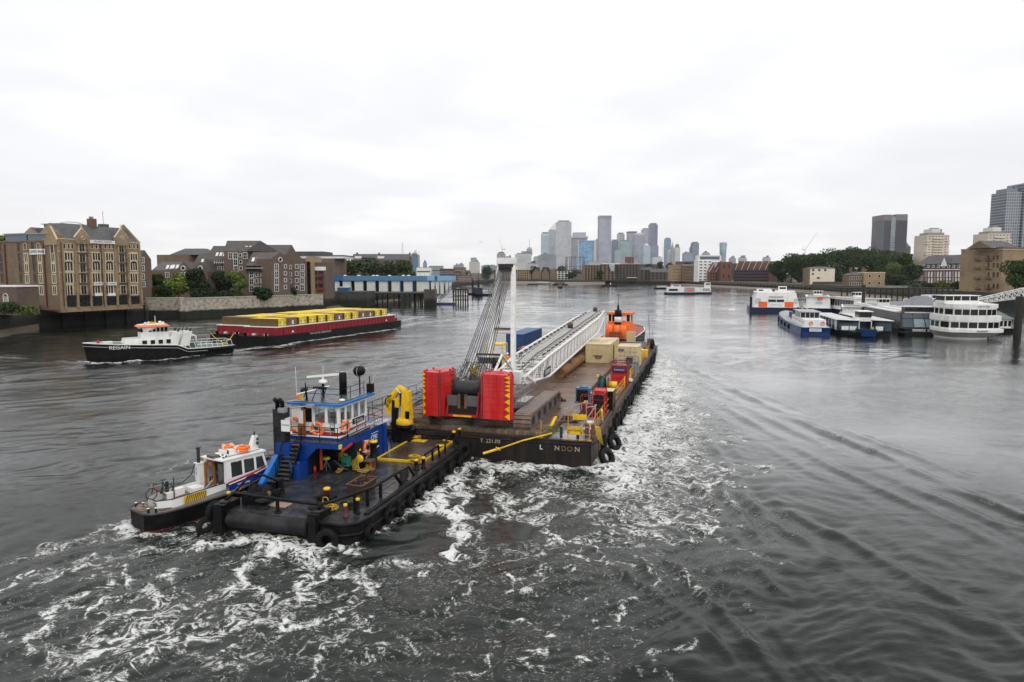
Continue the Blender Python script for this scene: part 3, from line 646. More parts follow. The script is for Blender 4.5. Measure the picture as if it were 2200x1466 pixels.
    ws(a, [(1022,262),(1078,262),(1187,258),(1080,335),(1085,408)],1.4,2.2); ws(a, [(1133,255),(1137,328),(1140,402)],.9,1.2,1,1)
    a = blk('brown brick block with dark ridge behind the balcony flats', 1200,1655,282,250,138,16)
    a = blk('brown brick flats with four skylight pairs and a long dark balcony', 1200,1485,250,372,222,15); sk(a, [(1275,310),(1338,308),(1408,305),(1475,303)],2.3)
    bal = MB(); u0, z0 = a.uz(*Zc(1203,430)); u1, z1 = a.uz(*Zc(1480,374)); bal.box(u0, u1,-.9,0, z0-.2, z0, iron); bal.box(u0, u1,-.05,.1, z0, z1, glassd); bal.box(u0, u1,-.95,-.85, z0+.9, z0+1.05, white)
    for i in range(5): bal.box(u0+(u1-u0)*i/4-.08, u0+(u1-u0)*i/4+.08,-.9,-.75, z0, z1, iron)
    bal.build('balcony', a.e)
    ws(a, [(x, y) for x in (1258,1445) for y in (475,552,630)],1.35,1.9); ws(a, [(x, y) for x in (1316,1382) for y in (470,545,625)],.95,1.4,1,2)
    a = blk('gable ended brown brick flats with round window under the ridge', 1485,1690,246,300,215,14, 'y', d2=252); u, z = a.uz(*Zc(1583,305)); t = MB(); t.torus((u, -.1, z),.75,.15, white, 'Y', 16,5); t.lathe([(.66,0),(.66,.05)], glassd, (u, -.06, z),14, 'Y'); t.build('round_window', a.e)
    ws(a, [(1540, y) for y in (388,470,548,628)],1.5,2.1); ws(a, [(1640, y) for y in (380,458,535,613)],.9,1.2,1,1)
    a = blk('brown brick gabled flats at the right end of the row', 1690,1885,256,320,255,14, 'y', d2=258); ws(a, [(1830, y) for y in (388,468,545,620)],1.35,2.); ws(a, [(1768, y) for y in (382,460,538,615)],.95,1.4,1,1); ws(a, [(1700, y) for y in (390,468,545)],.6,1.4,1,1)
    a = blk('narrow yellow brick warehouse with black loading doors', 1872,1960,262,280,262,12, 'y', m=b_tan); ld = MB(); u, z = a.uz(*Zc(1897,500)); ld.box(u-.95, u+.95,-.5,.02,.3, a.ze-1.6, glassd); ld.build('loading_door', a.e)
    a = blk('red brown brick warehouse with white band and red balconies', 1955,2095,264,335, None, 12, m=b_bro); bd = MB(); bd.box(-.1, a.L+.1,-.3,0, a.ze-3.1, a.ze-1.7, white); bd.build('white_band', a.e)
    for y in (450,525,600): ws(a, [(1980, y)],1.2,1.5,1,1, fr=b_bro, gl=glassd)
    for y in (470,545,620):
        u, z = a.uz(*Zc(2040, y)); q = MB(); q.box(u-.9, u+.9,-.06,.02, z-.8, z+1.5, glassd); q.box(u-1, u+1,-.9,0, z-.9, z-.75, mat('red_balcony', (.2,.03,.03))); q.box(u-1, u+1,-.92,-.86, z-.75, z+.1, mat('red_balcony', (.2,.03,.03))); q.build('balcony', a.e)
    a = blk('wide flat roofed brown building behind the right end of the flats', 1650,2190,330,290, None, 25, m=b_mix, name='brown_building', cat='building')
    r = MB(); u0, z0 = a.uz(*Zc(1740,265)); u1, z1 = a.uz(*Zc(2050,210)); r.box(u0, u1,3,20, a.ze, z1, slate); r.box(u0-6, u1+10,1,22, a.ze+.01, a.ze+1.2, whitec); r.box(u0-6.3, u1+10.3,.7,22.3, a.ze+1.2, a.ze+1.6, slate); r.build('roof', a.e)
flats()
# ------------------------------------------------------------ trees
def leaf_mat(name, c, v=.35):
    if name in MATS: return MATS[name]
    m = bpy.data.materials.new(name); m.use_nodes = True; t = m.node_tree; b = t.nodes['Principled BSDF']
    g = t.nodes.new('ShaderNodeTexCoord').outputs['Object']; gi = t.nodes.new('ShaderNodeNewGeometry').outputs['Random Per Island']
    n = ramp(t, noise(t, g, .45,4,.6),[(.3, tuple(x*(1-v) for x in c)),(.7, tuple(x*(1+v) for x in c))])
    k = ramp(t, gi, [(0,(.6,)*3),(1,(1.45,1.4,1.25))]); t.links.new(mixc(t, 1., n, k, 'MULTIPLY'), b.inputs['Base Color']); b.inputs['Roughness'].default_value = .7
    b.inputs['Specular IOR Level'].default_value = .25
    MATS[name] = m; return m
LG = {'dark': leaf_mat('leaf_dark', (.020,.038,.012)), 'mid': leaf_mat('leaf_mid', (.036,.066,.016)), 'yel': leaf_mat('leaf_yellow_green', (.14,.19,.03)), 'lime': leaf_mat('leaf_lime', (.09,.135,.03)), 'grey': leaf_mat('leaf_grey_green', (.055,.075,.045))}
bark = mat('bark', (.06,.045,.03),.9)
def crown_mesh(h, r, n, ls, m, seed, low=.25, lobes=7):
    g = np.random.default_rng(seed); c = []
    for i in range(lobes):
        a = g.random()*6.28; q = r*.62*math.sqrt(g.random()); c.append((q*math.cos(a), q*math.sin(a), h*(low+.17+(1-low-.3)*g.random()), r*(.38+.25*g.random())))
    c.append((0,0, h*.82, r*.45)); c = np.array(c); w = c[:, 3]**2; w /= w.sum()
    idx = g.choice(len(c), n, p=w); d = g.normal(size=(n, 3)); d /= np.linalg.norm(d, axis=1)[:, None]
    rad = c[idx, 3]*(.72+.33*g.random(n)**.6+.12*np.sin(d[:, 0]*7+idx)*np.sin(d[:, 1]*6+d[:, 2]*5)); p = c[idx, :3]+d*rad[:, None]*np.array([1,1,.85])
    p[:, 2] = np.minimum(p[:, 2], h*1.0+g.random(n)*.3)
    nrm = d*.6+g.normal(size=(n, 3))*.6; nrm /= np.linalg.norm(nrm, axis=1)[:, None]; u = np.cross(nrm, g.normal(size=(n, 3))); u /= np.linalg.norm(u, axis=1)[:, None]; v = np.cross(nrm, u)
    s = ls*(.6+.8*g.random(n))[:, None]; q = np.stack([p-u*s, p-v*s*.6, p+u*s, p+v*s*.6],1).reshape(-1,3)
    me = bpy.data.meshes.new('crown'); me.vertices.add(4*n); me.vertices.foreach_set('co', q.astype(np.float32).ravel()); me.loops.add(4*n); me.loops.foreach_set('vertex_index', np.arange(4*n, dtype=np.int32))
    me.polygons.add(n); me.polygons.foreach_set('loop_start', np.arange(0,4*n, 4, dtype=np.int32)); me.update(); me.materials.append(m); return me
def tree(label, pos, h, r, kind='mid', n=2600, ls=.42, seed=None, group=None, low=.2, name='tree', cat='tree', trunk=True):
    seed = seed or int(abs(pos.x*13+pos.y*7))+1
    t = thing(name, label, cat, (pos.x, pos.y, pos.z),0, group)
    c = bpy.data.objects.new('crown', crown_mesh(h, r, n, ls, LG[kind], seed, low)); COL.objects.link(c); c.parent = t
    if trunk:
        mb = MB(); mb.tube((0,0,-.4),(0,0, h*.5), h*.028, bark, 7, h*.015)
        for i in range(4): a = i*1.6+seed; mb.tube((0,0, h*(.25+.05*i)),(math.cos(a)*r*.5, math.sin(a)*r*.5, h*.65), h*.012, bark, 5, h*.005)
        mb.build('trunk', t)
    return t
def tp(px, d, z=GZ): return Vector((XD(px, d), d, z))
def tz(px, d, ytop, wpx, kind, label, **k): p = tp(px, d); return tree(label, p, ZD(ytop, d)-GZ, wpx/2*d/FPX, kind, **k)
tz(338,232,592,46, 'mid', 'bushy green tree between the wharf and the yellow tree', low=.05)
tz(383,238,588,62, 'yel', 'yellow green tree in front of the low brick flats', low=.15, n=3200)
tz(425,240,575,50, 'dark', 'tall dark tree right of the yellow tree', n=3200)
tz(470,244,583,52, 'dark', 'dark tree below the skylights of the stepped flats', n=3200)
tz(512,243,586,50, 'lime', 'pale lime tree in front of the tall brick flats', low=.3)
tz(562,240,620,40, 'dark', 'low dark shrub against the brick flats', low=.0, trunk=False, name='shrub', cat='shrub')
tz(440,236,622,60, 'dark', 'dark shrub at the foot of the garden trees', low=.0, trunk=False, name='shrub', cat='shrub'); tz(350,228,618,46, 'dark', 'dark shrub by the river wall beside the wharf', low=.0, trunk=False, name='shrub', cat='shrub')
tz(498,236,626,50, 'dark', 'dark shrub under the pale lime tree', low=.0, trunk=False, name='shrub', cat='shrub')
tz(630,245,618,14, 'dark', 'small climbing shrub on the gabled flats', low=.0, n=500, trunk=False, name='shrub', cat='shrub')
for i, (x, y, w, k, l) in enumerate([(715,566,50, 'grey', 'grey green tree at the left end behind the pier building'),(752,560,56, 'mid', 'second tree behind the pier building below the dark roof end'),(795,556,70, 'grey', 'broad grey green tree in the middle behind the pier building'),(838,562,60, 'grey', 'rounded grey tree behind the pier building'),(868,558,52, 'mid', 'leafy green tree at the right end behind the pier building')]):
    tz(x, 385, y, w, k, l, n=2600, ls=.6)
tz(8,210,487,62, 'lime', 'green tree top behind the left end of the wharf roof', ls=.5); tz(52,214,479,24, 'mid', 'small tree behind the wharf roof terrace', ls=.4, n=1200)
for i, (x, d, y, w) in enumerate([(20,150,652,50),(55,152,660,40)]): tz(x, d, y, w, 'lime' if i else 'mid', ['leafy planting beside the low dark house', 'pale planting on the quay by the wharf'][i], n=900, ls=.25, low=0, trunk=False, name='shrub', cat='shrub')
# ------------------------------------------------------------ pier building and dark roofed hall
bluep = mat('blue_fascia', (.035,.12,.30),.4, var=.08); bluel = mat('pale_blue_fascia', (.22,.40,.62),.4, var=.08); bluem = mat('grey_blue_fascia', (.09,.20,.33),.4, var=.08)
def panel_mat():
    m = mat('relief_panel', (.62,.62,.58),.6, var=.12, scale=.6); return m
def pier():
    d = 325; t = thing('pier_building', 'long blue and white building standing on black piles over the river', 'building', (XD(703, d), d, 0)); x0 = 0
    X = lambda px: XD(px, d)-XD(703, d); zd = ZD(627, d); zt = ZD(603.5, d); zf = ZD(593, d); D_ = 16
    mb = MB(); mb.box(0, X(925),-1.5, D_, zd-1.1, zd, iron); mb.box(0, X(925),-1.6,-1.5, zd-.5, zd+.1, mat('steel_edge', (.15,.15,.15))); mb.build('deck', t)
    mb = MB(); mb.box(0, X(925),.5, D_-.5, zd, zt+.3, glassd); mb.build('wall', t)
    mb = MB(); mb.box(X(703), X(738),-.8, D_, zt, zf, bluep); mb.box(X(738)+.01, X(918),-.8, D_, zt, zf, bluem); mb.box(X(918)+.01, X(934),-.8, D_, zt, zf, bluel); mb.box(X(934)+.01, X(940),-.85, D_, zt, zf, bluep); mb.box(X(940)+.01, X(972),-.8, D_+3, zt, zf, bluel); mb.build('fascia', t)
    pm = panel_mat(); edg = [(719,728),(736,753),(761.5,779),(788,805),(814,832),(841,858),(867,885),(895,921)]
    for k, (a, b) in enumerate(edg):
        mb = MB(); mb.box(X(a), X(b),-.1,.4, zd+.1, zt-.1, pm)
        for j in range(4):
            zz = zd+.8+j*(zt-zd-1)/4; pts = [(X(a)+(X(b)-X(a))*s_/8,-.1, zz+.35*math.sin(s_*1.3+k+j*2)) for s_ in range(9)]; mb.path(pts, .07, pm, 4)
        mb.box(X(b), X(b)+.35,-.15,.4, zd+.1, zt-.1, bluel); mb.build('wall_panel', t)
    for a, b in ((926,933),(936,943),(946,953),(957,963),(965,970)): mb = MB(); mb.box(X(a), X(b),-.1,.4, zd-1, zt-.1, pm); mb.build('wall_panel', t)
    for k, px in enumerate((773,798,821,846,870,880,893,898,906,912)):
        mb = MB(); mb.tube((X(px),0,-3),(X(px),0, zd-1),.38, m_pile, 7); mb.tube((X(px)+1,8,-3),(X(px)+1,8, zd-1),.38, m_pile, 7); mb.build('pile', t)
    for px in (735,765,797,805,832,862,874): mb = MB(); mb.ball((X(px),6, zf),.9, whitec, .5,10,5); mb.build('roof_dome', t)
    mb = MB(); mb.path([(0,.5, zf+1.2),(X(900),.5, zf+1.2)],.05, iron, 4)
    for i in range(26): mb.box(X(703)+i*2.2, X(703)+i*2.2+.06,.45,.52, zf, zf+1.2, iron)
    mb.build('roof_railing', t)
    # corrugated dolphin, stair, pontoon
    t2 = thing('mooring_dolphin', 'dark corrugated sheet pile dolphin under the pier building', 'dolphin', (XD(923,312),312,0)); mb = MB(); z = ZD(622,312); w = XD(936,312)-XD(910,312)
    for i in range(8): mb.box(-w/2+i*w/8,-w/2+(i+.9)*w/8,-.3*(i % 2),5,-2, z, mat_wet('rusty_pile', (.10,.085,.075),(.012,.013,.01),2.8,.8))
    mb.build('sheet_pile', t2)
    t3 = thing('boat_pontoon', 'blue floating pontoon with sloping blue gangway by the pier building', 'pontoon', (XD(955,318),318,0)); mb = MB(); mb.box(XD(938,318)-XD(955,318), XD(978,318)-XD(955,318),-2,3,-.5,.9, mat('pontoon_blue', (.02,.04,.09),.5)); mb.build('float', t3)
    mb = MB(); a = Vector((XD(942,318)-XD(955,318),0,1.2)); b = Vector((XD(978,318)-XD(955,318),0, ZD(612,318)))
    nv = mat('gangway_blue', (.02,.035,.12),.5)
    for y in (-.8,.8):
        for o_ in (0,1.3): mb.tube(a+Vector((0, y, o_)), b+Vector((0, y, o_)),.12, nv, 5)
        for i in range(9): p = a.lerp(b, i/8); mb.tube(p+Vector((0, y, 0)), p+Vector((0, y, 1.3)),.06, nv, 4)
    mb.cbox(tuple((a+b)/2),((b-a).length, 1.5,.15), nv, 0,0,-math.atan2(b.z-a.z, b.x-a.x)); mb.build('gangway', t3)
    t4 = thing('timber_jetty', 'low black timber jetty frame right of the pier building', 'jetty', (XD(990,330),330,0)); mb = MB()
    x0, x1 = XD(974,330)-XD(990,330), XD(1005,330)-XD(990,330); zt_ = ZD(622,330)
    for i in range(7): mb.tube((x0+(x1-x0)*i/6,0,-2),(x0+(x1-x0)*i/6,0, zt_+.6*(i % 2)),.35, m_pile, 6)
    for z in (1.5,3.4, zt_-.3): mb.box(x0, x1,-.3,.2, z, z+.5, m_pile)
    mb.box(x0, x1,0,7, zt_-.4, zt_, m_pile); mb.build('jetty_frame', t4)
    t5 = thing('glazed_kiosk', 'small blue glazed kiosk on the quay before the pier building', 'kiosk', (XD(736,300),300,0)); mb = MB(); w = XD(748,300)-XD(724,300); z0, z1 = ZD(627,300), ZD(618,300); mb.box(-w/2, w/2,0,4, z0, z1, bluep); mb.box(-w/2-.2, w/2+.2,-.2,4.2, z1, z1+.25, whitec); mb.build('wall', t5)
    for i in range(5): q = MB(); q.box(-w/2+.2+i*w/5,-w/2+(i+.85)*w/5,-.06,0, z0+.5, z1-.2, glassb); q.build('window', t5)
    q = MB(); q.box(-w/2-12, w/2+8,0,18,-2, z0, m_dark); q.build('quay', t5)
pier()
def hall():
    b = Bl('dark_roofed_hall', 'long hall with steep dark slate roof and chimneys behind the trees', 'building', 755,879,430); ze = ZD(558,430)-b.z0; b.block(0, b.L, ze, 14, b_bro); b.gab(0, b.L, ze, ZD(546,437)-b.z0,14, b_bro, slate)
    for px in (762,810,877): u, z = b.uz(px, 545); mb = MB(); mb.box(u-.4, u+.4,6,8, ze, z+.8, b_bro); mb.build('chimney', b.e)
    for px in (768,817): u, z = b.uz(px, 558); mb = MB(); mb.box(u-2, u+2,1.5,3, ze, ze+2.2, whitec); mb.build('dormer', b.e)
    t = thing('radio_mast', 'slender lattice radio mast behind the dark roofed hall', 'mast', (XD(866,450),450, GZ)); mb = MB(); h = ZD(521,450)-GZ
    for a in range(3): mb.tube((math.cos(a*2.09)*.8, math.sin(a*2.09)*.8,0),(math.cos(a*2.09)*.3, math.sin(a*2.09)*.3, h),.12, whitec, 4)
    for i in range(20): z = h*i/20; mb.tube((.8,0, z),(-.4,.7, z+h/20),.07, whitec, 4); mb.tube((-.4,.7, z),(-.4,-.7, z+h/20),.07, whitec, 4)
    mb.build('lattice', t)
hall()
# ------------------------------------------------------------ far towers and skyline
def tower(name, label, pl, pr, yt, d, wall, gl, cw=3.2, ch=3.8, mort=.5, dep=None, parts=(), rz=0., cat='tower', yb=None, z0=GZ, roofc=None, rough=.3, group=None):
    x0, x1 = XD(pl, d), XD(pr, d); w = x1-x0; dep = dep or w; h = ZD(yt, d)-z0
    t = thing(name, label, cat, ((x0+x1)/2, d, z0), rz, group); m = mat_grid('facade_%s_%d' % (name, len(MATS)), wall, gl, cw, ch, mort, rough=rough)
    mb = MB(); mb.box(-w/2, w/2,0, dep, -2, h, m); mb.build('facade', t)
    q = MB(); rc = roofc or mat('plant_grey', (.22,.23,.25)); q.box(-w*.36, w*.36, dep*.15, dep*.85, h-.5, h+min(6, h*.03)+1, rc)
    r2 = random.Random(int(pl)); [q.box(-w*.3+w*.6*r2.random(),-w*.25+w*.6*r2.random()+1, dep*.2, dep*.5, h, h+4+4*r2.random(), rc) for _ in range(2)]; q.build('roof_plant', t)
    t['h'] = h; return t, w, h, dep
G1, G2, G3 = (.30,.33,.37),(.16,.21,.26),(.42,.44,.46)
S = 3300
def sky_line():
    t, w, h, dp = tower('bank_tower', 'pale blue glass tower with flat top at the left of the skyline', 1162.6,1180,502, S, (.45,.52,.56),(.22,.36,.42),9,4,1.2)
    mb = MB(); mb.box(-w*.42, w*.42,-.8,0, h-9, h-3, mat('sign_pale', (.6,.66,.7))); mb.build('parapet_sign', t)
    t, w, h, dp = tower('pyramid_tower', 'steel grey square tower with a pyramid roof behind the white lattice tower', 1179,1210,493.5, S+120,(.42,.43,.45),(.26,.28,.31),3.4,4,.9)
    mb = MB(); mb.prism([(-w/2,0),(w/2,0),(w/2, w),(-w/2, w)], h, h+40, mat('steel_pyramid', (.5,.52,.55),.35),[(-.5, w/2-.5),(.5, w/2-.5),(.5, w/2+.5),(-.5, w/2+.5)]); mb.build('pyramid_roof', t)
    t, w, h, dp = tower('lattice_tower', 'white diamond lattice clad tower left of centre in the skyline', 1195.5,1227,477, S-300,(.58,.59,.61),(.28,.29,.32),2.6,5.5,.8, z0=GZ)
    mb = MB(); lm = mat('lattice_white', (.6,.6,.62),.5); k = 8
    for i in range(-12, k+1):
        a = -w/2+i*w/k; 
        for s_ in (1,-1):
            x0_ = s_*a; pts = []
            z0_, z1_ = 0, h
            # clip the diagonal to the facade
            dx = w*1.5; t0 = max(0,(-w/2-a)/dx); t1 = min(1,(w/2-a)/dx)
            if t1 > t0: mb.tube((s_*(a+dx*t0),-.6, h*t0),(s_*(a+dx*t1),-.6, h*t1),.55, lm, 4)
    mb.build('diagonal_frame', t)
    t, w, h, dp = tower('stepped_bank_tower', 'wide grey tower with a set back top storey behind the blue glass block', 1229,1261,512, S+60,(.30,.32,.35),(.20,.23,.27),4,4,1.3)
    mb = MB(); mb.box(-w*.55, w*.55,-3, dp+3, h, h+8, mat('steel_band', (.4,.42,.45))); mb.box(-w*.42, w*.42,2, dp-2, h+8, h+28, mat('top_grey', (.42,.44,.47))); mb.build('set_back_top', t)
    t = thing('blue_glass_block', 'bright blue glass office block with flared foot and pale side', 'office block', (XD(1256, S-500), S-500, GZ)); d = S-500
    X = lambda p: XD(p, d)-XD(1256, d); zt = ZD(517, d)-GZ
    m = mat_grid('blue_glass_front', (.26,.40,.55),(.14,.29,.46),14,5,.6,.3); mb = MB(); mb.add([(X(1238),-6,0),(X(1251),-2,0),(X(1250),0, zt),(X(1242.5),0, zt)],[(0,1,2,3)], m)
    mb.prism([(X(1239),-4),(X(1274),-4),(X(1274),60),(X(1239),60)],-2, zt, m, [(X(1243),0),(X(1273),0),(X(1273),60),(X(1243),60)]); mb.build('glass_front', t)
    mb = MB(); mb.box(X(1274), X(1280.5),-5,62,-2, zt+1, mat('pale_stone_side', (.45,.46,.48))); mb.box(X(1241), X(1243),-5,0,20, zt+1, mat('pale_stone_side', (.5,.5,.5))); mb.build('side_wall', t)
    tower('plain_tower', 'slim grey tower between the blue block and the tallest tower', 1279,1287,517, S, G1, G2)
    t, w, h, dp = tower('residential_tower', 'tallest pale speckled tower of the skyline, square topped', 1286,1312,468, S-350,(.38,.40,.46),(.26,.28,.35),2.3,3.4,.75, z0=GZ)
    mb = MB(); mb.box(-w/2-.5, w/2+.5,-.8, dp+.8, h-3, h+9, mat('crown_grey', (.26,.27,.31))); mb.build('crown_screen', t)
    for a in [('glass_tower', 'dark glass tower right beside the tallest tower', 1313.5,1327,517.5, S, (.20,.25,.30),(.13,.19,.24),4,4,.6),
              ('apartment_tower', 'pale gridded tower standing behind the green glass tower', 1326,1340.5,503, S+80,(.45,.46,.49),(.28,.30,.35),3,3.6,.9),
              ('green_glass_tower', 'broad green tinted glass tower in the skyline', 1332,1355,518.5, S-200,(.34,.42,.44),(.18,.27,.30),3,4,.9),
              ('office_tower', 'small pale stepped tower below the green glass tower', 1320,1333,538.5, S-300,(.40,.45,.48),(.24,.30,.34),3,4,.8),
              ('banded_tower', 'grey pink tower with dark slanted top near the green glass tower', 1348,1369,500.5, S+20,(.40,.38,.41),(.25,.27,.32),5,4,1.4),
              ('curved_office_tower', 'wide banded grey tower with rounded top right of the pinkish tower', 1362,1384,505.5, S-100,(.38,.37,.42),(.26,.29,.36),30,4,1.2),
              ('slab_tower', 'flat pale slab tower behind the dark blue twin topped tower', 1378.5,1395,493.5, S+100,(.42,.42,.45),(.30,.32,.37),3,4,1),
              ('dark_blue_tower', 'tall dark blue grey tower at the right of the main cluster', 1394,1411,482.5, S-50,(.24,.25,.33),(.15,.17,.25),3.2,3.4,.6),
              ('dark_blue_lower_tower', 'lower dark blue shoulder at the foot of the dark blue tower', 1396,1413.5,528, S-120,(.28,.31,.38),(.18,.22,.29),3.2,3.4,.6),
              ('pale_glass_tower', 'short pale glass tower with domed top in the main cluster', 1381,1396,528, S-260,(.46,.52,.57),(.26,.34,.42),4,3.6,.9),
              ('white_hotel', 'low white stepped building below the dark blue tower', 1403.5,1422,553,2600,(.55,.56,.58),(.3,.32,.36),4,3.6,1.2),
              ('blue_tower', 'narrow blue glass tower standing apart right of the cluster', 1427.6,1440,514, S, (.26,.36,.46),(.14,.25,.36),4,4,.7),
              ('pale_twin_tower', 'pale tower with slim spired top beside the narrow blue tower', 1449,1460,532,3000,(.52,.54,.57),(.3,.34,.4),3,3.6,.9),
              ('pale_wide_tower', 'pale ribbed tower with stepped roof at the foot of the narrow blue tower', 1433,1449,536,3050,(.50,.52,.56),(.3,.34,.4),3,3.6,.9),
              ('blue_grey_block', 'low blue grey block left of the dark twin tower', 1469,1487.5,544,2700,(.30,.34,.40),(.2,.25,.31),4,3.6,.6),
              ('dark_twin_tower', 'dark blue grey tower with lower left shoulder', 1485.5,1500,522.5,3000,(.24,.27,.35),(.15,.19,.27),3.4,3.4,.5),
              ('shoulder_tower', 'shoulder tower attached left of the dark twin tower', 1480.5,1486,533,3010,(.26,.27,.33),(.17,.19,.26),3.4,3.4,.5),
              ('grey_block', 'small grey block above the white riverside block', 1510,1524,544.5,2300,(.36,.38,.42),(.26,.28,.33),3,3.4,.6),
              ('low_grey_block', 'low grey block right of the flared blue tower', 1568,1580,555,2200,(.40,.41,.44),(.25,.27,.3),3,3.4,.6),
              ('small_pale_block', 'small pale block above the red terrace roofs', 1589,1603,554.5,2100,(.5,.5,.5),(.33,.33,.35),3,3.4,.6),
              ('far_pale_block', 'pale block over the right half of the red terrace', 1641,1654,554,2100,(.5,.5,.5),(.33,.33,.35),3,3.4,.6)]:
        t, w, h, dp = tower(*a)
        if a[0] == 'pale_twin_tower': mb = MB(); mb.box(-w*.3, w*.3, w*.2, w*.8, h, h+14, mat('plant_grey', (.22,.23,.25))); mb.tube((0, w/2, h),(0, w/2, h+24),3, lm, 6,.5); mb.build('spire', t)
        if a[0] == 'banded_tower': mb = MB(); mb.box(-w*.52, w*.4,-1, dp, h, h+7, mat('dark_top', (.16,.16,.19))); mb.build('slanted_top', t)
        if a[0] == 'curved_office_tower': mb = MB(); mb.lathe([(w*.5,0),(w*.48,8),(w*.4,13),(w*.2,15)], mat('top_grey', (.42,.44,.47)),(0, dp/2, h-3),20); mb.build('rounded_top', t)
        if a[0] == 'pale_glass_tower': mb = MB(); mb.lathe([(w*.48,0),(w*.44,5),(w*.2,10)], lm, (0, dp/2, h-1),16); mb.build('domed_top', t)
    # flared tower
    d = 2900; t = thing('flared_tower', 'blue grey tower flaring outwards to its top', 'tower', (XD(1554, d), d, GZ)); w0, w1 = (XD(1560.5, d)-XD(1548, d))/2,(XD(1562, d)-XD(1546, d))/2; h = ZD(523, d)-GZ
    m = mat_grid('flared_facade', (.30,.38,.44),(.19,.27,.33),30,4,1.2); mb = MB(); pr = [(w0*1.02,-2),(w0, h*.35),(w0*1.1, h*.7),(w1, h),(w1*.9, h+2)]; mb.lathe(pr, m, (0, w1,0),24); mb.build('facade', t); q = MB(); q.lathe([(w1*.92,0),(w1*.88,3)], mat('crown_grey', (.26,.27,.31)),(0, w1, h+1),20); q.build('roof_plant', t)
    # church spire
    d = 1500; t = thing('church_tower', 'old stone church tower with stepped lantern in front of the pale towers', 'church', (XD(1443, d), d, GZ)); st = mat('church_stone', (.34,.32,.29)); mb = MB(); w = 9
    for z0_, z1_, k in ((0,34,1),(34,44,.7),(44,52,.5),(52,58,.32)): mb.box(-w*k/2, w*k/2,-w*k/2, w*k/2, z0_-.5, ZD(548, d)-GZ-34+z1_ if z1_ > 34 else ZD(548, d)-GZ, st)
    zt = ZD(548, d)-GZ; mb = MB(); mb.box(-4.5,4.5,-4.5,4.5,-2, zt, st); mb.build('tower', t); mb = MB(); mb.box(-3.2,3.2,-3.2,3.2, zt, zt+10, st); mb.box(-2.2,2.2,-2.2,2.2, zt+10, zt+20, st); mb.tube((0,0, zt+20),(0,0, zt+31),1.4, st, 6,.1); mb.build('lantern', t)
    # mid distance, left of the cluster
    for a in [('white_office', 'white gridded office block with round drum on top', 1106,1142,546,1900,(.50,.50,.50),(.26,.27,.28),4,4,1.6),
              ('grey_office', 'wide dark grey glass office block below the bank towers', 1156,1195,549,1700,(.30,.31,.34),(.18,.20,.23),5,4,.9),
              ('stepped_glass_block', 'small stepped glass block left of the bank towers', 1146,1164,553,2300,(.42,.46,.48),(.28,.33,.36),5,4,.9),
              ('terraced_block', 'pale terraced block seen beside the crane mast head', 1130,1157,567,1500,(.42,.42,.42),(.25,.26,.27),5,3.5,1.3),
              ('unfinished_tower', 'grey concrete tower being built behind the crane mast head', 1067.5,1086,545,2000,(.38,.38,.39),(.2,.21,.23),4,4,1.2),
              ('dark_low_tower', 'dark block right of the unfinished tower', 1084,1100,553,2100,(.22,.25,.3),(.15,.17,.2),4,4,.8),
              ('domed_block', 'pale stepped block far left of the skyline', 1008,1030,563,1900,(.48,.46,.43),(.3,.29,.28),4,3.6,1.4),
              ('teal_roofed_block', 'low wide teal glazed block behind the far trees', 1034,1068,571,1700,(.22,.32,.34),(.16,.25,.28),8,4,.8),
              ('cylinder_tower', 'round ended dark blue glass tower standing alone behind the trees', 884,897,546.5,1250,(.13,.20,.28),(.08,.15,.22),3,3.4,.5),
              ('pale_slim_tower', 'slim pale tower touching the lone blue glass tower', 898,902,551,1260,(.5,.5,.48),(.35,.35,.35),3,3.4,.8),
              ('small_blue_tower', 'small pale blue tower right of the lone glass tower', 909,917,565,1800,(.25,.36,.44),(.18,.28,.36),3,3.4,.6),
              ('far_grey_block', 'grey blue block on the far left horizon', 985,996,568,2200,(.3,.35,.4),(.22,.27,.32),3,3.4,.6),
              ('far_low_block', 'low grey block left of the grey blue horizon block', 974,986,571,2200,(.3,.32,.36),(.22,.25,.3),3,3.4,.6)]:
        t, w, h, dp = tower(*a, cat='office block')
        if a[0] == 'white_office': mb = MB(); mb.lathe([(w*.17,0),(w*.17,16),(w*.1,22)], mat('drum_grey', (.3,.31,.33)),(w*.38, dp/2, h-3),18); mb.tube((w*.38, dp/2, h+18),(w*.38, dp/2, h+42),.6, iron, 4); mb.build('roof_drum', t)
        if a[0] == 'domed_block': mb = MB(); mb.box(-w*.35, w*.2,3, dp-3, h, h+12, mat('church_stone', (.34,.32,.29))); mb.build('penthouse', t)
    # gasholder
    d = 1450; t = thing('gasholder_frame', 'open iron gasholder frame below the blue glass block', 'gasholder', (XD(1237, d), d, GZ)); mb = MB(); r_ = (XD(1258, d)-XD(1217, d))/2; h = ZD(552, d)-GZ; gm = mat('gasholder_iron', (.10,.10,.12))
    for i in range(12):
        a = i*math.pi/6; b = (i+1)*math.pi/6; p = Vector((math.cos(a)*r_, r_+math.sin(a)*r_, 0)); q = Vector((math.cos(b)*r_, r_+math.sin(b)*r_, 0)); mb.tube(p, p+Vector((0,0, h)),.55, gm, 5)
        for z in (h*.55, h): mb.tube(p+Vector((0,0, z)), q+Vector((0,0, z)),.4, gm, 4)
    mb.build('guide_frame', t)
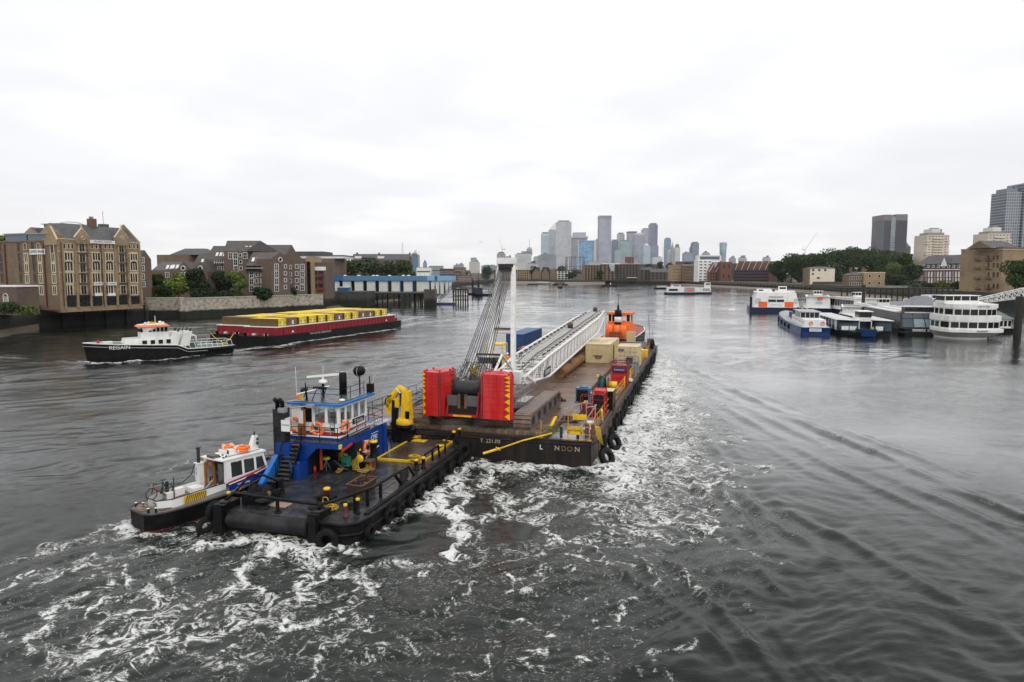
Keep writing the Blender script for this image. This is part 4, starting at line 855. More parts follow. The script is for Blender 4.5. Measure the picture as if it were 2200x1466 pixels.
    # tower cranes
    for px, yt, d, ax, lab in ((1079,513,1990,-7, 'red tower crane with raised jib on the unfinished tower'),(1423,517,2900,-6, 'pale tower crane left of the narrow blue tower'),(1727,500,1500,24, 'slender tower crane with long raised jib above the park trees')):
        t = thing('tower_crane', lab, 'tower crane', (XD(px, d), d, GZ)); cm = mat('crane_red', (.35,.12,.10)) if px == 1079 else mat('crane_grey', (.4,.4,.4)); s_ = d/FPX
        yb = {1079: 536,1423: 535,1727: 537}[px]; zb = ZD(yb, d)-GZ; zt = ZD(yt, d)-GZ; mb = MB(); mb.tube((0,0,0),(0,0, zb),.8, cm, 4); mb.build('mast', t)
        mb = MB(); mb.tube((0,0, zb),(ax*s_, 0, zt),.6, cm, 4,.3); mb.tube((0,0, zb),(-math.copysign(7, ax)*s_, 0, zb),.9, cm, 4); mb.tube((-math.copysign(5, ax)*s_, 0, zb),(-math.copysign(5, ax)*s_*.6,0, zb+9*s_),.35, cm, 4); mb.build('jib', t)
sky_line()
# ------------------------------------------------------------ the far bank: old warehouses and houses
def house(label, pl, pr, yt, d, m, z0=GZ, dep=14, rows=3, cols=6, roof=None, yr=None, name='warehouse', cat='building', fr=None, gl=None, along='x', w=.9, h=1.5, dr=None, **k):
    b = Bl(name, label, cat, pl, pr, d, dr, z0); ze = b.uz((pl+pr)/2, yt)[1]; b.block(0, b.L, ze, dep, m)
    if roof == 'gable': b.gab(0, b.L, ze, ZD(yr, d+(dep/2 if along == 'x' else 0))-b.z0, dep, m, slate, along)
    if roof == 'hip': b.hip(0, b.L, ze, ZD(yr, d+dep/2)-b.z0, dep, slate)
    if d > 1000: w, h, cols = w*1.7, h*1.55, max(2, int(cols*.75))
    if rows: b.grid(b.L*.04, b.L*.96, cols, [ze*(i+.55)/rows for i in range(rows)], w, h, fr=fr or (m if d > 700 else whitec), gl=gl or glassd, cols=1, ft=.12, **k)
    b.ze = ze; return b
b_dk = mat_brick('dark_sooty_brick', (.10,.075,.06),(.075,.058,.05),(.09,.08,.07), amt=.4)
a = house('tan brick terrace beside the crane mast head', 1058,1104,580,1250, b_tan, rows=4, cols=10, dep=20, w=1.4, h=2.)
a = house('yellow brick riverside flats right of the crane mast', 1106,1137,580,1220, b_tan, rows=4, cols=8, w=1.4, h=2., name='brick_flats')
a = house('low brown gabled flats on the sandy foreshore', 1137,1197,588,1180, b_mix, rows=3, cols=14, w=1.3, h=1.8, name='brick_flats')
for px in (1152,1172,1190): u, z = a.uz(px, 577); mb = MB(); mb.gable(u-6, u+6,-.5,8, a.ze, z, b_mix, slate, 'y'); mb.box(u-6, u+6,-.5,0,1, a.ze, b_mix); mb.build('gable', a.e)
a = house('small white balconied flats behind the sandy foreshore', 1197,1227,583,1190, white, rows=4, cols=6, w=2.4, h=1.6, name='white_flats', fr=b_mix)
a = house('tall brown brick warehouse at the left of the old wharves', 1254,1294,570,1120, b_mix, rows=6, cols=9, dep=30, w=1.4, h=1.9)
a = house('brown brick warehouse with angled glass corner in the old wharves', 1294,1321,568,1110, b_mix, rows=6, cols=5, dep=30, w=1.8, h=1.9)
q = MB(); u0, z0 = a.uz(1307,567); u1, z1 = a.uz(1320,583); q.add([(u0,-2.5, z0),(u1,-2.5, z0-2),(u1-1,-2.5, z1),(u0+4,-2.5, z1),(u0,0, z0),(u1,0, z0),(u1-1,0, z1),(u0+4,0, z1)],[(0,1,2,3),(0,4,5,1),(1,5,6,2),(2,6,7,3),(3,7,4,0)], mat('sloped_glazing', (.35,.4,.45),.1)); q.build('sloped_window', a.e)
u0, z0 = a.uz(1299,571); mb = MB(); mb.box(0, a.L+8,-1.5,6, a.ze, a.ze+1.4, whitec); mb.build('roof_edge', a.e)
a = house('dark old granary with tall chimneys and pyramid roofs', 1321,1373,568,1120, b_dk, rows=6, cols=10, dep=26, w=1.3, h=1.7, name='old_granary')
for px, yt, m in ((1351,552, b_red),(1361,553, b_bro)): u, z = a.uz(px, yt); mb = MB(); mb.box(u-(5 if px < 1355 else 1.4), u+(5 if px < 1355 else 1.4),4,8, a.ze, z, m); mb.build('chimney', a.e)
for px, w_, yt in ((1338,12,559),(1365,12,562)): u, z = a.uz(px, yt); mb = MB(); mb.prism([(u-w_, 1),(u+w_, 1),(u+w_, 22),(u-w_, 22)], a.ze, z, mat('pale_slate', (.22,.21,.2)),[(u-1,10),(u+1,10),(u+1,12),(u-1,12)]); mb.build('roof', a.e)
q = thing('river_jetty', 'dark timber jetty with a white topped kiosk below the granary', 'jetty', (XD(1352,1080),1080,0)); mb = MB(); mb.box(-10,12,0,8,4,6, m_pile); [mb.box(-10+i*3,-9.2+i*3,0,.8,-1,4, m_pile) for i in range(8)]; mb.build('jetty_frame', q); mb = MB(); mb.box(-3,12,1,6,8.6,9.4, white); mb.box(-1,10,1,6,6,8.6, glassd); mb.build('kiosk_roof', q)
a = house('low dark brick warehouse beside the granary', 1373,1402,580,1120, b_dk, rows=4, cols=5, roof='gable', yr=574, w=1.2, h=1.6)
a = house('dark brick warehouse with long pitched slate roof', 1397,1442,585,1105, b_dk, rows=3, cols=7, roof='gable', yr=578, w=1.3, h=1.7, dep=20)
a = house('tan brick warehouse with rusty doors left of the white block', 1443,1467,569,960, b_tan, rows=5, cols=5, dep=24, w=1.1, h=1.5)
a = house('brown brick warehouse against the white modern block', 1467,1499,571,950, b_mix, rows=5, cols=8, dep=24, w=1.1, h=1.5, roof='gable', yr=568)
a = house('white modern riverside flats with stepped top floors', 1499,1530,560,890, white, rows=7, cols=3, w=3.2, h=1.3, dep=20, name='modern_flats', fr=white)
mb = MB(); u0, z0 = a.uz(1500,548.5); u1, _ = a.uz(1551,548); mb.box(1, u1,3,18, a.ze, z0, whitec); mb.box(3, u1-2,2.7,3, a.ze+.6, z0-1.6, glassb); mb.box(0, u1+.5,1,19, a.ze-.1, a.ze+1.2, white); mb.build('top_storey', a.e)
a2 = house('white blank flank of the modern riverside flats', 1530,1551,563,895, white, rows=0, cols=0, dep=18, name='modern_flats')
a = house('red brown terrace end with tall pointed gables', 1524,1548,585,880, b_red, rows=3, cols=4, name='red_terrace', w=1.6, h=1.8)
def points(a, ps, w_, ztop):
    for px in ps: u, z = a.uz(px, ztop); mb = MB(); mb.add([(u-w_, -.4, a.ze),(u+w_, -.4, a.ze),(u+w_*.8,-.4, z),(u-w_, 12, a.ze),(u+w_, 12, a.ze),(u+w_*.8,12, z)],[(0,1,2),(3,5,4),(0,2,5,3),(1,4,5,2)], b_red); mb.tube((u-w_, -.6, a.ze),(u+w_*.8,-.6, z),.35, whitec, 4); mb.build('gable', a.e)
points(a, (1530,1544),3.9,564)
a = house('plain red brick stair tower in the terrace', 1548,1572,563,870, b_red, rows=2, cols=2, name='red_terrace', w=1.2, h=4.5)
a = house('long red terrace of pointed gables with blue balconies', 1575,1652,580,850, b_red, rows=4, cols=14, name='red_terrace', w=2., h=1.7, dr=800)
points(a, (1585,1598,1611,1624,1637,1650),3.1,561.5)
mb = MB(); bb = mat('balcony_blue', (.06,.07,.11))
for i in range(4): z = 2.5+i*3.6; mb.box(0, a.L, -2.2,0, z, z+.25, bb); mb.box(0, a.L, -2.25,-2.15, z+.25, z+1.2, bb) if i % 2 else None; [mb.box(j*a.L/24, j*a.L/24+.25,-2.3,-2.1, z, z+3.2, bb) for j in range(25)]
mb.build('balcony', a.e)
a = house('red brick building partly hidden by the park trees', 1645,1690,563,900, b_red, rows=0, dep=10, name='red_building')
a = house('cream rendered house with slate roof standing on the river wall', 1740,1793,577,580, mat('cream_render', (.70,.64,.50),.7, var=.06, dirt=(.45,.4,.3), dirt_amt=.3), rows=0, roof='hip', yr=573, dep=11, name='cream_house', cat='house')
for px, py in ((1747,580.5),(1760,580.5),(1773,580.5),(1746.5,589)): u, z = a.uz(px, py); a.win(u, z, 1.9 if px != 1746.5 else 1.5,1.9, fr=white, gl=glassd, ft=.1)
u, z = a.uz(1758,597.5); a.win(u, z, 2.6,1.5, fr=white, gl=glassd, ft=.1)
q = MB(); u0, z0 = a.uz(1746,605.5); q.box(u0, a.L+9,-.9,-.1,-1, z0, b_dk); q.build('yard_wall', a.e)
q = MB(); q.box(-1.6,0,0,11,-.5, a.ze, b_mix); q.build('wall', a.e)
a = house('old brown brick pub with slate roof and chimneys', 1824,1856,592,492, b_mix, rows=2, cols=6, roof='hip', yr=584, dep=10, name='riverside_pub', cat='pub', w=1.1, h=1.6, fr=white)
for px in (1835,1862): u, z = a.uz(px, 575); mb = MB(); mb.box(u-.8, u+.8,4,5.5, a.ze, z, b_red); mb.build('chimney', a.e)
a = house('lower tan brick pub wing with white parapet', 1856,1901,587,490, b_tan, rows=2, cols=2, dep=10, name='riverside_pub', cat='pub', w=1.5, h=1.7, fr=white); mb = MB(); mb.box(-.2, a.L+.2,-.2,10.2, a.ze+.003, a.ze+.7, stone); mb.build('parapet', a.e)
a = house('long red brick building with white sash windows and dormers', 1983,2084,578.5,455, b_red, rows=0, dep=16, name='school_building', dr=415); 
zr = ZD(551,450)-a.z0; a.block(.3, a.L-.3, a.ze+3.4,14, slate, 'roof', y0=.8, z0=a.ze); u0, _ = a.uz(1966,560); a.gab(-6, a.L+8, a.ze+3.41, zr+.6,15, b_red, slate)
mb = MB(); mb.box(-.2, a.L+.2,-.4,0, a.ze-.6, a.ze, white); mb.build('cornice', a.e)
for y, hh in ((590,3.2),(603,2.9)):
    for i in range(15): u, z = a.uz(1989+i*6.5, y); a.win(u, z, 1.05, hh, cols=2, rows=3, ft=.12, gl=whitec if i % 3 else glass)
for i in range(8): u, z = a.uz(1993+i*11,572.5); mb = MB(); mb.box(u-.9, u+.9,.2,2, z-.9, z+.9, white); mb.box(u-.65, u+.65,.15,.2, z-.65, z+.65, glass); mb.build('dormer', a.e)
u, z = a.uz(2029,562); mb = MB(); mb.gable(u-3.2, u+3.2,-.2,5, a.ze+1.8, z+2.5, white, slate, 'y'); mb.build('pediment', a.e)
# big yellow brick warehouse at the right edge
a = Bl('corner_warehouse', 'tall yellow brick warehouse with arched windows and iron balconies', 'building', 2083,2150,352,338); ze = a.uz(2110,536)[1]; a.block(0, a.L, ze, 30, b_yel); mb = MB(); mb.box(-.6, a.L+.6,-.7,30.6, ze+.003, ze+.9, b_mix); mb.box(-.3, a.L+.3,-.35,30.3, ze-.6, ze, stone); mb.build('cornice', a.e)
for y in (553,570,590,615):
    for px in (2088,2096,2104.5,2114,2124,2135,2143.5): u, z = a.uz(px, y); a.win(u, z-.3,.95,2.0 if y > 560 else 1.7, fr=b_tan, gl=glassd, cols=2, ft=.16, arch=.5)
for y in (560,578,599,621):
    for px in (2102,2124): u, z = a.uz(px, y); mb = MB(); mb.box(u-1.6, u+1.6,-1.3,0, z-.1, z, maroon); [mb.box(u-1.6+j*.4, u-1.55+j*.4,-1.3,-1.25, z, z+1, iron) for j in range(9)]; mb.box(u-1.6, u+1.6,-1.32,-1.24, z+1, z+1.08, iron); mb.build('balcony', a.e)
b = Bl('corner_warehouse_flank', 'plain yellow brick flank wall of the tall warehouse', 'building', 2150.5,2330,338.2,372); b.block(0, b.L, ze, 20, b_yel, top=b_mix); u, z = b.uz(2172,552); b.win(u, z, 3.4,2.6, fr=b_yel, gl=glassd, cols=2)
mb = MB(); u0, z0 = b.uz(2166,519); mb.gable(-6, u0+14,2,14, ze+.3, z0+.5, b_mix, slate, 'x'); mb.build('roof', b.e)
# right hand towers
t, w, h, dp = tower('corner_tower', 'dark ribbed tower with raised corner screens above the park trees', 1893,1942,474,900,(.17,.175,.19),(.05,.06,.075),3.0,3.2,.8, rough=.35)
mb = MB(); sm = mat('screen_taupe', (.22,.20,.195)); mb.box(-w/2-.3,-w*.21,-.4, dp, h, h+7.5, sm); mb.box(w*.02, w/2+.3,-.4, dp, h, h+8, sm); mb.build('corner_screen', t)
mb = MB(); mb.box(-w*.2,0,-.7,0,0, h+5, mat_grid('pale_glass_strip', (.3,.34,.36),(.2,.25,.27),2,3.2,.4)); mb.build('glass_strip', t)
mb = MB(); [mb.box(-w/2+i*w/22-.18,-w/2+i*w/22+.18,-.9,0,0, h, mat('fin_grey', (.2,.2,.22))) for i in list(range(0,7))+list(range(11,23))]; mb.build('fin', t)
tower('grey_side_block', 'low dark block left of the corner screened tower', 1880,1893,519,950,(.17,.17,.18),(.06,.065,.07),3,3.2,.8, cat='block'); tower('brown_side_block', 'low brownish block right of the corner screened tower', 1940,1953,530,950,(.18,.15,.14),(.07,.07,.07),3,3.2,.8, cat='block')
def cream(label, pl, pr, yt, d):
    t, w, h, dp = tower('council_tower', label, pl, pr, yt, d, (.62,.54,.44),(.14,.13,.13),3.4,2.75,.85, cat='tower block')
    mb = MB(); mb.box(-w*.19, w*.19,4, dp-4, h, h+6.5, mat('cream_panel', (.66,.60,.50))); mb.build('lift_house', t); mb = MB()
    for i in range(int(h/2.75)-1): z = 1.5+i*2.75; mb.box(-w*.2, w*.2,-1.4,0, z, z+1.0, mat('cream_panel', (.66,.60,.50))); mb.box(-w/2-.8,-w*.4,-.8,5, z, z+1.1, mat('cream_panel', (.66,.6,.5))) if (i//2) % 2 else None; mb.box(w*.4, w/2+.8,-.8,5, z, z+1.1, mat('cream_panel', (.66,.6,.5))) if (i//2) % 2 else None
    mb.build('balcony', t); return t
cream('cream council tower block with stacked balconies beyond the park', 1987,2034,505,720); cream('cream council tower block just left of the grey glass high-rise', 2117,2165,502,700)
t, w, h, dp = tower('glass_high_rise', 'very tall grey glass high-rise with stepped top at the right edge', 2151,2184,412,800,(.33,.35,.38),(.10,.12,.15),2.6,3.3,.55, dep=26)
mb = MB(); mb.box(w/2, w/2+22,-3,26,-2, ZD(394,800)-GZ, mat_grid('high_rise_front', (.30,.32,.35),(.09,.11,.14),2.6,3.3,.5)); [mb.box(w/2+1+i*3.4, w/2+1.6+i*3.4,-3.7,-3,0, ZD(390,800)-GZ, mat('fin_light', (.4,.42,.45))) for i in range(7)]; mb.build('front_slab', t)
# trees of the right bank and the far shore
for i, (px, d, yt, w_, k, l) in enumerate([(1672,720,560,34, 'dark', 'dark tree at the left end of the park wood beside the red terrace'),(1700,700,546,60, 'mid', 'broad park tree left of the cream house'),(1718,690,556,50, 'dark', 'dark low tree next to the cream house'),(1745,760,545,56, 'mid', 'park tree rising above the cream house roof'),
        (1785,740,533,70, 'mid', 'tall park tree right above the cream house'),(1815,700,545,50, 'dark', 'dark tree between the cream house and the pub'),(1832,760,530,66, 'mid', 'tall rounded tree behind the pub chimneys'),(1870,780,531,70, 'mid', 'very broad tree behind the pub'),(1905,720,540,60, 'mid', 'leafy tree below the dark ribbed tower'),
        (1912,600,566,40, 'lime', 'paler green tree right of the pub'),(1945,740,545,56, 'mid', 'tree under the brownish side block'),(1960,560,572,56, 'dark', 'dark tree left of the long red brick building'),(1975,760,542,44, 'mid', 'park tree left of the first cream council tower'),(2010,800,544,60, 'mid', 'tree crown below the first cream council tower'),
        (2062,800,547,40, 'mid', 'small tree crown behind the long slate roof'),(1800,620,585,44, 'dark', 'dark bush beside the cream house gate'),(1925,540,592,60, 'dark', 'low dark tree near the pub garden'),(2182,318,562,70, 'mid', 'large green tree in front of the yellow brick flank'),(2215,322,552,70, 'dark', 'dark green tree cut by the right edge')]):
    tz(px, d, yt, w_, k, l, n=2400 if d > 400 else 4200, ls=.0011*d+.1, low=.1)
for i, (px, d, yt, w_, k, l) in enumerate([(1975,400,606,60, 'dark', 'dark garden shrub on the river wall left of the yellow bush'),(2022,400,604,44, 'lime', 'yellow green bush before the long red brick building'),(2060,395,606,40, 'dark', 'dark garden shrub before the long red brick building'),(2000,402,610,40, 'mid', 'green garden shrub below the sash windows')]):
    tz(px, d, yt, w_, k, l, n=1200, ls=.4, low=0, trunk=False, name='shrub', cat='shrub')
for i, (px, d, yt, w_, k, l) in enumerate([(1047,1150,572,32, 'dark', 'round dark tree on the far shore left of the crane mast'),(1150,1300,573,20, 'dark', 'dark tree behind the gabled flats on the far shore'),(1175,1320,575,26, 'mid', 'tree between the far flats and the grey office block'),(1205,1320,571,28, 'mid', 'tree behind the small white flats'),(1235,1250,578,28, 'dark', 'dark tree below the gasholder'),(1228,1180,586,24, 'dark', 'dark tree at the end of the sandy foreshore'),
        (1288,1110,582,14, 'dark', 'small tree against the old brown warehouse'),(1395,1250,566,26, 'dark', 'tree above the low dark warehouse'),(1418,1250,559,26, 'dark', 'tall dark tree left of the church tower'),(1440,1260,562,24, 'dark', 'dark tree under the church tower'),(1475,1200,562,22, 'dark', 'dark tree behind the tan warehouse'),(1000,1240,582,26, 'dark', 'dark tree on the far left shore')]):
    tz(px, d, yt, w_, k, l, n=1100, ls=1.1, low=.05)
# long masses of low far buildings and woodland that read as one
def far_mass():
    g = random.Random(3); labs = ['dark', 'pale', 'grey', 'brown', 'low', 'flat roofed', 'glass fronted', 'stone coloured']
    spec = [(895,925,575,900, white),(922,950,572,950, mat('glass_roof_grey', (.25,.3,.3))),(945,975,578,900, b_dk),(975,1000,575,1200, b_mix),(985,1012,592,800, b_red),(1010,1040,588,1300, b_mix),(1225,1258,588,1200, b_bro),(1110,1260,580,1500, b_mix),(1580,1690,566,1100, b_dk),(1265,1300,562,1500, mat('pale_shed', (.4,.4,.38))),(1370,1420,568,1500, b_dk),(1455,1500,562,1400, slate),(905,990,583,1000, b_dk)]
    labels = ['white balconied flats at the far left shore', 'glass roofed low hall on the far left shore', 'dark shed right of the glass roofed hall', 'brown row behind the far mooring', 'low red brick boat house on the far left shore', 'brown row left of the round far tree', 'brown row right of the sandy foreshore', 'long brown row behind the foreshore flats', 'dark row behind the red terrace', 'pale shed roof above the old warehouses', 'dark roofs between the granary and the church', 'slate roofs right of the church tower', 'long dark quay sheds on the far left shore']
    for (pl, pr, yt, d, m), lb in zip(spec, labels):
        b = Bl('riverside_row', lb, 'buildings', pl, pr, d); ze = b.uz((pl+pr)/2, yt)[1]; b.block(0, b.L, ze, 20, m, top=slate if pr-pl < 40 else None)
        n = max(3, min(12, int((pr-pl)/4)))
        b.grid(b.L*.03, b.L*.97, n, [ze*.3, ze*.7],2.2,1.8, fr=whitec, gl=glassd, cols=2, ft=.2)
far_mass()
# ------------------------------------------------------------ materials of the craft
rust = mat('rusty_steel', (.16,.085,.055),.8, var=.35, scale=2, dirt=(.07,.04,.03), dscale=1.2, bump=.2)
hullbrown = mat('barge_hull_side', (.06,.042,.034),.7, var=.3, scale=1, dirt=(.17,.15,.14), dirt_amt=.7, dscale=.5, streak=True)
hullblack = mat('barge_hull_stern', (.006,.005,.0045),.6, var=.3, dirt=(.06,.035,.025), dirt_amt=.5, dscale=.7, streak=True)
black = mat('black_paint', (.004,.004,.005),.5, spec=.2, var=.4, dirt=(.025,.025,.026), dirt_amt=.4, dscale=1.5)
blackd = mat('black_deck', (.020,.022,.026),.28, spec=.4, var=.5, scale=.6, dirt=(.10,.10,.105), dirt_amt=.6, dscale=.8)
rub = mat('black_rubber', (.007,.007,.008),.75, spec=.2, var=.35, scale=3, dirt=(.03,.028,.026), dirt_amt=.4, dscale=2)
yel = mat('yellow_paint', (.80,.50,.015),.45, var=.12, scale=3, dirt=(.35,.16,.03), dirt_amt=.5, dscale=2.5)
yelr = mat('rusty_yellow_rail', (.62,.30,.03),.6, var=.3, scale=4, dirt=(.25,.09,.03), dirt_amt=.7, dscale=3)
red = mat('red_counterweight', (.50,.010,.010),.42, var=.22, scale=.7, dirt=(.66,.085,.08), dirt_amt=.6, dscale=1.3, streak=True)
redd = mat('red_paint', (.50,.02,.02),.45, var=.2)
reddk = mat('dark_red_paint', (.20,.02,.025),.5, var=.3, dirt=(.1,.03,.03))
orange = mat('orange_paint', (.85,.18,.03),.45, var=.12)
cream_ = mat('container_cream', (.62,.50,.27),.5, var=.1, scale=1, dirt=(.40,.30,.17), dirt_amt=.4, dscale=1.0, streak=True)
blue = mat('royal_blue_paint', (.003,.042,.24),.4, var=.18, scale=1, dirt=(.004,.02,.10), dirt_amt=.5, dscale=1)
bluet = mat('light_blue_paint', (.02,.15,.46),.4, var=.12)
blued = mat('container_blue', (.012,.065,.19),.45, var=.15, dirt=(.02,.04,.08), dscale=1.5)
steel = mat('galvanised_steel', (.30,.30,.31),.45,.3, var=.25)
steeld = mat('dark_steel', (.03,.03,.033),.5,.3, var=.3, dirt=(.10,.06,.04), dscale=2)
boomw = mat('crane_white', (.76,.76,.74),.42, var=.06, scale=2, dirt=(.42,.38,.33), dirt_amt=.4, dscale=2.2)
rope = mat('wire_rope', (.07,.07,.075),.45,.3, var=.3, scale=4)
ropey = mat('yellow_rope', (.55,.36,.03),.8, var=.4, scale=9)
greenr = mat('green_rope', (.10,.14,.03),.8, var=.4, scale=6)
grey = mat('grey_walkway', (.40,.39,.36),.7, var=.2, dirt=(.15,.13,.11), dscale=1.2)
concw = mat('wet_steel_deck', (.23,.22,.225),.16, var=.2, scale=.5, dirt=(.13,.10,.08), dirt_amt=.8, dscale=.45)
def wood_mat(name, c, bw, along, rough=.35, gap=.018):
    if name in MATS: return MATS[name]
    m = bpy.data.materials.new(name); m.use_nodes = True; t = m.node_tree; b = t.nodes['Principled BSDF']
    c_ = t.nodes.new('ShaderNodeTexCoord').outputs['Object']; mp = t.nodes.new('ShaderNodeMapping'); mp.inputs['Rotation'].default_value = (0,0, R(90) if along == 'y' else 0); t.links.new(c_, mp.inputs[0])
    br = t.nodes.new('ShaderNodeTexBrick'); t.links.new(mp.outputs[0], br.inputs['Vector']); br.inputs['Scale'].default_value = 1; br.inputs['Brick Width'].default_value = 5.2; br.inputs['Row Height'].default_value = bw; br.inputs['Mortar Size'].default_value = gap; br.inputs['Mortar Smooth'].default_value = .2
    br.inputs['Color1'].default_value = (*[v*.6 for v in c],1); br.inputs['Color2'].default_value = (*[v*1.5 for v in c],1); br.inputs['Mortar'].default_value = (.008,.006,.005,1)
    st = t.nodes.new('ShaderNodeMapping'); st.inputs['Scale'].default_value = (1,9,1) if along == 'x' else (9,1,1); t.links.new(c_, st.inputs[0])
    g = ramp(t, noise(t, st.outputs[0],.9,7,.7),[(.3,(.55,)*3),(.7,(1.5,)*3)]); o = mixc(t, 1., br.outputs[0], g, 'MULTIPLY')
    w = noise(t, c_, .22,5,.6,.6); o = mixc(t, ramp(t, w, [(.45,(0,)*3),(.62,(.75,)*3)]), o, tuple(v*.38 for v in c))
    t.links.new(o, b.inputs['Base Color']); t.links.new(ramp(t, w, [(.42,(rough+.22,)*3),(.62,(rough-.12,)*3)]), b.inputs['Roughness'])
    bp = t.nodes.new('ShaderNodeBump'); bp.inputs['Strength'].default_value = .6; bp.inputs['Distance'].default_value = .02; t.links.new(g, bp.inputs['Height']); t.links.new(bp.outputs[0], b.inputs['Normal'])
    MATS[name] = m; return m
deckw = wood_mat('barge_timber_deck', (.20,.115,.075),.34, 'x', .28,.045); deckw2 = wood_mat('tug_timber_deck', (.075,.05,.04),.2, 'x', .3); matw = wood_mat('timber_mat', (.17,.125,.085),.3, 'y')
wood = mat('varnished_wood', (.28,.11,.035),.4, var=.3, scale=3)
skin = mat('skin', (.45,.25,.18),.6); hivis = mat('hi_vis_orange', (.9,.22,.03),.7)
def BW(x, y, z=1.9): v = l2w(OB, x, y); v.z = z; return v
def TW(x, y, z=1.2): v = l2w(OT, x, y); v.z = z; return v
def bthing(n, l, c, x, y, z=1.9, rz=0., group=None): return thing(n, l, c, BW(x, y, z),-TH+rz, group)
def tthing(n, l, c, x, y, z=1.2, rz=0., group=None): return thing(n, l, c, TW(x, y, z),-TH+rz, group)
# tyre, built once
def tyre(label, pos, rot, s=1., group='tyres hung as fenders'):
    if 'tyre' not in MATS:
        mb = MB(); prof = [(.29,-.13),(.31,-.15),(.50,-.15),(.56,-.12),(.58,-.05),(.58,.05),(.56,.12),(.50,.15),(.31,.15),(.29,.13)]; mb.lathe(prof, rub, n=26, closed=True)
        for i in range(26): a = i*math.pi*2/26; mb.cbox((.58*math.cos(a),.58*math.sin(a),0),(.03,.07,.24), rub, a)
        o = mb.build('fender_tyre'); MATS['tyre'] = o.data; bpy.data.objects.remove(o)
    o = bpy.data.objects.new('fender_tyre', MATS['tyre']); COL.objects.link(o); o.location = pos; o.rotation_euler = rot; o.scale = (s, s, s)
    o['label'] = label; o['category'] = 'tyre'; o['group'] = group; return o
def railing(parent, pts, h, m, n_post=None, r=.025, rails=(1.,.5), name='railing', sp=1.5, feet=False, rp=None):
    mb = MB(); pts = [Vector(p) for p in pts]
    for f in rails: mb.path([p+Vector((0,0, h*f)) for p in pts], r, m, 5)
    for a, b in zip(pts[:-1], pts[1:]):
        k = max(1, round((b-a).length/sp))
        for i in range(k+1):
            p = a.lerp(b, i/k); mb.tube(p, p+Vector((0,0, h)), rp or r*1.1, m, 5)
            if feet: mb.cbox(tuple(p+Vector((0,0,.03))),(.22,.22,.05), m)
    return mb.build(name, parent)
def coil(parent, name, c, rad, turns, m, r=.03, seed=0, h=.25, drop=None):
    g = random.Random(seed); mb = MB(); pts = []
    for i in range(turns*14):
        a = i/14*2*math.pi; q = rad*(.65+.35*math.sin(i*.37+seed))*(1+.12*g.random()); pts.append((c[0]+q*math.cos(a), c[1]+q*math.sin(a)*.85, c[2]+.04+h*(i/(turns*14))+.05*g.random()))
    mb.path(pts, r*.62, m, 5); return mb.build(name, parent)
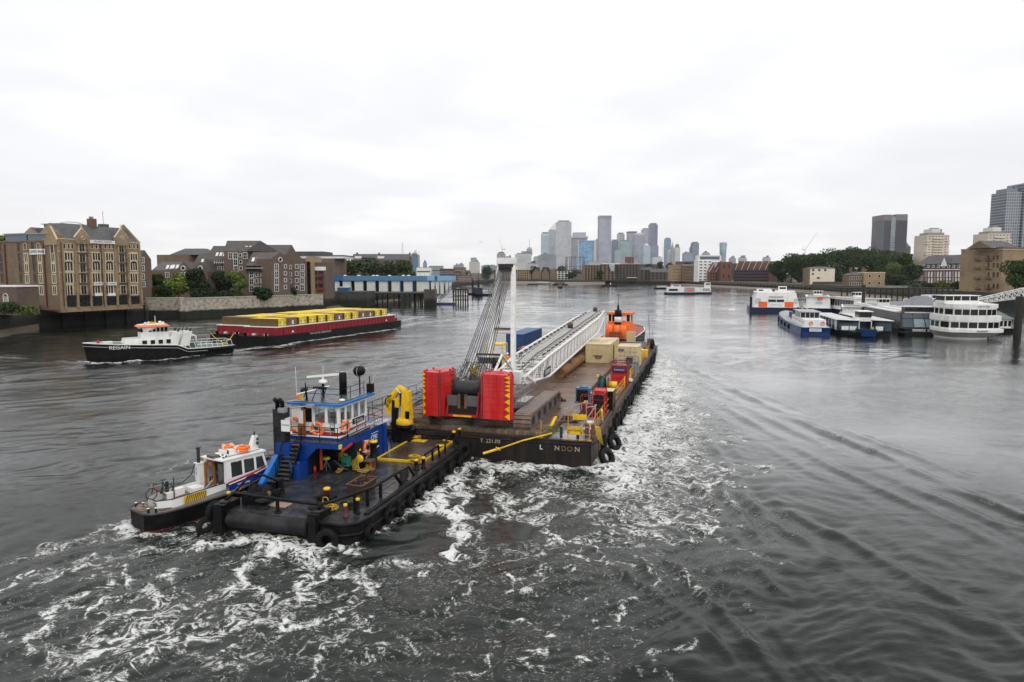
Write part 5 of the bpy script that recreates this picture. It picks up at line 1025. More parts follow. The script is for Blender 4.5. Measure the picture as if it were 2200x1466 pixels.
# ------------------------------------------------------------ crane barge
BL, BWD = 77.,21.
def barge():
    t = bthing('crane_barge', 'long flat crane barge with wet brown timber deck and yellow rails, lettered London', 'barge', 0,0,0)
    mb = MB(); h = 1.9; c = 1.1
    out = [(-BWD, 0),(-c, 0),(-.25,.22),(0, c),(0, BL-7),(-.8, BL-2),(-3, BL),(-BWD+3, BL),(-BWD, BL-6)]
    n = len(out); v = [(x, y, -.9) for x, y in out]+[(x, y, h) for x, y in out]
    mb.add(v, [(0,1, n+1, n),(1,2, n+2, n+1)], hullblack); mb.add(v, [(i, (i+1) % n, n+(i+1) % n, n+i) for i in range(2, n)], hullbrown); mb.add(v, [tuple(range(n, 2*n))], steeld)
    mb.path([(x, y, h-.25) for x, y in out],.07, hullblack, 5, True)
    for i in range(40): y = 2+i*1.8; mb.box(-.01,.05, y, y+.12,.2, h-.05, hullbrown)
    mb.build('hull', t)
    mb = MB(); mb.box(-BWD+.5,-3.75,.5, BL-9, h-.3, h+.16, deckw); mb.build('timber_deck', t)
    mb = MB(); mb.box(-3.45,-.55,.35, BL-12, h-.2, h+.012, concw); mb.build('steel_side_deck', t)
    mb = MB(); mb.box(-3.75,-3.62,.6, BL-10, h, h+.32, rust); mb.box(-.55,-.45,3, BL-10, h, h+.14, rust); mb.box(-.28,-.16,1.2, BL-8, h-.1, h+.02, rust)
    for i in range(36): mb.box(-3.62,-3.45,1+i*1.8,1.15+i*1.8, h, h+.2, rust)
    mb.build('deck_coaming', t)
    # rails: starboard side, and the short posts round the stern corner
    railing(t, [(-.55,5.2, h),(-.55,60, h)],1.1, yelr, r=.028, sp=1.35, feet=True, name='starboard_rail')
    for y in (16,24.5,31,38,44): q = MB(); q.cbox((-.5, y, h+.6),(.09,.22,1.25), yel); q.build('rail_board', t)
    q = MB(); q.cbox((-.42,6.9, h+.55),(.12,.3,1.2), mat('pale_yellow', (.7,.6,.15)),0,.5); q.build('rail_board', t)
    q = MB()
    for (x, y, hh, m) in ((-4.05,.35,1.3, yelr),(-2.0,.3,2.35, yelr),(-1.02,.3,1.0, yelr),(-.42,.3,1.25, yelr)):
        q.tube((x, y, h),(x, y, h+hh),.045, m, 6); q.cbox((x, y, h+.04),(.3,.3,.06), m); q.tube((x, y, h+.55),(x, y, h+.62),.07, rust, 6); q.cut('corner_post', t)
    for z in (.45,1.0): q.tube((-2.0,.3, h+z),(-.3,.35, h+z),.03, steel, 5)
    q.tube((-.42,.3, h+1.05),(-.5,3.6, h+1.15),.03, yelr, 5); q.tube((-.5,3.6, h),(-.5,3.6, h+2.1),.05, yelr, 5); q.tube((-.5,3.6, h+1.15),(-.55,5.2, h+1.1),.03, yelr, 5)
    q.tube((-2.4,.6, h+2.2),(-1.2,3.4, h+2.3),.035, steel, 5); q.tube((-1.6,2.6, h+.2),(-.55,4.6, h+1.9),.04, steel, 5); q.tube((-1.15,3.3, h),(-1.15,3.3, h+2.35),.05, steel, 5); q.tube((-1.15,3.3, h+1.9),(-.5,3.6, h+1.95),.035, steel, 5)
    q.build('corner_rail', t)
    q = MB(); q.cbox((-1.5,.32, h+.72),(1.15,.05,.62), yel); q.build('yellow_notice_board', t)
    text('notice', 'KEEP CLEAR', .17, iron, t, (-1.5,.28, h+.72),(R(90),0,0))
    q = MB(); q.cbox((-1.45,2.1, h+1.35),(1.05,.06,.42), yel, .05); q.build('yellow_notice_board', t)
    # bitts and bollard posts
    q = MB()
    for x in (-.75,-.3): q.tube((x, 1.2, h),(x, 1.2, h+1.05),.15, rust, 10)
    q.box(-.95,-.1,1.0,1.4, h+.45, h+.6, rust); q.build('mooring_bitts', t)
    q = MB()
    for x in (-1.35,-2.6): q.tube((x, .75, h),(x, .75, h+.85),.11, iron, 8)
    q.build('short_post', t)
    q = MB(); q.lathe([(.28,0),(.2,.1),(.2,.55),(.36,.62),(.36,.72),(.1,.74)], white, (-.95,3.7, h),16); q.lathe([(.2,0),(.2,.3),(.34,.34),(.34,.42),(.1,.44)], white, (-.95,2.7, h),16); q.build('white_topped_bollard', t)
    q = MB(); q.tube((-4.1,4.9, h+.25),(-3.0,5.0, h+.35),.09, rust, 6); q.tube((-3.0,5.0, h+.35),(-1.4,5.2, h+.5),.06, rust, 6); q.build('spare_pipe', t)
    # far end gear
    q = MB(); railing(t, [(-.8, BL-3.5, h),(-3, BL-.6, h),(-9, BL-.6, h)],1.1, steel, sp=1.6, name='bow_rail')
    q.box(-5.4,-3.9, BL-4, BL-3.2, h+.2, h+2.0, cream_); q.cut('bow_board', t); q.box(-1.6,-.6, BL-7, BL-5.5, h, h+1.1, rust); q.cut('bow_locker', t); q.tube((-1.2, BL-5, h),(-1.6, BL-5, h+5.2),.07, steel, 5); q.cut('light_mast', t); q.tube((-.9, BL-5, h),(-.9, BL-5, h+2.8),.05, steel, 5); q.cut('light_mast', t)
    for i in range(7): q.box(-1.2+.1*i, -.9+.1*i, BL-24+i*2.5, BL-23+i*2.5, h, h+.9+.3*(i % 2), rust); q.cut('deck_bracket', t)
    # lettering
    for s_, x, m, w in (('L', -3.95, white, 1),('N', -2.75, mat('flaked_cream', (.55,.48,.33),.7, var=.3, dirt=(.05,.03,.03), dirt_amt=1., dscale=5),1),('D', -2.25, mat('flaked_brown', (.25,.12,.08),.7, var=.4),1),('O', -1.8, mat('flaked_brown', (.25,.12,.08),.7, var=.4),1),('N', -1.25, mat('flaked_cream', (.55,.48,.33)),1)):
        text('name_letter', s_, .52, m, t, (x, -.02, h-.62),(R(90),0,0), ext=.01)
    text('number_mark', 'T. 221.00', .42, mat('flaked_cream', (.55,.48,.33)), t, (-7.9,-.02, h-.42),(R(90),0,0), ext=.01)
barge()
for i in range(27):
    y = 1.2+i*2.35+.35*math.sin(i*2.1); z = .85+.18*math.sin(i*1.7)
    if i in (0,2): tyre(['large dark tyre hanging clear of the corner of the crane barge', '', 'large dark tyre hanging just ahead of the corner tyre on the crane barge'][i], BW(.75, y+.1*i, .55),(R(62), R(12),-TH+R(55)),1.25)
    else: tyre('%s tyre from the near corner on the barge side' % (ORD[i] if i < len(ORD) else ['twenty-fifth', 'twenty-sixth', 'last'][i-24]), BW(.22, y, z),(R(90), R(8*math.sin(i*3)),-TH+R(90)),1. if i < 24 else 1.15)
tyre('big tyre leaning on the rail near the far end of the crane barge', BW(-.15,62,2.9),(R(90),0,-TH+R(80)),1.3)
# ------------------------------------------------------------ crawler crane
def crane():
    t = bthing('crawler_crane', 'huge crawler crane with red counterweights, white mast and long white lattice boom', 'crane', 0,0,0); h = 2.06
    def track(x0, x1, y0, y1, nm='crawler_track'):
        q = MB(); z0, z1 = h, h+1.35; r_ = (z1-z0)/2; n = int((y1-y0-2*r_)/.33); pts = []
        for i in range(n+1): pts.append((y0+r_+(y1-y0-2*r_)*i/n, z1,0))
        for i in range(1,7): a = math.pi/2-math.pi*i/7; pts.append((y1-r_+r_*math.cos(a), z0+r_+r_*math.sin(a), a-math.pi/2))
        for i in range(n+1): pts.append((y1-r_-(y1-y0-2*r_)*i/n, z0, math.pi))
        for i in range(1,7): a = -math.pi/2-math.pi*i/7; pts.append((y0+r_+r_*math.cos(a), z0+r_+r_*math.sin(a), a-math.pi/2))
        tw = mat('track_shoe', (.19,.14,.115),.45, var=.3, scale=3, dirt=(.07,.045,.04), dscale=1.5)
        for y, z, a in pts: q.cbox((((x0+x1)/2), y, z),(x1-x0,.255,.13), tw, 0, a); q.cbox((x1-.1, y, z),(.18,.16,.2), tw, 0, a)
        q.box(x0+.22, x1-.22, y0+.6, y1-.6, z0+.12, z1-.12, mat('track_frame', (.14,.135,.13),.6, dirt=(.08,.05,.04)))
        for i in range(5): yy = y0+1.5+i*(y1-y0-3)/4; q.box(x1-.24, x1-.19, yy-.45, yy+.45, z0+.35, z1-.4, steeld)
        q.build(nm, t)
    track(-6.35,-4.95,.95,12.3); track(-14.6,-13.2,.95,12.3)
    q = MB(); q.box(-13.4,-6.2,4.6,9.2, h+.35, h+1.1, steeld); q.lathe([(1.9,0),(1.9,.5)], steeld, (-9.8,6.6, h+1.0),24); q.build('car_body', t)
    for x0, x1, y in ((-16.5,-4.4,.72),(-16.0,-4.0,.3)): q = MB(); q.box(x0, x1, y, y+.34, h-.02, h+.22, matw); q.build('timber_baulk', t)
    # upper works
    zb = 3.75
    q = MB(); q.box(-11.2,-8.2,2.2,7.5, zb, zb+1.0, steeld); q.box(-11.0,-9.4,7.5,13.4, zb, zb+.9, steeld); q.box(-11.6,-11.2,3,12, zb, zb+1.25, mat('machine_grey', (.10,.10,.105))); q.build('upper_frame', t)
    q = MB(); q.box(-11.05,-8.45,1.1,3.2,3.0,3.9, mat('tray_black', (.012,.012,.012))); q.box(-10.9,-8.6,.9,1.15,3.05,3.22, redd); q.box(-10.5,-9.0,.86,.9,3.07,3.2, yel)
    for x in (-11.3,-11.0,-8.5,-8.25):
        q.tube((x, .9,3.05),(x+.05,1.0,5.0 if abs(x+9.8) > 1.3 else 4.0),.05, redd, 6); q.tube((x-.15,.9,3.05),(x+.05,1.0,4.0),.035, redd, 5)
    q.box(-11.0,-10.2,1.0,1.1,3.9,4.7, mat('machine_grey', (.16,.16,.17))); q.box(-9.4,-8.5,1.0,1.1,3.9,4.7, mat('machine_grey', (.16,.16,.17))); q.box(-10.15,-9.95,.97,1.1,3.7,4.8, rust); q.box(-9.6,-9.4,.97,1.1,3.7,4.8, rust); q.box(-11,-8.5,1.12,2.8,3.9,4.6, glassd); [q.v.__setitem__(i, (p[0]-.6, p[1]-.25, p[2])) for i, p in enumerate(q.v)]; q.build('rear_tray', t)
    # winch drums
    q = MB(); q.lathe([(.85,-.05),(.85,0),(.52,0),(.52,2.0),(.85,2.0),(.85,2.05)], steeld, (-11.4,2.5,5.0),22, 'X')
    for i in range(22): q.torus((-11.33+i*.088,2.5,5.0),.56+.03*(i % 2),.045, rope, 'X', 20,5)
    q.build('hoist_drum', t)
    q = MB(); q.lathe([(.7,-.05),(.7,0),(.42,0),(.42,1.7),(.7,1.7),(.7,1.75)], steeld, (-11.1,5.2,5.0),20, 'X')
    for i in range(18): q.torus((-11.02+i*.09,5.2,5.0),.46,.045, rope, 'X', 18,5)
    q.build('hoist_drum', t)
    q = MB(); q.box(-9.2,-8.1,1.6,4.6,4.75,4.9, rust)
    for i in range(7): q.box(-9.1,-8.1,1.7+i*.42,2.0+i*.42,4.9,4.98, rust)
    q.build('machinery_deck', t)
    # counterweights: two wedge-shaped stacks
    def cw(poly, name='counterweight_stack', teeth=1):
        q = MB(); lv = [3.05,3.62,4.19,4.72,5.22,5.52,5.80,6.12,6.48]
        for i in range(len(lv)-1):
            gp = .018; cx = sum(p[0] for p in poly)/len(poly); cy = sum(p[1] for p in poly)/len(poly)
            q.prism(poly, lv[i]+gp, lv[i+1], red); q.prism([(cx+(p[0]-cx)*.97, cy+(p[1]-cy)*.97) for p in poly], lv[i]-.02, lv[i]+gp+.005, reddk)
        for k in range(len(poly)): x, y = poly[k]; q.lathe([(.09,0),(.09,.12),(.03,.14)], redd, (cx+(x-cx)*.88, cy+(y-cy)*.88, lv[-1]),8)
        q.cbox((cx, cy, lv[-1]+.015),(.5,.14,.03), reddk, .1); q.build(name, t)
        q = MB(); x0, y0 = poly[0 if teeth < 0 else 1]; x1, y1 = poly[1 if teeth < 0 else 0]; d = Vector((x1-x0, y1-y0,0)).normalized(); n = Vector((d.y, -d.x, 0)) if teeth < 0 else Vector((-d.y, d.x, 0))
        for i in range(len(lv)-1):
            a = Vector((x0, y0,0))+n*.012+d*.04; w_ = .42 if teeth > 0 else .22
            q.add([a+Vector((0,0, lv[i]+.03)), a+Vector((0,0, lv[i+1]-.01)), a+d*w_+Vector((0,0,(lv[i]+lv[i+1])/2))],[(0,1,2)], mat('warning_yellow', (.85,.48,.01),.45))
        q.build('warning_teeth', t)
        q = MB()
        a = Vector((poly[1][0], poly[1][1],0)) if teeth < 0 else Vector((poly[0][0], poly[0][1],0))
        for dx in (-.07,.12): q.tube(a+Vector((dx*teeth, -.04,3.1)), a+Vector((dx*teeth, -.04,6.4)),.035, reddk, 6)
        q.build('tie_rod', t)
    cw([(-8.75,.45),(-6.4,.3),(-6.28,.8),(-6.6,1.6),(-7.9,3.0),(-8.7,2.1)], teeth=1)
    cw([(-13.55,.55),(-12.0,.25),(-11.65,1.9),(-11.8,3.0),(-13.4,2.3),(-13.6,1.2)], teeth=-1)
    q = MB(); [q.cbox((-11.69+.01*i, 2.05,3.6+i*.42),(.1,.5,.07), reddk) for i in range(7)]; q.build('ladder_rungs', t)
    q = MB(); q.cbox((-13.95,2.7,5.0),(.5,.4,.7), redd); q.build('side_bracket', t)
    # cab side catwalk with rail
    q = MB(); q.box(-7.1,-6.35,4.6,7.4,3.66,3.72, grey); q.build('catwalk', t); railing(t, [(-6.4,1.9,3.74),(-6.4,7.4,3.74),(-7.4,7.4,3.74)],1.15, steel, r=.022, sp=1.3, name='catwalk_rail');
    # mast
    fl, fr, hl, hr = Vector((-12.0,12.6,4.9)), Vector((-9.55,12.6,4.9)), Vector((-12.15,17.0,15.0)), Vector((-10.75,17.0,15.0))
    q = MB()
    for a, b in ((fl, hl),(fr, hr)):
        d = b-a; u = Vector((1,0,0)); w = d.normalized().cross(u).normalized(); v = []
        for p, k in ((a, .17),(a+d*.12,.26),(a+d*.9,.26),(b, .2)): v += [p+u*sx_*k*.8+w*sy_*k for sx_, sy_ in ((-1,-1),(1,-1),(1,1),(-1,1))]
        f = [(4*j+i, 4*j+(i+1) % 4,4*(j+1)+(i+1) % 4,4*(j+1)+i) for j in range(3) for i in range(4)]+[(3,2,1,0),(12,13,14,15)]; q.add(v, f, boomw)
    for k, r_ in ((.36,.16),(.66,.05)): q.tube(fl.lerp(hl, k), fr.lerp(hr, k), r_, boomw, 6)
    q.cbox(tuple(fl.lerp(hl, .36).lerp(fr.lerp(hr, .36),.5)+Vector((0,0,.3))),(1.5,.35,.2), rust); q.build('mast', t)
    q = MB(); q.cbox(((hl.x+hr.x)/2,17.0,15.35),(1.9,.7,.6), boomw); q.cbox(((hl.x+hr.x)/2,16.9,14.85),(1.5,.6,.35), steeld)
    for i in range(9): q.lathe([(.42,-.03),(.36,0),(.42,.03)], steeld, (hl.x+.1+i*.15,16.7,14.6),14, 'X')
    q.cbox((hr.x+.35,17,14.6),(.12,.12,.25), mat('lamp_yellow', (.8,.8,.1))); q.build('mast_head', t)
    # hoisting ropes from mast head to the rear
    q = MB()
    for i in range(12):
        a = Vector((hl.x+.05+i*.12,16.5,14.6)); b = Vector((-12.3+i*.22,5.3,5.35+.15*math.sin(i))); q.tube(a, b, .036, rope, 4, cap=False)
        if i % 3 == 0: a2 = a+Vector((.03,.2,-.1)); q.tube(a2, Vector((-12.0+i*.17,7.4,5.9)),.018, rope, 4, cap=False)
    q.build('luffing_ropes', t)
    q = MB(); g = random.Random(4)
    for i in range(46):
        x, y, z = -12.2+g.random()*2.8,4.4+g.random()*3.4,4.9+g.random()*1.5; pts = [(x, y, z)]
        for k in range(7): x += g.uniform(-.35,.35); y += g.uniform(-.3,.3); z = max(4.85, min(6.7, z+g.uniform(-.5,.5))); pts.append((x, y, z))
        q.path(pts, .02, rope, 4)
    q.build('slack_ropes', t)
    q = MB()
    for x in (-12.0,-9.6): q.tube((x, 4.8,4.7),(x+.1,8.6,7.0),.12, boomw, 6); q.tube((x+.1,8.6,7.0),(x, 12.4,5.2),.10, boomw, 6)
    q.tube((-11.9,8.6,7.0),(-9.5,8.6,7.0),.10, steeld, 6); q.cbox((-10.7,8.4,6.5),(1.6,.5,.5), steeld); q.build('back_stay', t)
    q = MB(); q.tube((-10.9,16.8,14.2),(-10.75,16.6,9.6),.09, steeld, 6); q.tube((-10.75,16.6,9.6),(-10.7,16.5,7.7),.04, steeld, 6); q.lathe([(.11,0),(.11,.5)], steeld, (-10.7,16.5,7.2),8)
    q.tube((-12.0,16.6,14.2),(-11.8,15.4,8.9),.03, rope, 5); q.build('hydraulic_strut', t)
    # boom: foot at y=12.5, straight to y=69, rising gently, slightly tapered at both ends
    y0, y1, xa, xb = 13.0,69.0,-11.9,-8.2
    def sec(y):
        zt = 5.45+(y-22)*(7.75-5.45)/(69-22); hh = 2.2; xl, xr = xa, xb
        if y < 22: k = (22-y)/9.; zt -= .55*k; hh = 2.2-1.55*k; xl += .35*k; xr -= .35*k
        if y > 57: k = (y-57)/12.; hh = 2.2-1.0*k; xl += .7*k; xr -= .7*k
        return [Vector((xl, y, zt-hh)), Vector((xr, y, zt-hh)), Vector((xr, y, zt)), Vector((xl, y, zt))]
    ys = [y0,16,19,22]+[22+i*2.19 for i in range(1,17)]+[57+i*2.4 for i in range(1,6)]; S_ = [sec(y) for y in ys]
    q = MB()
    for c in range(4):
        for a, b in zip(S_[:-1], S_[1:]): q.tube(a[c], b[c],.14, boomw, 8, cap=False)
    q.build('boom_chords', t)
    q = MB()
    for i, s in enumerate(S_):
        for a, b in ((0,1),(2,3)): q.tube(s[a], s[b],.08, boomw, 5, cap=False)
        q.tube(s[1], s[2],.08, boomw, 5, cap=False); q.tube(s[0], s[3],.06, boomw, 5, cap=False)
    for i, (a, b) in enumerate(zip(S_[:-1], S_[1:])):
        m1 = [(a[k]+b[k])/2 for k in range(4)]
        for lo, hi in ((1,2),(0,3)): q.tube(m1[lo], m1[hi],.055, boomw, 5, cap=False); q.tube(a[lo], m1[hi],.06, boomw, 5, cap=False); q.tube(m1[hi], b[lo],.06, boomw, 5, cap=False)
        for lo, hi in ((3,2),(0,1)): q.tube(a[lo], b[hi],.055, boomw, 5, cap=False); q.tube(m1[lo], m1[hi],.055, boomw, 5, cap=False)
    q.build('boom_lacing', t)
    q = MB(); 
    for a, b in zip(S_[2:-1], S_[3:]):
        c0 = (a[2]+a[3])/2+Vector((0,0,.12)); c1 = (b[2]+b[3])/2+Vector((0,0,.12)); d = c1-c0; q.cbox(tuple((c0+c1)/2),(.95, d.length-.05,.05), grey, 0, math.atan2(d.z, d.y))
    q.build('boom_walkway', t)
    q = MB()
    for dx in (-.9,-.55,.5,.62,.95):
        q.path([Vector(((s[2].x+s[3].x)/2+dx, s[2].y, s[2].z+.2+.04*math.sin(i*1.3+dx*9))) for i, s in enumerate(S_)],.025, steeld, 4)
    for i, s in enumerate(S_[3:-2]):
        for dx in (-1.25,1.3): q.cbox(((s[2].x+s[3].x)/2+dx, s[2].y, s[2].z+.17),(.12,1.3,.16), steeld)
    q.build('boom_ropes', t)
    for i in (13, len(S_)-2):
        s = S_[i]; q = MB(); c = (s[2]+s[3])/2; [q.lathe([(.42,-.05),(.36,0),(.42,.05)], mat('sheave_bronze', (.16,.12,.09),.5),(c.x+dx, c.y, c.z+.55),16, 'X') for dx in (-.25,0,.25)]; q.cbox(tuple(c+Vector((0,0,.4))),(.7,.3,.7), steeld); q.build('boom_sheave', t)
    s = S_[-1]; q = MB(); [q.lathe([(.45,-.06),(.38,0),(.45,.06)], steeld, (x, s[0].y+.3, s[0].z+.5),16, 'X') for x in (s[0].x+.5, s[0].x+.9, s[0].x+1.3)]; q.tube(s[1]+Vector((0,.1,0)), Vector((s[1].x, s[1].y+.2,2.1)),.14, boomw, 6); q.tube(s[0]+Vector((0,.1,0)), Vector((s[0].x, s[0].y+.2,2.1)),.14, boomw, 6); q.build('boom_head', t)
    q = MB(); q.cbox((xb+.13,20.6,3.95),(.05,3.0,.72), mat('sign_navy', (.02,.025,.05)),0, R(2)); q.build('maker_sign', t); text('maker_lettering', 'LIEBHERR', .62, white, t, (xb+.17,20.6,3.95),(R(90),0, R(90)), sx_=.95)
    q = MB(); q.box(xa+.6, xb-.6,12.2,13.4,3.9,5.0, boomw); q.tube((xb-.3,13,4.6),(xb-.2,16,3.5),.2, boomw, 8); q.tube((xa+.3,13,4.6),(xa+.2,16,3.5),.2, boomw, 8); q.build('boom_foot', t)
    for y in (34,50): s = sec(y); q = MB(); q.box(xa-.2, xb+.2, y-.3, y+.3,2.0, s[0].z-.1, rust); q.build('boom_trestle', t)
crane()
# ------------------------------------------------------------ cargo and gear on the barge
def container(label, x, y, w, l, h, m, doors=True, name='shipping_container', rz=0., z=2.08, sign=True):
    t = bthing(name, label, 'container', x, y, z, rz); q = MB(); n = int(l/.28)
    q.box(.04, w-.04,.06, l-.04,.1, h-.05, m)
    for i in range(n): yy = .2+i*(l-.35)/n; q.box(w-.045, w-.005, yy, yy+.14,.15, h-.15, m); q.box(.005,.045, yy, yy+.14,.15, h-.15, m)
    for x0 in (0, w-.14):
        for yy in (0, l-.14): q.box(x0, x0+.14, yy, yy+.14,0, h, m)
    q.box(0, w, 0,.1, h-.12, h, m); q.box(0, w, 0,.1,0,.16, m); q.box(w-.1, w, 0, l, h-.11, h, m); q.box(w-.1, w, 0, l, 0,.15, m); q.box(0,.1,0, l, h-.11, h, m); q.build('body', t)
    q = MB(); q.box(.05, w-.05,.05, l-.05, h-.04, h+.01, mat('container_roof_'+m.name, tuple(min(.9, v*1.15) for v in m.node_tree.nodes['Principled BSDF'].inputs[0].default_value[:3]) if False else ((.66,.55,.33) if m is cream_ else (.03,.11,.26)),.5, var=.1, dirt=(.28,.16,.08) if m is cream_ else (.02,.05,.12), dirt_amt=.8, dscale=.28))
    q.build('roof', t); return t, w, l, h
t, w, l, h = container('large cream site container with blank shutter beside the lattice boom', -7.8,43.2,3.35,10.2,2.55, cream_)
q = MB(); q.box(1.15,2.25,-.03,.03,1.0,2.0, cream_); q.box(1.05,2.35,-.05,.03,.95,1.02, iron); q.build('shutter', t); q = MB(); q.box(1.35,2.1,-.04,0,.62,.86, mat('sign_blue', (.02,.03,.12))); q.build('sign', t); text('sign_lettering', 'MARINE', .14, white, t, (1.72,-.05,.74),(R(90),0,0))
q = MB(); q.box(3.33,3.40,3.2,4.1,.1,2.1, iron); q.build('door', t)
t, w, l, h = container('smaller cream container with twin doors nearest the starboard rail', -3.1,39.3,2.75,4.3,2.75, cream_)
for s_ in (0,1):
    x0 = .1+s_*1.29; q = MB(); q.box(x0, x0+1.26,-.03,.04,.15,2.6, cream_)
    for z in (.55,1.05,1.5,2.0): q.box(x0+.05, x0+1.2,-.055,-.03, z, z+.07, mat('cream_dark', (.35,.28,.16)))
    for x in (.35,.9): q.tube((x0+x, -.09,.1),(x0+x, -.09,2.65),.022, steel, 6)
    q.build('door', t)
q = MB(); q.box(.2,.85,-.075,-.05,2.12,2.45, mat('sign_blue', (.02,.03,.12))); q.build('sign', t); text('sign_lettering', 'MARINE', .13, white, t, (.52,-.085,2.28),(R(90),0,0))
container('dark blue shipping container on the far side behind the boom', -20.7,49,2.6,12.5,3.1, blued)
def frame_box(label, x, y, w, l, h, m, name, cat, fill=None, z=1.93, n=3, rz=0.):
    t = bthing(name, label, cat, x, y, z, rz); q = MB()
    for a in (0, w):
        for b in (0, l): q.tube((a, b, 0),(a, b, h),.045, m, 5)
    for zz in (.05, h): q.path([(0,0, zz),(w, 0, zz),(w, l, zz),(0, l, zz)],.04, m, 4, True)
    for i in range(1, n): q.tube((w*i/n, 0, h),(w*i/n, l, h),.02, m, 4); q.tube((0,0, h*i/n),(w, 0, h*i/n),.015, m, 4); q.tube((w, 0, h*i/n),(w, l, h*i/n),.015, m, 4)
    q.build('frame', t); q = MB()
    for bx in fill or []: q.box(*bx[:6], bx[6])
    if fill: q.build('contents', t)
    return t
frame_box('dark red gas cage with yellow notice near the stern', -2.5,8.6,.95,1.0,1.75, reddk, 'gas_cage', 'cage', [(.1,.85,.2,.8,.05,.9, reddk),(.3,.62,.01,.03,1.1,1.4, yel),(.2,.75,.1,.7,.9,1.1, redd)])
t = frame_box('tall red frame holding black drums beside the gas cage', -1.45,8.6,.95,1.7,2.25, redd, 'red_drum_rack', 'rack', [(.06,.9,.1,1.6,1.95,2.25, redd),(.05,.9,.05,1.6,.05,.9, glassd),(.05,.9,.1,1.6,1.0,1.9, glassd)])
q = MB(); [q.lathe([(.13,0),(.13,.1)], white, (.2+i*.27,.3,1.88),10) for i in range(3)]; q.build('white_cap', t)
frame_box('black and cream site box behind the red frame', -.95,11.8,.8,1.6,1.7, iron, 'site_box', 'box', [(.05,.75,.05,1.5,.05,1.62, glassd),(0,.8,0,1.6,1.7,1.76, cream_)])
t = bthing('generator', 'small blue enclosed generator on the timber strip', 'generator', -3.9,14.0,2.1); q = MB(); q.box(0,1.35,0,1.3,.1,1.35, bluet if False else mat('generator_blue', (.05,.14,.26),.4)); q.box(.1,1.15,-.03,0,.15,1.2, glassd); q.lathe([(.4,0),(.42,.08),(.3,.1)], mat('generator_blue', (.05,.14,.26)),(.65,.65,1.35),16); q.box(-.05,1.4,-.05,1.35,0,.1, iron); q.build('housing', t)
q = MB(); q.box(1.36,1.38,.3,.8,.8,1.0, white); q.build('label_plate', t)
t = bthing('timber_mat_stack', 'stack of grey brown timber mats near the stern coaming', 'timber stack', -3.55,5.9,2.0); q = MB()
for k in range(4): q.box(.02*k, 1.3-.03*k, 0,6.2-.1*k, k*.13, k*.13+.12, matw)
q.build('timber_layers', t)
t = frame_box('tall dark red hose rack with blue and white plate', -2.1,25.6,1.75,1.6,2.6, reddk, 'hose_rack', 'rack', [(.05,1.7,.05,1.5,.05,1.3, redd),(.35,1.45,-.03,.02,1.6,1.95, mat('sign_blue', (.02,.03,.12))),(.05,1.7,.3,1.5,1.3,2.2, reddk)])
text('plate_lettering', 'Compressor', .22, white, t, (.9,-.05,1.78),(R(90),0,0))
t = bthing('hose_reel', 'upright hose reel with yellow hub in front of the dark red rack', 'hose reel', -1.7,20.3,1.92); q = MB(); q.torus((0,0,.95),.8,.07, mat('reel_red', (.3,.08,.06)), 'X', 24,6)
for i in range(10): a = i*math.pi/5; q.tube((0,0,.95),(0,.8*math.cos(a),.95+.8*math.sin(a)),.03, mat('reel_red', (.3,.08,.06)),4)
q.build('wheel', t); q = MB(); q.lathe([(.36,0),(.36,.8)], yel, (.08,0,.95),16, 'X'); q.build('hub', t); q = MB(); [q.torus((-.35-.06*i, -.1,1.15),.6,.05, mat('hose_teal', (.02,.09,.08)), 'X', 20,5) for i in range(4)]; q.build('hose', t); q = MB(); q.box(-.3,1.1,-.5,.5,0,.12, iron); q.tube((-.1,-.4,.1),(-.05,0,.95),.06, mat('generator_blue', (.05,.14,.26)),5); q.tube((1,-.4,.1),(.9,0,.95),.06, mat('generator_blue', (.05,.14,.26)),5); q.build('stand', t)
t = bthing('navy_hose_stack', 'dark navy and teal hose bundle left of the hose reel', 'hose bundle', -2.6,19.2,1.92); q = MB()
for i in range(6): q.path([(0+.09*i, 0,0),(.02+.09*i, .1,1.2),(.1+.09*i, .4,2.0-.04*i),(.2+.09*i, .9,1.6),(.25+.09*i, 1.1,.1)],.07, mat('hose_navy', (.015,.025,.06)) if i < 3 else mat('hose_teal', (.02,.09,.08)),6)
q.cbox((0,.1,2.0),(.25,.25,.2), yel); q.build('hoses', t)
t = frame_box('dark steel tank in grey frame before the small cream container', -1.6,35.8,1.5,1.5,1.9, steel, 'framed_tank', 'tank', [(.02,.75,.1,1.4,.05,1.9, mat('tank_dark', (.04,.045,.05))),(.78,1.45,.1,1.4,.05,1.3, mat('tank_grey', (.16,.17,.18)))])
frame_box('grey tubular frame by the rail in front of the framed tank', -1.0,32.6,.9,1.3,1.3, steel, 'tube_frame', 'frame', n=2)
t = bthing('white_bag_heap', 'heap of pale sacks against the yellow rail', 'sacks', -.9,28.6,1.92); q = MB(); [q.ball((.1+.25*(i % 3),.3*(i//3),.15+.13*(i % 2)),.27, mat('sack_pale', (.55,.48,.38)),.6,8,5) for i in range(9)]; q.build('sacks', t)
t = bthing('yellow_bin', 'bright yellow bin behind the small cream container', 'bin', -1.15,52,1.93); q = MB(); q.box(.1,.9,0,1.3,0,1.0, yel, -.04,-.04); q.box(.02,.98,-.08,1.38,1.0,1.1, yel); q.build('bin_body', t)
t = bthing('steel_pile', 'long rusty yellow striped steel tube pile lying beside the boom', 'pipe', -8.35,28.6,2.62); q = MB()
pm_ = mat('pile_rust', (.17,.085,.04),.75, var=.3, scale=1.2, dirt=(.34,.22,.06), dirt_amt=.5, dscale=.35); q.lathe([(.56,0),(.58,0),(.58,21),(.56,21)], pm_, (0,0,0),28, 'Y'); q.torus((0,.02,0),.56,.03, rust, 'Y', 28,5)
for i in range(12): q.torus((0,.9+i*1.7,0),.575,.018, yelr if i % 2 else rust, 'Y', 24,4)
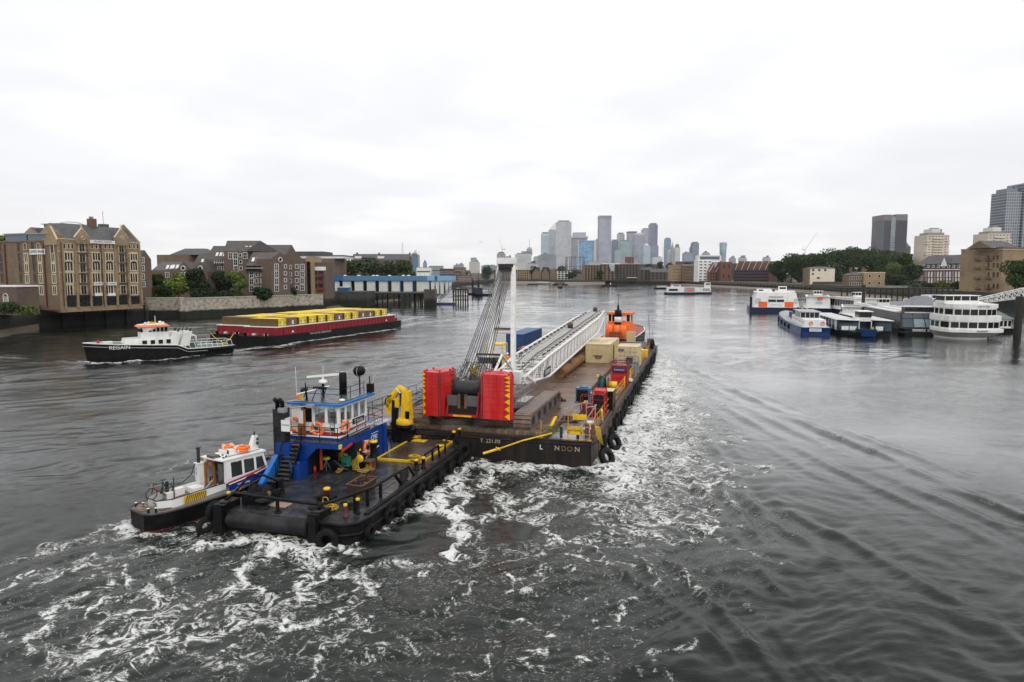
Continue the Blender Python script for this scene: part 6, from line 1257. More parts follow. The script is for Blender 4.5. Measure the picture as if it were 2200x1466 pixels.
q.build('tube', t); q = MB(); q.tube((-.5,-.02,-.2),(.5,-.02,.22),.03, rust, 5); q.tube((.1,-.02,-.5),(-.15,-.02,.52),.03, rust, 5); q.lathe([(.52,0),(.52,.02)], glassd, (0,.15,0),22, 'Y'); q.build('end_brace', t); q = MB(); [q.box(-.7,.7, y, y+.3,-.56,-.42, rust) for y in (1,8,15)]; q.build('cradle', t)
t = bthing('yellow_cylinder_cage', 'yellow cage of gas cylinders left of the mast', 'cage', -18.6,33,2.1); q = MB()
for a in (0,2.0):
    for b in (0,2.2): q.tube((a, b, 0),(a, b, 3.2),.07, yel, 5)
for z in (.1,1.6,3.1): q.path([(0,0, z),(2,0, z),(2,2.2, z),(0,2.2, z)],.06, yel, 4, True)
q.box(0,2,0,2.2,3.1,3.25, yel); q.box(.02,1.0,-.03,.03,2.3,3.1, yel); q.build('frame', t); q = MB(); [q.lathe([(.13,0),(.13,1.3),(.05,1.45)], mat('cylinder_navy', (.03,.03,.12)),(.3+.35*(i % 5),.4+.5*(i//5),.15),8) for i in range(10)]; q.build('cylinder', t)
t = bthing('dark_green_container', 'dark green open container between yellow cage and boom', 'container', -15.7,36.5,2.1); q = MB(); q.box(0,2.4,0,6,0,2.3, mat('dark_green_paint', (.012,.035,.025)));
for i in range(20): q.box(2.4,2.44,.1+i*.3,.22+i*.3,.1,2.2, mat('dark_green_paint', (.012,.035,.025)))
q.build('body', t); q = MB(); q.cbox((1.2,.8,2.45),(1.3,.8,.2), orange); q.build('orange_cover', t)
t = bthing('steel_frame_stack', 'rusty steel frame standing before the blue container', 'frame', -15.2,44,2.1); q = MB(); [q.tube((x, 0,0),(x, 0,2.6),.1, yelr, 5) for x in (0,1,2,2.9)]; q.tube((0,0,2.6),(2.9,0,2.6),.1, rust, 5); q.build('posts', t)
t = bthing('equipment_row', 'blue grey pump units behind the boom foot', 'pump units', -14.6,39,4.5 if False else 2.1); q = MB(); q.box(0,3.2,3,5,0,2.6, mat('pump_blue', (.04,.06,.10))); q.box(.3,2.8,3.2,4.8,2.6,2.9, rust); q.build('housing', t)
t = bthing('yellow_deck_machine', 'yellow fuel tank standing beyond the left counterweight', 'tank', -12.2,9.0,4.75); q = MB(); q.lathe([(.35,0),(.35,1.0),(.28,1.1)], yel, (0,0,0),14); q.build('tank', t); railing(t, [(-1.2,-3,0),(-1.2,2.5,0),(.9,2.5,0)],1.1, steel, sp=1.3)
# portside clutter: rail and stacked scaffold tubes beyond the yellow crane
t = bthing('scaffold_tube_stack', 'stack of grey scaffold frames along the far rail beyond the yellow crane', 'scaffold stack', -19.2,6,2.08); q = MB(); g = random.Random(8)
for i in range(46): x = g.uniform(0,3.0); z = .05+g.random()*1.1*(1-abs(x-1.5)/3); y = g.uniform(0,6); q.tube((x, y, z),(x+g.uniform(-.3,.3), y+g.uniform(4,9), z+g.uniform(-.1,.1)),.04, steel if i % 3 else steeld, 4)
for i in range(14): y = 1+i*.9; q.tube((.2, y, .9+.02*i),(2.9, y, 1.0),.035, steel, 4)
q.build('tubes', t); railing(t, [(-.4,-4,0),(-.4,22,0)],1.15, steeld, sp=1.8, name='port_rail')
t = bthing('tow_boom', 'yellow pole slung out over the water from the barge stern', 'pole', -3.2,.35,2.2); q = MB(); e = (-4.0,-2.1,-1.0); q.path([(0,0,.1),(-2,-1.0,-.35), e],.06, yel, 6); q.tube((-3.5,-1.9,-.82),(-4.6,-2.4,-1.15),.1, yel, 6); q.tube((-3.7,-2.1,-.7),(-3.5,-1.7,-1.0),.05, yel, 5); q.build('pole', t)
t = bthing('mooring_rope_coil', 'greenish yellow rope coil on the stern of the crane barge', 'rope', -3.35,1.1,2.1); coil(t, 'rope_turns', (0,0,0),.85,9, greenr, .035,2,.35)
t = bthing('yellow_hose_pipe', 'short yellow flexible pipe at the end of the coaming', 'pipe', -3.75,2.9,2.2); q = MB(); q.path([(0,-.6,.1),(.02,0,.25),(.1,.5,.55),(.15,.8,.6)],.13, yel, 8); q.lathe([(.19,0),(.19,.08)], iron, (.16,.85,.6),10, 'Y'); q.build('pipe', t)
t = bthing('yellow_rope_hank', 'yellow rope hank thrown over the corner rail', 'rope', -.35,1.7,2.4); q = MB()
for i in range(7): q.path([(-.9+.1*i, .1*i, .1+.05*i),(-.4+.05*i, 0,.35),(.15+.05*i, -.3+.1*i, .2),(.45+.04*i, -.5+.15*i, -.6-.1*i)],.03, ropey, 5)
q.build('rope', t)
t = bthing('dark_tarpaulin_lump', 'small dark lump of tarpaulin on the timber deck', 'tarpaulin', -5.6,14.6,2.1); q = MB(); q.ball((0,0,.1),.4, black, .6,9,5); q.ball((.45,.1,.06),.26, rust, .5,8,4); q.build('heap', t)
t = bthing('traffic_cones', 'orange cylinder by the starboard rail beyond the black box', 'cylinder', -.75,15.3,1.93); q = MB(); q.tube((0,0,0),(.15,.3,1.2),.13, orange, 8); q.tube((.06,.12,.5),(.09,.18,.7),.14, whitec, 8); q.build('cylinder_body', t)
# worker in orange on the boom walkway
def person(label, o, rz, sc_=1., cl=hivis, pants=None, lean=.25, parent=None):
    me = bpy.data.meshes.new('person'); J = [(0,0,.95),(0,.06,1.2),(0,.12,1.45),(0,.14,1.56),(0,.17,1.68),(-.12,0,.88),(-.15,.12,.5),(-.15,.02,.08),(-.15,.16,.04),(.12,0,.88),(.13,-.12,.5),(.13,-.28,.1),(.13,-.15,.04),(-.2,.12,1.42),(-.27,.22,1.18),(-.2,.42,1.05),(.2,.12,1.42),(.27,.2,1.18),(.2,.4,1.1),(-.18,.5,1.03),(.18,.48,1.08)]
    E_ = [(0,1),(1,2),(2,3),(3,4),(0,5),(5,6),(6,7),(7,8),(0,9),(9,10),(10,11),(11,12),(2,13),(13,14),(14,15),(2,16),(16,17),(17,18),(15,19),(18,20)]
    rr = [.15,.14,.17,.06,.10,.1,.07,.05,.04,.1,.07,.05,.04,.07,.05,.04,.07,.05,.04,.03,.03]
    me.from_pydata([(x, y*(1+lean) if z > 1 else y, z) for x, y, z in J], E_, []); ob = bpy.data.objects.new('person', me); COL.objects.link(ob); ob.modifiers.new('skin', 'SKIN'); me.skin_vertices[0].data[0].use_root = True
    for v, r_ in zip(me.skin_vertices[0].data, rr): v.radius = (r_, r_*.85)
    ob.modifiers.new('s', 'SUBSURF').levels = 2; ob.modifiers['s'].render_levels = 2
    m2 = bpy.data.meshes.new_from_object(ob.evaluated_get(bpy.context.evaluated_depsgraph_get())); bpy.data.objects.remove(ob)
    for m in (cl, pants or cl, skin, iron): m2.materials.append(m)
    for p in m2.polygons: z = p.center.z; p.use_smooth = True; p.material_index = 3 if z < .1 else 2 if z > 1.58 else 1 if z < .9 else (2 if p.center.y > .47 else 0)
    ob = bpy.data.objects.new('person', m2); COL.objects.link(ob); ob.location = o; ob.rotation_euler = (0,0, rz); ob.scale = (sc_,)*3; tag(ob, label, 'person')
    q = MB(); q.lathe([(.14,-.02),(.135,.06),(.08,.14),(.01,.16)], white if cl is hivis else iron, (0,.21*(1+lean*.3),1.72),12); q.build('helmet', ob)
    return ob
person('person in orange work suit and helmet standing beside the boom foot', BW(-12.6,21.5,3.7),-TH+.5,1.05)
t = bthing('access_platform', 'small grey platform beside the boom foot', 'platform', -13.4,20.5,2.1); q = MB(); q.box(0,1.6,0,2.4,1.5,1.6, grey); [q.tube((x, y, 0),(x, y, 1.5),.06, steeld, 5) for x in (.1,1.5) for y in (.1,2.3)]; q.build('deck', t)
# ------------------------------------------------------------ the black and blue deck tug pushing the barge
def lifebuoy(label, pos, rot, parent=None, s=1.):
    mb = MB(); mb.torus((0,0,0),.31,.085, orange, 'Z', 20,7)
    for i in range(4): a = i*math.pi/2+.4; mb.torus((0,0,0),.31,.092, whitec, 'Z', 3,6) if False else mb.cbox((.31*math.cos(a),.31*math.sin(a),0),(.19,.07,.19), whitec, a)
    o = mb.build('lifebuoy', parent); o.location = pos; o.rotation_euler = rot; o.scale = (s, s, s)
    if parent is None: tag(o, label, 'lifebuoy')
    elif label: o['label'] = label
    return o
def bollard(label, x, y, z=1.2, h=.75, r=.16, cap=.24, m=black, group=None, z2=None, top=yel, o=None):
    r *= .72; cap *= .66
    t = tthing('deck_bollard', label, 'bollard', x, y, z); q = MB(); q.lathe([(r*1.5,0),(r*1.5,.06),(r, .1),(r, h-.06),(r*1.15, h)], m, (0,0,0),16); q.build('post', t); q = MB(); q.lathe([(cap*.9,0),(cap, .03),(cap, .09),(cap*.85,.13)], top, (0,0, h),18); q.build('cap', t); return t
def tug():
    t = tthing('deck_tug', 'broad black deck tug with blue house and white wheelhouse pushing the crane barge', 'tug', 0,0,0); h = 1.2
    out = [(-8.6,.25),(-8.2,.1),(-2.3,.1),(-.9,0),(-.15,.5),(0,1.6),(0,16.2),(-.7,17.3),(-7.8,19.4),(-8.6,18.4)]
    n = len(out); q = MB(); q.prism([(x*(.97)-.1, y) for x, y in out],-.8,.35, black, out); q.prism(out, .35, h, black, out, blackd)
    for z in (.55,1.12): q.path([(x, y, z) for x, y in out],.10, black, 6, True)
    q.box(-.35,-.12,1.5,16.5, h, h+.12, black); q.build('hull', t)
    # deck plating seams
    q = MB()
    for y in (2.6,5.2,7.8,10.4,13): q.box(-7.6,-.4, y, y+.03, h+.002, h+.008, black)
    for x in (-2.2,-4.4,-6.4): q.box(x, x+.03,.6,11.5, h+.002, h+.009, black)
    q.build('plating_seam', t)
    q = MB(); q.lathe([(.36,0),(.44,.12),(.44,4.75),(.36,4.9)], mat('roller_rubber', (.010,.0095,.010),.5, spec=.25, var=.35, scale=2, dirt=(.045,.042,.044), dirt_amt=.6, dscale=1.2),(-7.72,.12,.78),24, 'X'); q.build('stern_roller', t)
    for x0, x1 in ((-8.55,-7.85),(-2.75,-2.15)): q = MB(); q.box(x0, x1,-.12,1.25,-.3,1.58, black); q.box(x0+.08, x1-.08,-.2,-.1,-.3,1.5, black); q.lathe([(.3,0),(.3,.07)], steeld, ((x0+x1)/2,.45,1.58),14); q.build('stern_post', t)
    # heavy guard rails
    q = MB(); q.path([(-8.2,.45,1.65),(-7.85,.8,2.0),(-7.45,.62,2.05),(-2.5,.55,1.92)],.085, black, 8); q.tube((-5.0,.6, h),(-5.0,.6,1.98),.10, black, 8); q.lathe([(.2,0),(.2,.05)], black, (-5,.6, h),12); q.build('stern_guard_rail', t)
    q = MB(); q.path([(-7.85,.8,2.0),(-7.8,1.9,2.55),(-7.7,2.3,2.6),(-7.05,2.35,2.6),(-6.85,3.3,2.0),(-6.85,3.35, h)],.07, black, 8); q.path([(-7.6,2.3,2.6),(-7.4,1.3,1.9),(-7.3,1.0, h)],.04, black, 6); q.build('winch_guard', t)
    q = MB(); q.path([(-2.5,.5,1.65),(-2.3,.6,1.95),(-1.9,.9,2.0),(-.95,1.9,2.25),(-.8,3.4,2.1),(-.8,6.3,2.02)],.095, black, 8); q.path([(-.8,6.1,2.0),(-.8,8.3,1.95),(-.75,9.0, h)],.08, black, 8)
    for x, y, z in ((-1.0,1.75,2.2),(-.8,4.4,2.05),(-.85,2.9,2.1)): q.tube((x, y, h),(x, y, z),.10, black, 8)
    q.tube((-.8,6.3,2.0),(-.75,7.1, h),.10, black, 8); q.box(-.95,-.75,7.3,8.2, h+.05,1.85, steeld); q.build('side_guard_rail', t)
    q = MB(); q.path([(-.9,10.9, h),(-.9,11.2,1.95),(-.9,13.6,2.0),(-.85,13.7, h)],.075, black, 8); q.tube((-.88,12.5, h),(-.88,12.5,2.0),.09, black, 8); q.path([(-.9,14.9, h),(-.9,15,1.9),(-.9,16.2,2.2),(-.5,16.8, h)],.075, black, 8); q.build('forward_guard_rail', t)
    q = MB()
    for z in (1.5,1.78): q.path([(-1.6,1.0, z),(-1.0,2.0, z),(-.85,4.4, z),(-.85,6.5, z)],.018, steeld, 4)
    q.build('wire_rail', t)
    # blue house
    hd = 3.42
    q = MB(); q.prism([(-9.0,6.3),(-8.0,6.3),(-8.0,7.1),(-7.2,7.1),(-7.2,9.0),(-4.9,9.0),(-4.9,13.5),(-5.6,15.0),(-8.6,15.0),(-9.0,12)], h, hd, blue); q.build('lower_house', t)
    q = MB(); q.box(-9.05,-4.9,6.9,9.02,3.08, hd+.005, blue); q.add([(-7.35,6.9,2.3),(-7.2,6.9,2.3),(-7.2,6.9,3.1),(-6.4,6.9,3.1),(-7.35,6.9,3.1),(-7.35,7.2,2.3),(-7.2,7.2,2.3),(-7.2,7.2,3.1),(-6.4,7.2,3.1)],[(1,3,2),(6,7,8),(1,6,8,3)], blue)
    q.box(-7.75,-7.2,6.95,7.3, h, 3.1, blue); q.build('overhang_frame', t)
    q = MB(); q.box(-7.2,-4.95,8.97,9.0, h, 3.08, mat('recess_shade_black', (.006,.006,.007),.7)); q.box(-4.95,-4.85,9.0,9.9, h+.1,3.0, mat('recess_shade_black', (.006,.006,.007),.7)); q.box(-7.2,-7.17,7.32,8.97, h, 3.08, mat('recess_shade_black', (.006,.006,.007))); q.box(-7.17,-4.95,7.25,8.97,3.04,3.075, mat('recess_shade_black', (.006,.006,.007))); q.build('recess_shade_sheets', t)  # black sheets line the open recess and stand for the shade inside it
    q = MB(); q.box(-8.9,-4.95,6.95,13.4, hd+.008, hd+.03, blackd); q.box(-5.9,-4.9,12.4,14.6, hd+.03, hd+.06, mat('pale_deck', (.4,.42,.45))); q.build('upper_deck', t)
    q = MB(); q.box(-7.6,-7.12,6.0,6.95, h, 2.15, blue); q.ball((-7.38,6.3,2.2),.14, blue); q.tube((-7.75,6.0, h),(-7.75,6.0,2.3),.07, bluet, 6); q.build('blue_locker', t)
    q = MB(); q.box(-4.9,-4.78,13.0,13.5, h, hd, blue); q.path([(-4.85,13.7, h),(-4.85,13.7,2.2),(-4.75,14.0,2.3),(-4.75,14.1, h)],.04, blue, 6); q.box(-4.9,-4.84,12.2,12.8, h+.1,3.0, mat('door_blue', (.006,.025,.16))); q.build('house_column', t)
    q = MB(); q.prism([(-9.15,2.9),(-8.65,2.9),(-8.65,6.6),(-9.15,6.6)],.9,1.3, blue, [(-9.15,4.6),(-8.8,4.6),(-8.8,6.6),(-9.15,6.6)]); q.add([(-8.8,4.6,1.3),(-8.8,6.6,1.3),(-8.8,6.6,2.9),(-9.1,4.6,1.3),(-9.1,6.6,1.3),(-9.1,6.6,2.9)],[(0,1,2),(3,5,4),(0,2,5,3)], bluet); q.build('blue_brace', t)
    # company board, buoys and banners on the blue wall
    wx = -4.88
    text('company_lettering', 'CPBS', .46, mat('lettering_pale', (.6,.75,.85)), t, (wx, 11.75,2.78),(R(90),0, R(90)), ext=.008)
    text('company_lettering', '01474 52 30 50', .24, white, t, (wx, 11.7,2.38),(R(90),0, R(90)), ext=.006); q = MB(); q.box(wx, wx+.012,10.9,12.7,2.52,2.55, white); q.box(wx, wx+.012,11.3,12.3,3.08,3.11, white); q.tube((wx+.05,9.6,1.55),(wx+.05,12.3,2.05),.025, white, 5); q.build('painted_line', t)
    lifebuoy('faded orange buoy on the blue wall', (-4.8,10.55,2.35),(0, R(90),0), t, 1.35)
    q = MB(); q.cbox((-4.86,7.9,3.0),(.05,1.4,.16), mat('banner_red', (.5,.03,.05)),0,.12); q.cbox((-4.82,7.02,3.25),(.12,.25,.26), mat('lime_sign', (.55,.6,.08))); q.build('banner', t)
    # stairs
    q = MB(); st = Vector((-8.05,5.55, h)); en = Vector((-7.95,6.75, hd))
    for x in (-.48,.48): q.tube(st+Vector((x, 0,0)), en+Vector((x, 0,0)),.07, black, 4)
    for i in range(9): p = st.lerp(en, (i+.7)/9.3); q.cbox(tuple(p),(.92,.2,.05), mat('tread_grey', (.07,.07,.075)) if i < 8 else wood)
    q.add([st+Vector((-.45,.1,0)), st+Vector((.45,.1,0)), en+Vector((.45,.1,-.1)), en+Vector((-.45,.1,-.1))],[(0,1,2,3)], black); q.build('stair', t); q = MB(); [q.tube(st+Vector((x, 0,.95)), en+Vector((x, .1,.95)),.028, black, 5) for x in (-.5,.5)]; [q.tube(st.lerp(en, k)+Vector((x, 0,0)), st.lerp(en, k)+Vector((x, 0,.95)),.022, black, 5) for x in (-.5,.5) for k in (.05,.5,.98)]; q.build('stair_rail', t)
    # exhaust casings
    q = MB(); q.box(-9.15,-8.35,6.35,7.0,2.7,5.55, mat('exhaust_black', (.016,.016,.018),.5)); q.box(-9.15,-8.35,6.3,7.0, h, 2.7, blue)
    for i in range(16): q.box(-8.95,-8.55,6.3,6.36,4.2+i*.08,4.24+i*.08, iron)
    for x in (-8.95,-8.6): q.path([(x, 6.6,5.5),(x, 6.6,5.95),(x-.04,6.35,6.2)],.14, black, 8)
    q.build('exhaust_casing', t); q = MB(); q.cbox((-8.33,6.7,4.6),(.03,.55,.75), whitec); q.cbox((-8.2,6.28,4.55),(.62,.03,.72), whitec); q.build('sign_plate', t); text('sign_lettering', 'TOWAGE', .13, mat('lettering_blue', (.05,.2,.5)), t, (-8.2,6.255,4.6),(R(90),0,0))
    # wheelhouse
    x0, x1, y0, y1, zb, zt = -8.9,-5.45,8.05,11.75, hd+.03,5.6
    def wall(a, b, c, d, z_0, z_1, m): q.add([(a, b, z_0),(c, d, z_0),(c, d, z_1),(a, b, z_1)],[(0,1,2,3)], m)
    q = MB(); bt = [(x0, y0),(x1, y0),(x1, y1),(x1-.9, y1+.5),(x0, y1+.5)]; q.prism([(a, b) for a, b in bt], zb, zb+.16, white); q.prism([(a+(.002 if a < -7 else -.0), b) for a, b in bt], zb+.161, zb+.42, mat('wheelhouse_red_band', (.30,.015,.02),.45)); q.prism(bt, zb+.421, zb+.98, white); q.build('wheelhouse_wall', t)
    q = MB(); bl = [(x0-.35, y0-.35),(x1+.18, y0-.35),(x1+.18, y1+.2),(x1-.9, y1+.7),(x0-.35, y1+.7)]; q.prism(bl, zb-.0, zb+.14, blue); q.prism(bl, zb+.141, zb+.2, white); q.build('coaming', t)
    # mullions and glass
    def posts(pts, z_0, z_1, w=.11):
        for a, b in pts: q.box(a-w, a+w, b-w, b+w, z_0, z_1, white)
    q = MB(); zg0, zg1 = zb+.98,5.42
    aft = [x1-.02,-6.45,-7.4]; side = [y0+.02,8.95,9.85,10.75, y1-.02]
    for a in (x1-.08,-6.38,-7.32): q.box(a-.1, a+.1, y0, y0+.12, zg0-.02, zg1, white)
    for b in (y0+.08,8.93,9.83,10.75, y1-.05): q.box(x1-.12, x1, b-.1, b+.1, zg0-.02, zg1, white)
    for a, b in ((x0+.1, y0+2),(x0+.1, y1+.4),(x1-.9, y1+.42),(x1-1.9, y1+.42),(x0+.1, y0+3)): q.box(a-.08, a+.08, b-.08, b+.08, zg0-.02, zg1, white)
    q.box(-7.4, x1, y0, y0+.12, zg1,5.6, white); q.box(x1-.12, x1, y0+.12, y1, zg1,5.6, white); q.box(x0, x1-.9, y1+.38, y1+.5, zg1,5.6, white)
    q.box(-8.9,-8.2, y0, y0+.1, zg0-.02,5.6, whitec); q.box(x0, x0+.1, y0, y1, zg1,5.6, white); q.build('window_frame', t)
    # tinted thin panes as parts
    gm = bpy.data.materials.get('wheelhouse_glass') or bpy.data.materials.new('wheelhouse_glass'); gm.use_nodes = True; b_ = gm.node_tree.nodes['Principled BSDF']; b_.inputs['Base Color'].default_value = (.55,.6,.6,1); b_.inputs['Roughness'].default_value = .03; b_.inputs['Transmission Weight'].default_value = .9; b_.inputs['IOR'].default_value = 1.25; MATS['wg'] = gm
    for a, b in ((-7.2,-6.5),(-6.26,-5.65)): q = MB(); q.box(a, b, y0+.04, y0+.06, zg0+.05, zg1-.05, gm); q.build('pane', t)
    for a, b in ((8.24,8.8),(9.06,9.7),(9.96,10.62),(10.88,11.56)): q = MB(); q.box(x1-.07, x1-.05, a, b, zg0+.05, zg1-.05, gm); q.build('pane', t)
    q = MB(); q.box(-8.1,-6.4,9.6,10.8, zb+.4, zb+1.15, iron); q.box(-6.2,-5.8,9.4,10, zb+.4, zb+1.4, iron); q.box(-7.1,-6.9,8.3,8.5, zb+.98, zb+1.4, redd); q.ball((-6.7,8.4, zb+1.1),.16, orange); q.box(-8.8,-5.6,8.2,11.9, zb+.2, zb+.25, iron); q.build('console', t)
    q = MB(); q.box(-8.2,-8.05, y0-.02, y0+.5, zb+.2,5.5, wood); q.box(-7.75,-7.6, y0-.5, y0-.45, zb+.2,5.4, wood); q.box(-8.15,-7.65, y0-.5, y0-.46, zb+.25, zb+1.0, wood); q.box(-8.1,-7.7, y0-.49, y0-.47, zb+1.0,5.3, whitec); q.build('wooden_door', t)
    q = MB(); q.box(-8.05,-7.45, y0+.1, y0+.14, zb+.2,5.4, glassd); q.build('doorway', t)
    q = MB(); rf = [(x0-.2, y0-.25),(x1+.22, y0-.25),(x1+.28, y1+.75),(x1-1.1, y1+1.1),(x0-.2, y1+1.1)]; q.prism(rf, 5.6,5.74, bluet); q.prism([(a*.985-.10, b) for a, b in [(x0+.05, y0),(x1+.0, y0),(x1+.05, y1+.5),(x1-1.1, y1+.8),(x0+.05, y1+.8)]],5.741,5.78, mat('roof_dark', (.07,.075,.085),.35)); q.build('wheelhouse_roof', t)
    text('name_lettering', 'Shakedog', .30, whitec, t, (x1+.045,10.55, zb+.78),(R(90),0, R(90)), ext=.006); q = MB(); q.cbox((x1+.02,10.55, zb+.78),(.03,1.6,.36), iron); q.build('name_board', t)
    q = MB(); q.cbox((-6.5, y0-.03, zb+.62),(1.45,.03,.2), iron); q.build('name_board', t); text('name_lettering', 'ROCHESTER', .17, whitec, t, (-6.5, y0-.055, zb+.62),(R(90),0,0), ext=.006)
    lifebuoy('orange buoy on the aft face', (-6.95, y0-.14, zb+.62),(R(90),0,0), t, 1.25); lifebuoy('orange buoy on the starboard face', (x1+.14,8.6, zb+.72),(0, R(90),0), t, 1.25); lifebuoy('orange buoy by the stairs', (-8.55,7.8, zb+.85),(R(90),0, R(20)), t, 1.25)
    # roof gear
    q = MB(); q.lathe([(.26,0),(.26,1.45),(.2,1.55)], black, (-6.9,11.2,5.75),16); q.build('funnel', t)
    q = MB(); q.tube((-6.0,11.9,5.75),(-6.0,11.9,7.0),.05, black, 6); q.lathe([(.34,-.28),(.36,.2),(.3,.26),(.02,.27)], black, (-6.0,11.9,7.35),16, 'Y'); q.torus((-6,11.9,7.3),.42,.025, steel, 'X', 16,5); q.build('search_light', t)
    q = MB(); q.tube((-7.6,9.8,5.75),(-7.6,9.8,6.75),.09, black, 8); q.lathe([(.3,0),(.3,.1),(.22,.22)], whitec, (-7.6,9.8,6.75),16); q.cbox((-7.6,9.8,7.25),(2.1,.16,.13), whitec, .35,0,-.08); q.tube((-7.6,9.8,6.95),(-7.6,9.8,7.2),.08, whitec, 8); q.build('radar', t)
    railing(t, [(-8.9,9.2,5.78),(-5.9,9.2,5.78),(-5.9,10.4,5.78),(-5.9,12.3,5.78)],.7, black, sp=1.3, r=.02, name='roof_rail')
    q = MB(); q.box(-7.9,-7.0,9.05,9.25,6.45,6.6, black); [q.tube((x, 8.4,5.78),(x, 9.1,6.6),.03, black, 5) for x in (-8.3,-7.6,-6.9)]; q.tube((-8.6,8.2,6.2),(-7.0,9.6,6.6),.05, whitec, 6); q.ball((-8.9,9.6,6.2),.28, black, .7); q.tube((-8.1,8.6,5.8),(-8.0,8.3,7.0),.08, black, 6,.03); q.lathe([(.2,0),(.2,.08),(.02,.14)], whitec, (-5.75,9.0,5.78),12)
    q.cut('roof_gear', t); q.tube((-5.6,12.6,5.78),(-5.6,12.6,6.9),.04, black, 5); q.box(-5.7,-5.3,12.3,12.7,5.78,6.4, black); q.cut('roof_locker', t); q.tube((-9.1,9.0,5.7),(-9.15,9.0,7.9),.015, whitec, 4); q.tube((-8.3,11.0,5.7),(-8.3,11,7.7),.015, whitec, 4); q.tube((-5.3,12.4,6.4),(-5.0,12.3,7.1),.02, whitec, 4); q.build('aerials', t)
    q = MB(); q.path([(-8.9,7.2,5.65),(-8.2,7.0,5.55),(-7.6,7.4,5.6),(-7.1,7.75,5.62)],.05, steel, 6); q.path([(-9.0,6.7,5.9),(-8.3,7.4,5.95),(-7.8,7.7,5.9)],.05, steel, 6); q.box(-7.5,-7.0,7.5,7.8,5.5,5.7, steel); q.box(-8.75,-8.3,6.3,6.7,5.35,5.65, steel); q.build('light_frame', t)
    q = MB(); q.add([(-8.4,8.2,5.9),(-7.9,8.0,5.85),(-8.0,8.0,6.2),(-8.5,8.2,6.25)],[(0,1,2,3)], yel); q.add([(-8.9,8.3,5.95),(-8.4,8.2,5.88),(-8.45,8.2,6.15)],[(0,1,2)], orange); q.build('signal_flag', t)
    # walkway rails
    railing(t, [(-8.9,6.2, hd+.9-.9),(-7.5,6.95, hd),(-4.98,7.0, hd),(-4.98,13.2, hd),(-8.9,14.6, hd)],1.0, black, r=.024, sp=1.35, name='walkway_rail')
    q = MB()
    for z in (hd+.22, hd+.5): q.tube((-4.9,8.3, z),(-4.85,13.0, z+.12),.03, steel, 5)
    for i in range(17): y = 8.4+i*.28; q.tube((-4.9, y, hd+.22+.006*i),(-4.9, y, hd+.5+.006*i),.018, steel, 4)
    for z in (hd+.28, hd+.62): q.tube((-4.75,8.6, z),(-4.72,13.1, z+.1),.028, steel, 5)
    q.build('ladder', t)
    q = MB()
    for x in (-6.05,-5.75): q.tube((x, y0-.1, zb-.2),(x, y0-.1,5.7),.022, steel if x < -6 else black, 5)
    for i in range(9): q.tube((-6.05, y0-.1, zb+i*.24),(-5.75, y0-.1, zb+i*.24),.015, black, 4)
    q.build('roof_ladder', t)
    # yellow bordered timber cargo deck
    q = MB(); q.box(-4.6,-1.35,11.75,19.0, h+.01, h+.1, deckw2); q.build('cargo_deck', t)
    q = MB(); q.box(-4.72,-4.6,11.6,19.1, h, h+.15, yel); q.box(-4.6,-1.35,11.55,11.75, h, h+.15, yel); q.box(-1.35,-1.25,11.6,17.6, h, h+.15, yel); q.box(-4.6,-1.3,19.0,19.1, h, h+.15, yel) if False else q.path([(-4.6,18.6, h+.12),(-1.3,17.5, h+.12)],.05, yel, 5); q.box(-4.4,-3.3,16.8,17.5, h+.1, h+.125, yel); q.lathe([(.35,0),(.35,.03)], yel, (-1.75,16.2, h+.11),16); q.build('yellow_border', t)
    # deck winch at the port quarter
    q = MB(); q.lathe([(.52,-.45),(.52,-.38),(.3,-.38),(.3,.38),(.52,.38),(.52,.45)], black, (-6.95,1.9,1.68),22, 'X'); q.lathe([(.2,0),(.2,.06)], mat('drum_brown', (.20,.12,.09)),(-6.48,1.9,1.68),14, 'X')
    for i in range(9): q.torus((-7.25+i*.08,1.9,1.68),.36+.02*(i % 2),.04, rub, 'X', 20,5)
    for i in range(12): q.torus((-6.75+.05*i, 2.2+.05*i, 1.5),.28,.03, rub, 'X', 14,4,0)
    q.box(-7.8,-6.2,1.3,1.5, h, 1.9, black); q.box(-7.8,-6.4,2.5,2.9, h, 1.5, black); q.box(-7.5,-6.9,3.2,4.0, h, 1.95, black); q.build('deck_winch', t)
    q = MB(); q.cbox((-5.65,1.75, h+.008),(1.15,.75,.012), mat('hatch_rust_pink', (.34,.21,.16),.7, dirt=(.2,.17,.15), dscale=3)); q.build('hatch', t)
    # things against the house in the recess
    q = MB(); q.cbox((-6.55,7.6,2.3),(.16,.08,1.6), mat('strap_red', (.35,.05,.02))); q.build('hanging_strap', t)
tug()
for i in range(9): tyre('black fender tyre on the near side of the deck tug, %s from its stern' % ORD[i], TW(.16,[1.2,3.4,5.0,6.5,8.0,9.6,11.4,13.4,15.3][i],.45+.1*math.sin(i*2)),(R(90), R(10*math.sin(i*2)),-TH+R(90)),.74, 'tyres on the deck tug')
for i, (x, y) in enumerate([(.1,16.5),(-.3,17.2),(.15,15.9)]): tyre('black fender tyre squeezed between tug and barge, %s of the corner cluster' % ORD[i], TW(x, y, .65+.25*i),(R(90),0,-TH+R(60)),1.0, 'tyres on the deck tug')
tyre('big black tyre at the near stern corner of the deck tug', TW(-1.55,-.2,.35),(R(90),0,-TH+R(8)),1.05, 'tyres on the deck tug'); tyre('pale worn tyre on the port quarter beside the launch', TW(-8.9,.5,.95),(R(90),0,-TH+R(80)),1.0, 'tyres on the deck tug'); tyre('half sunk tyre off the port quarter', TW(-9.05,.0,.2),(R(80),0,-TH+R(50)),1.0, 'tyres on the deck tug')
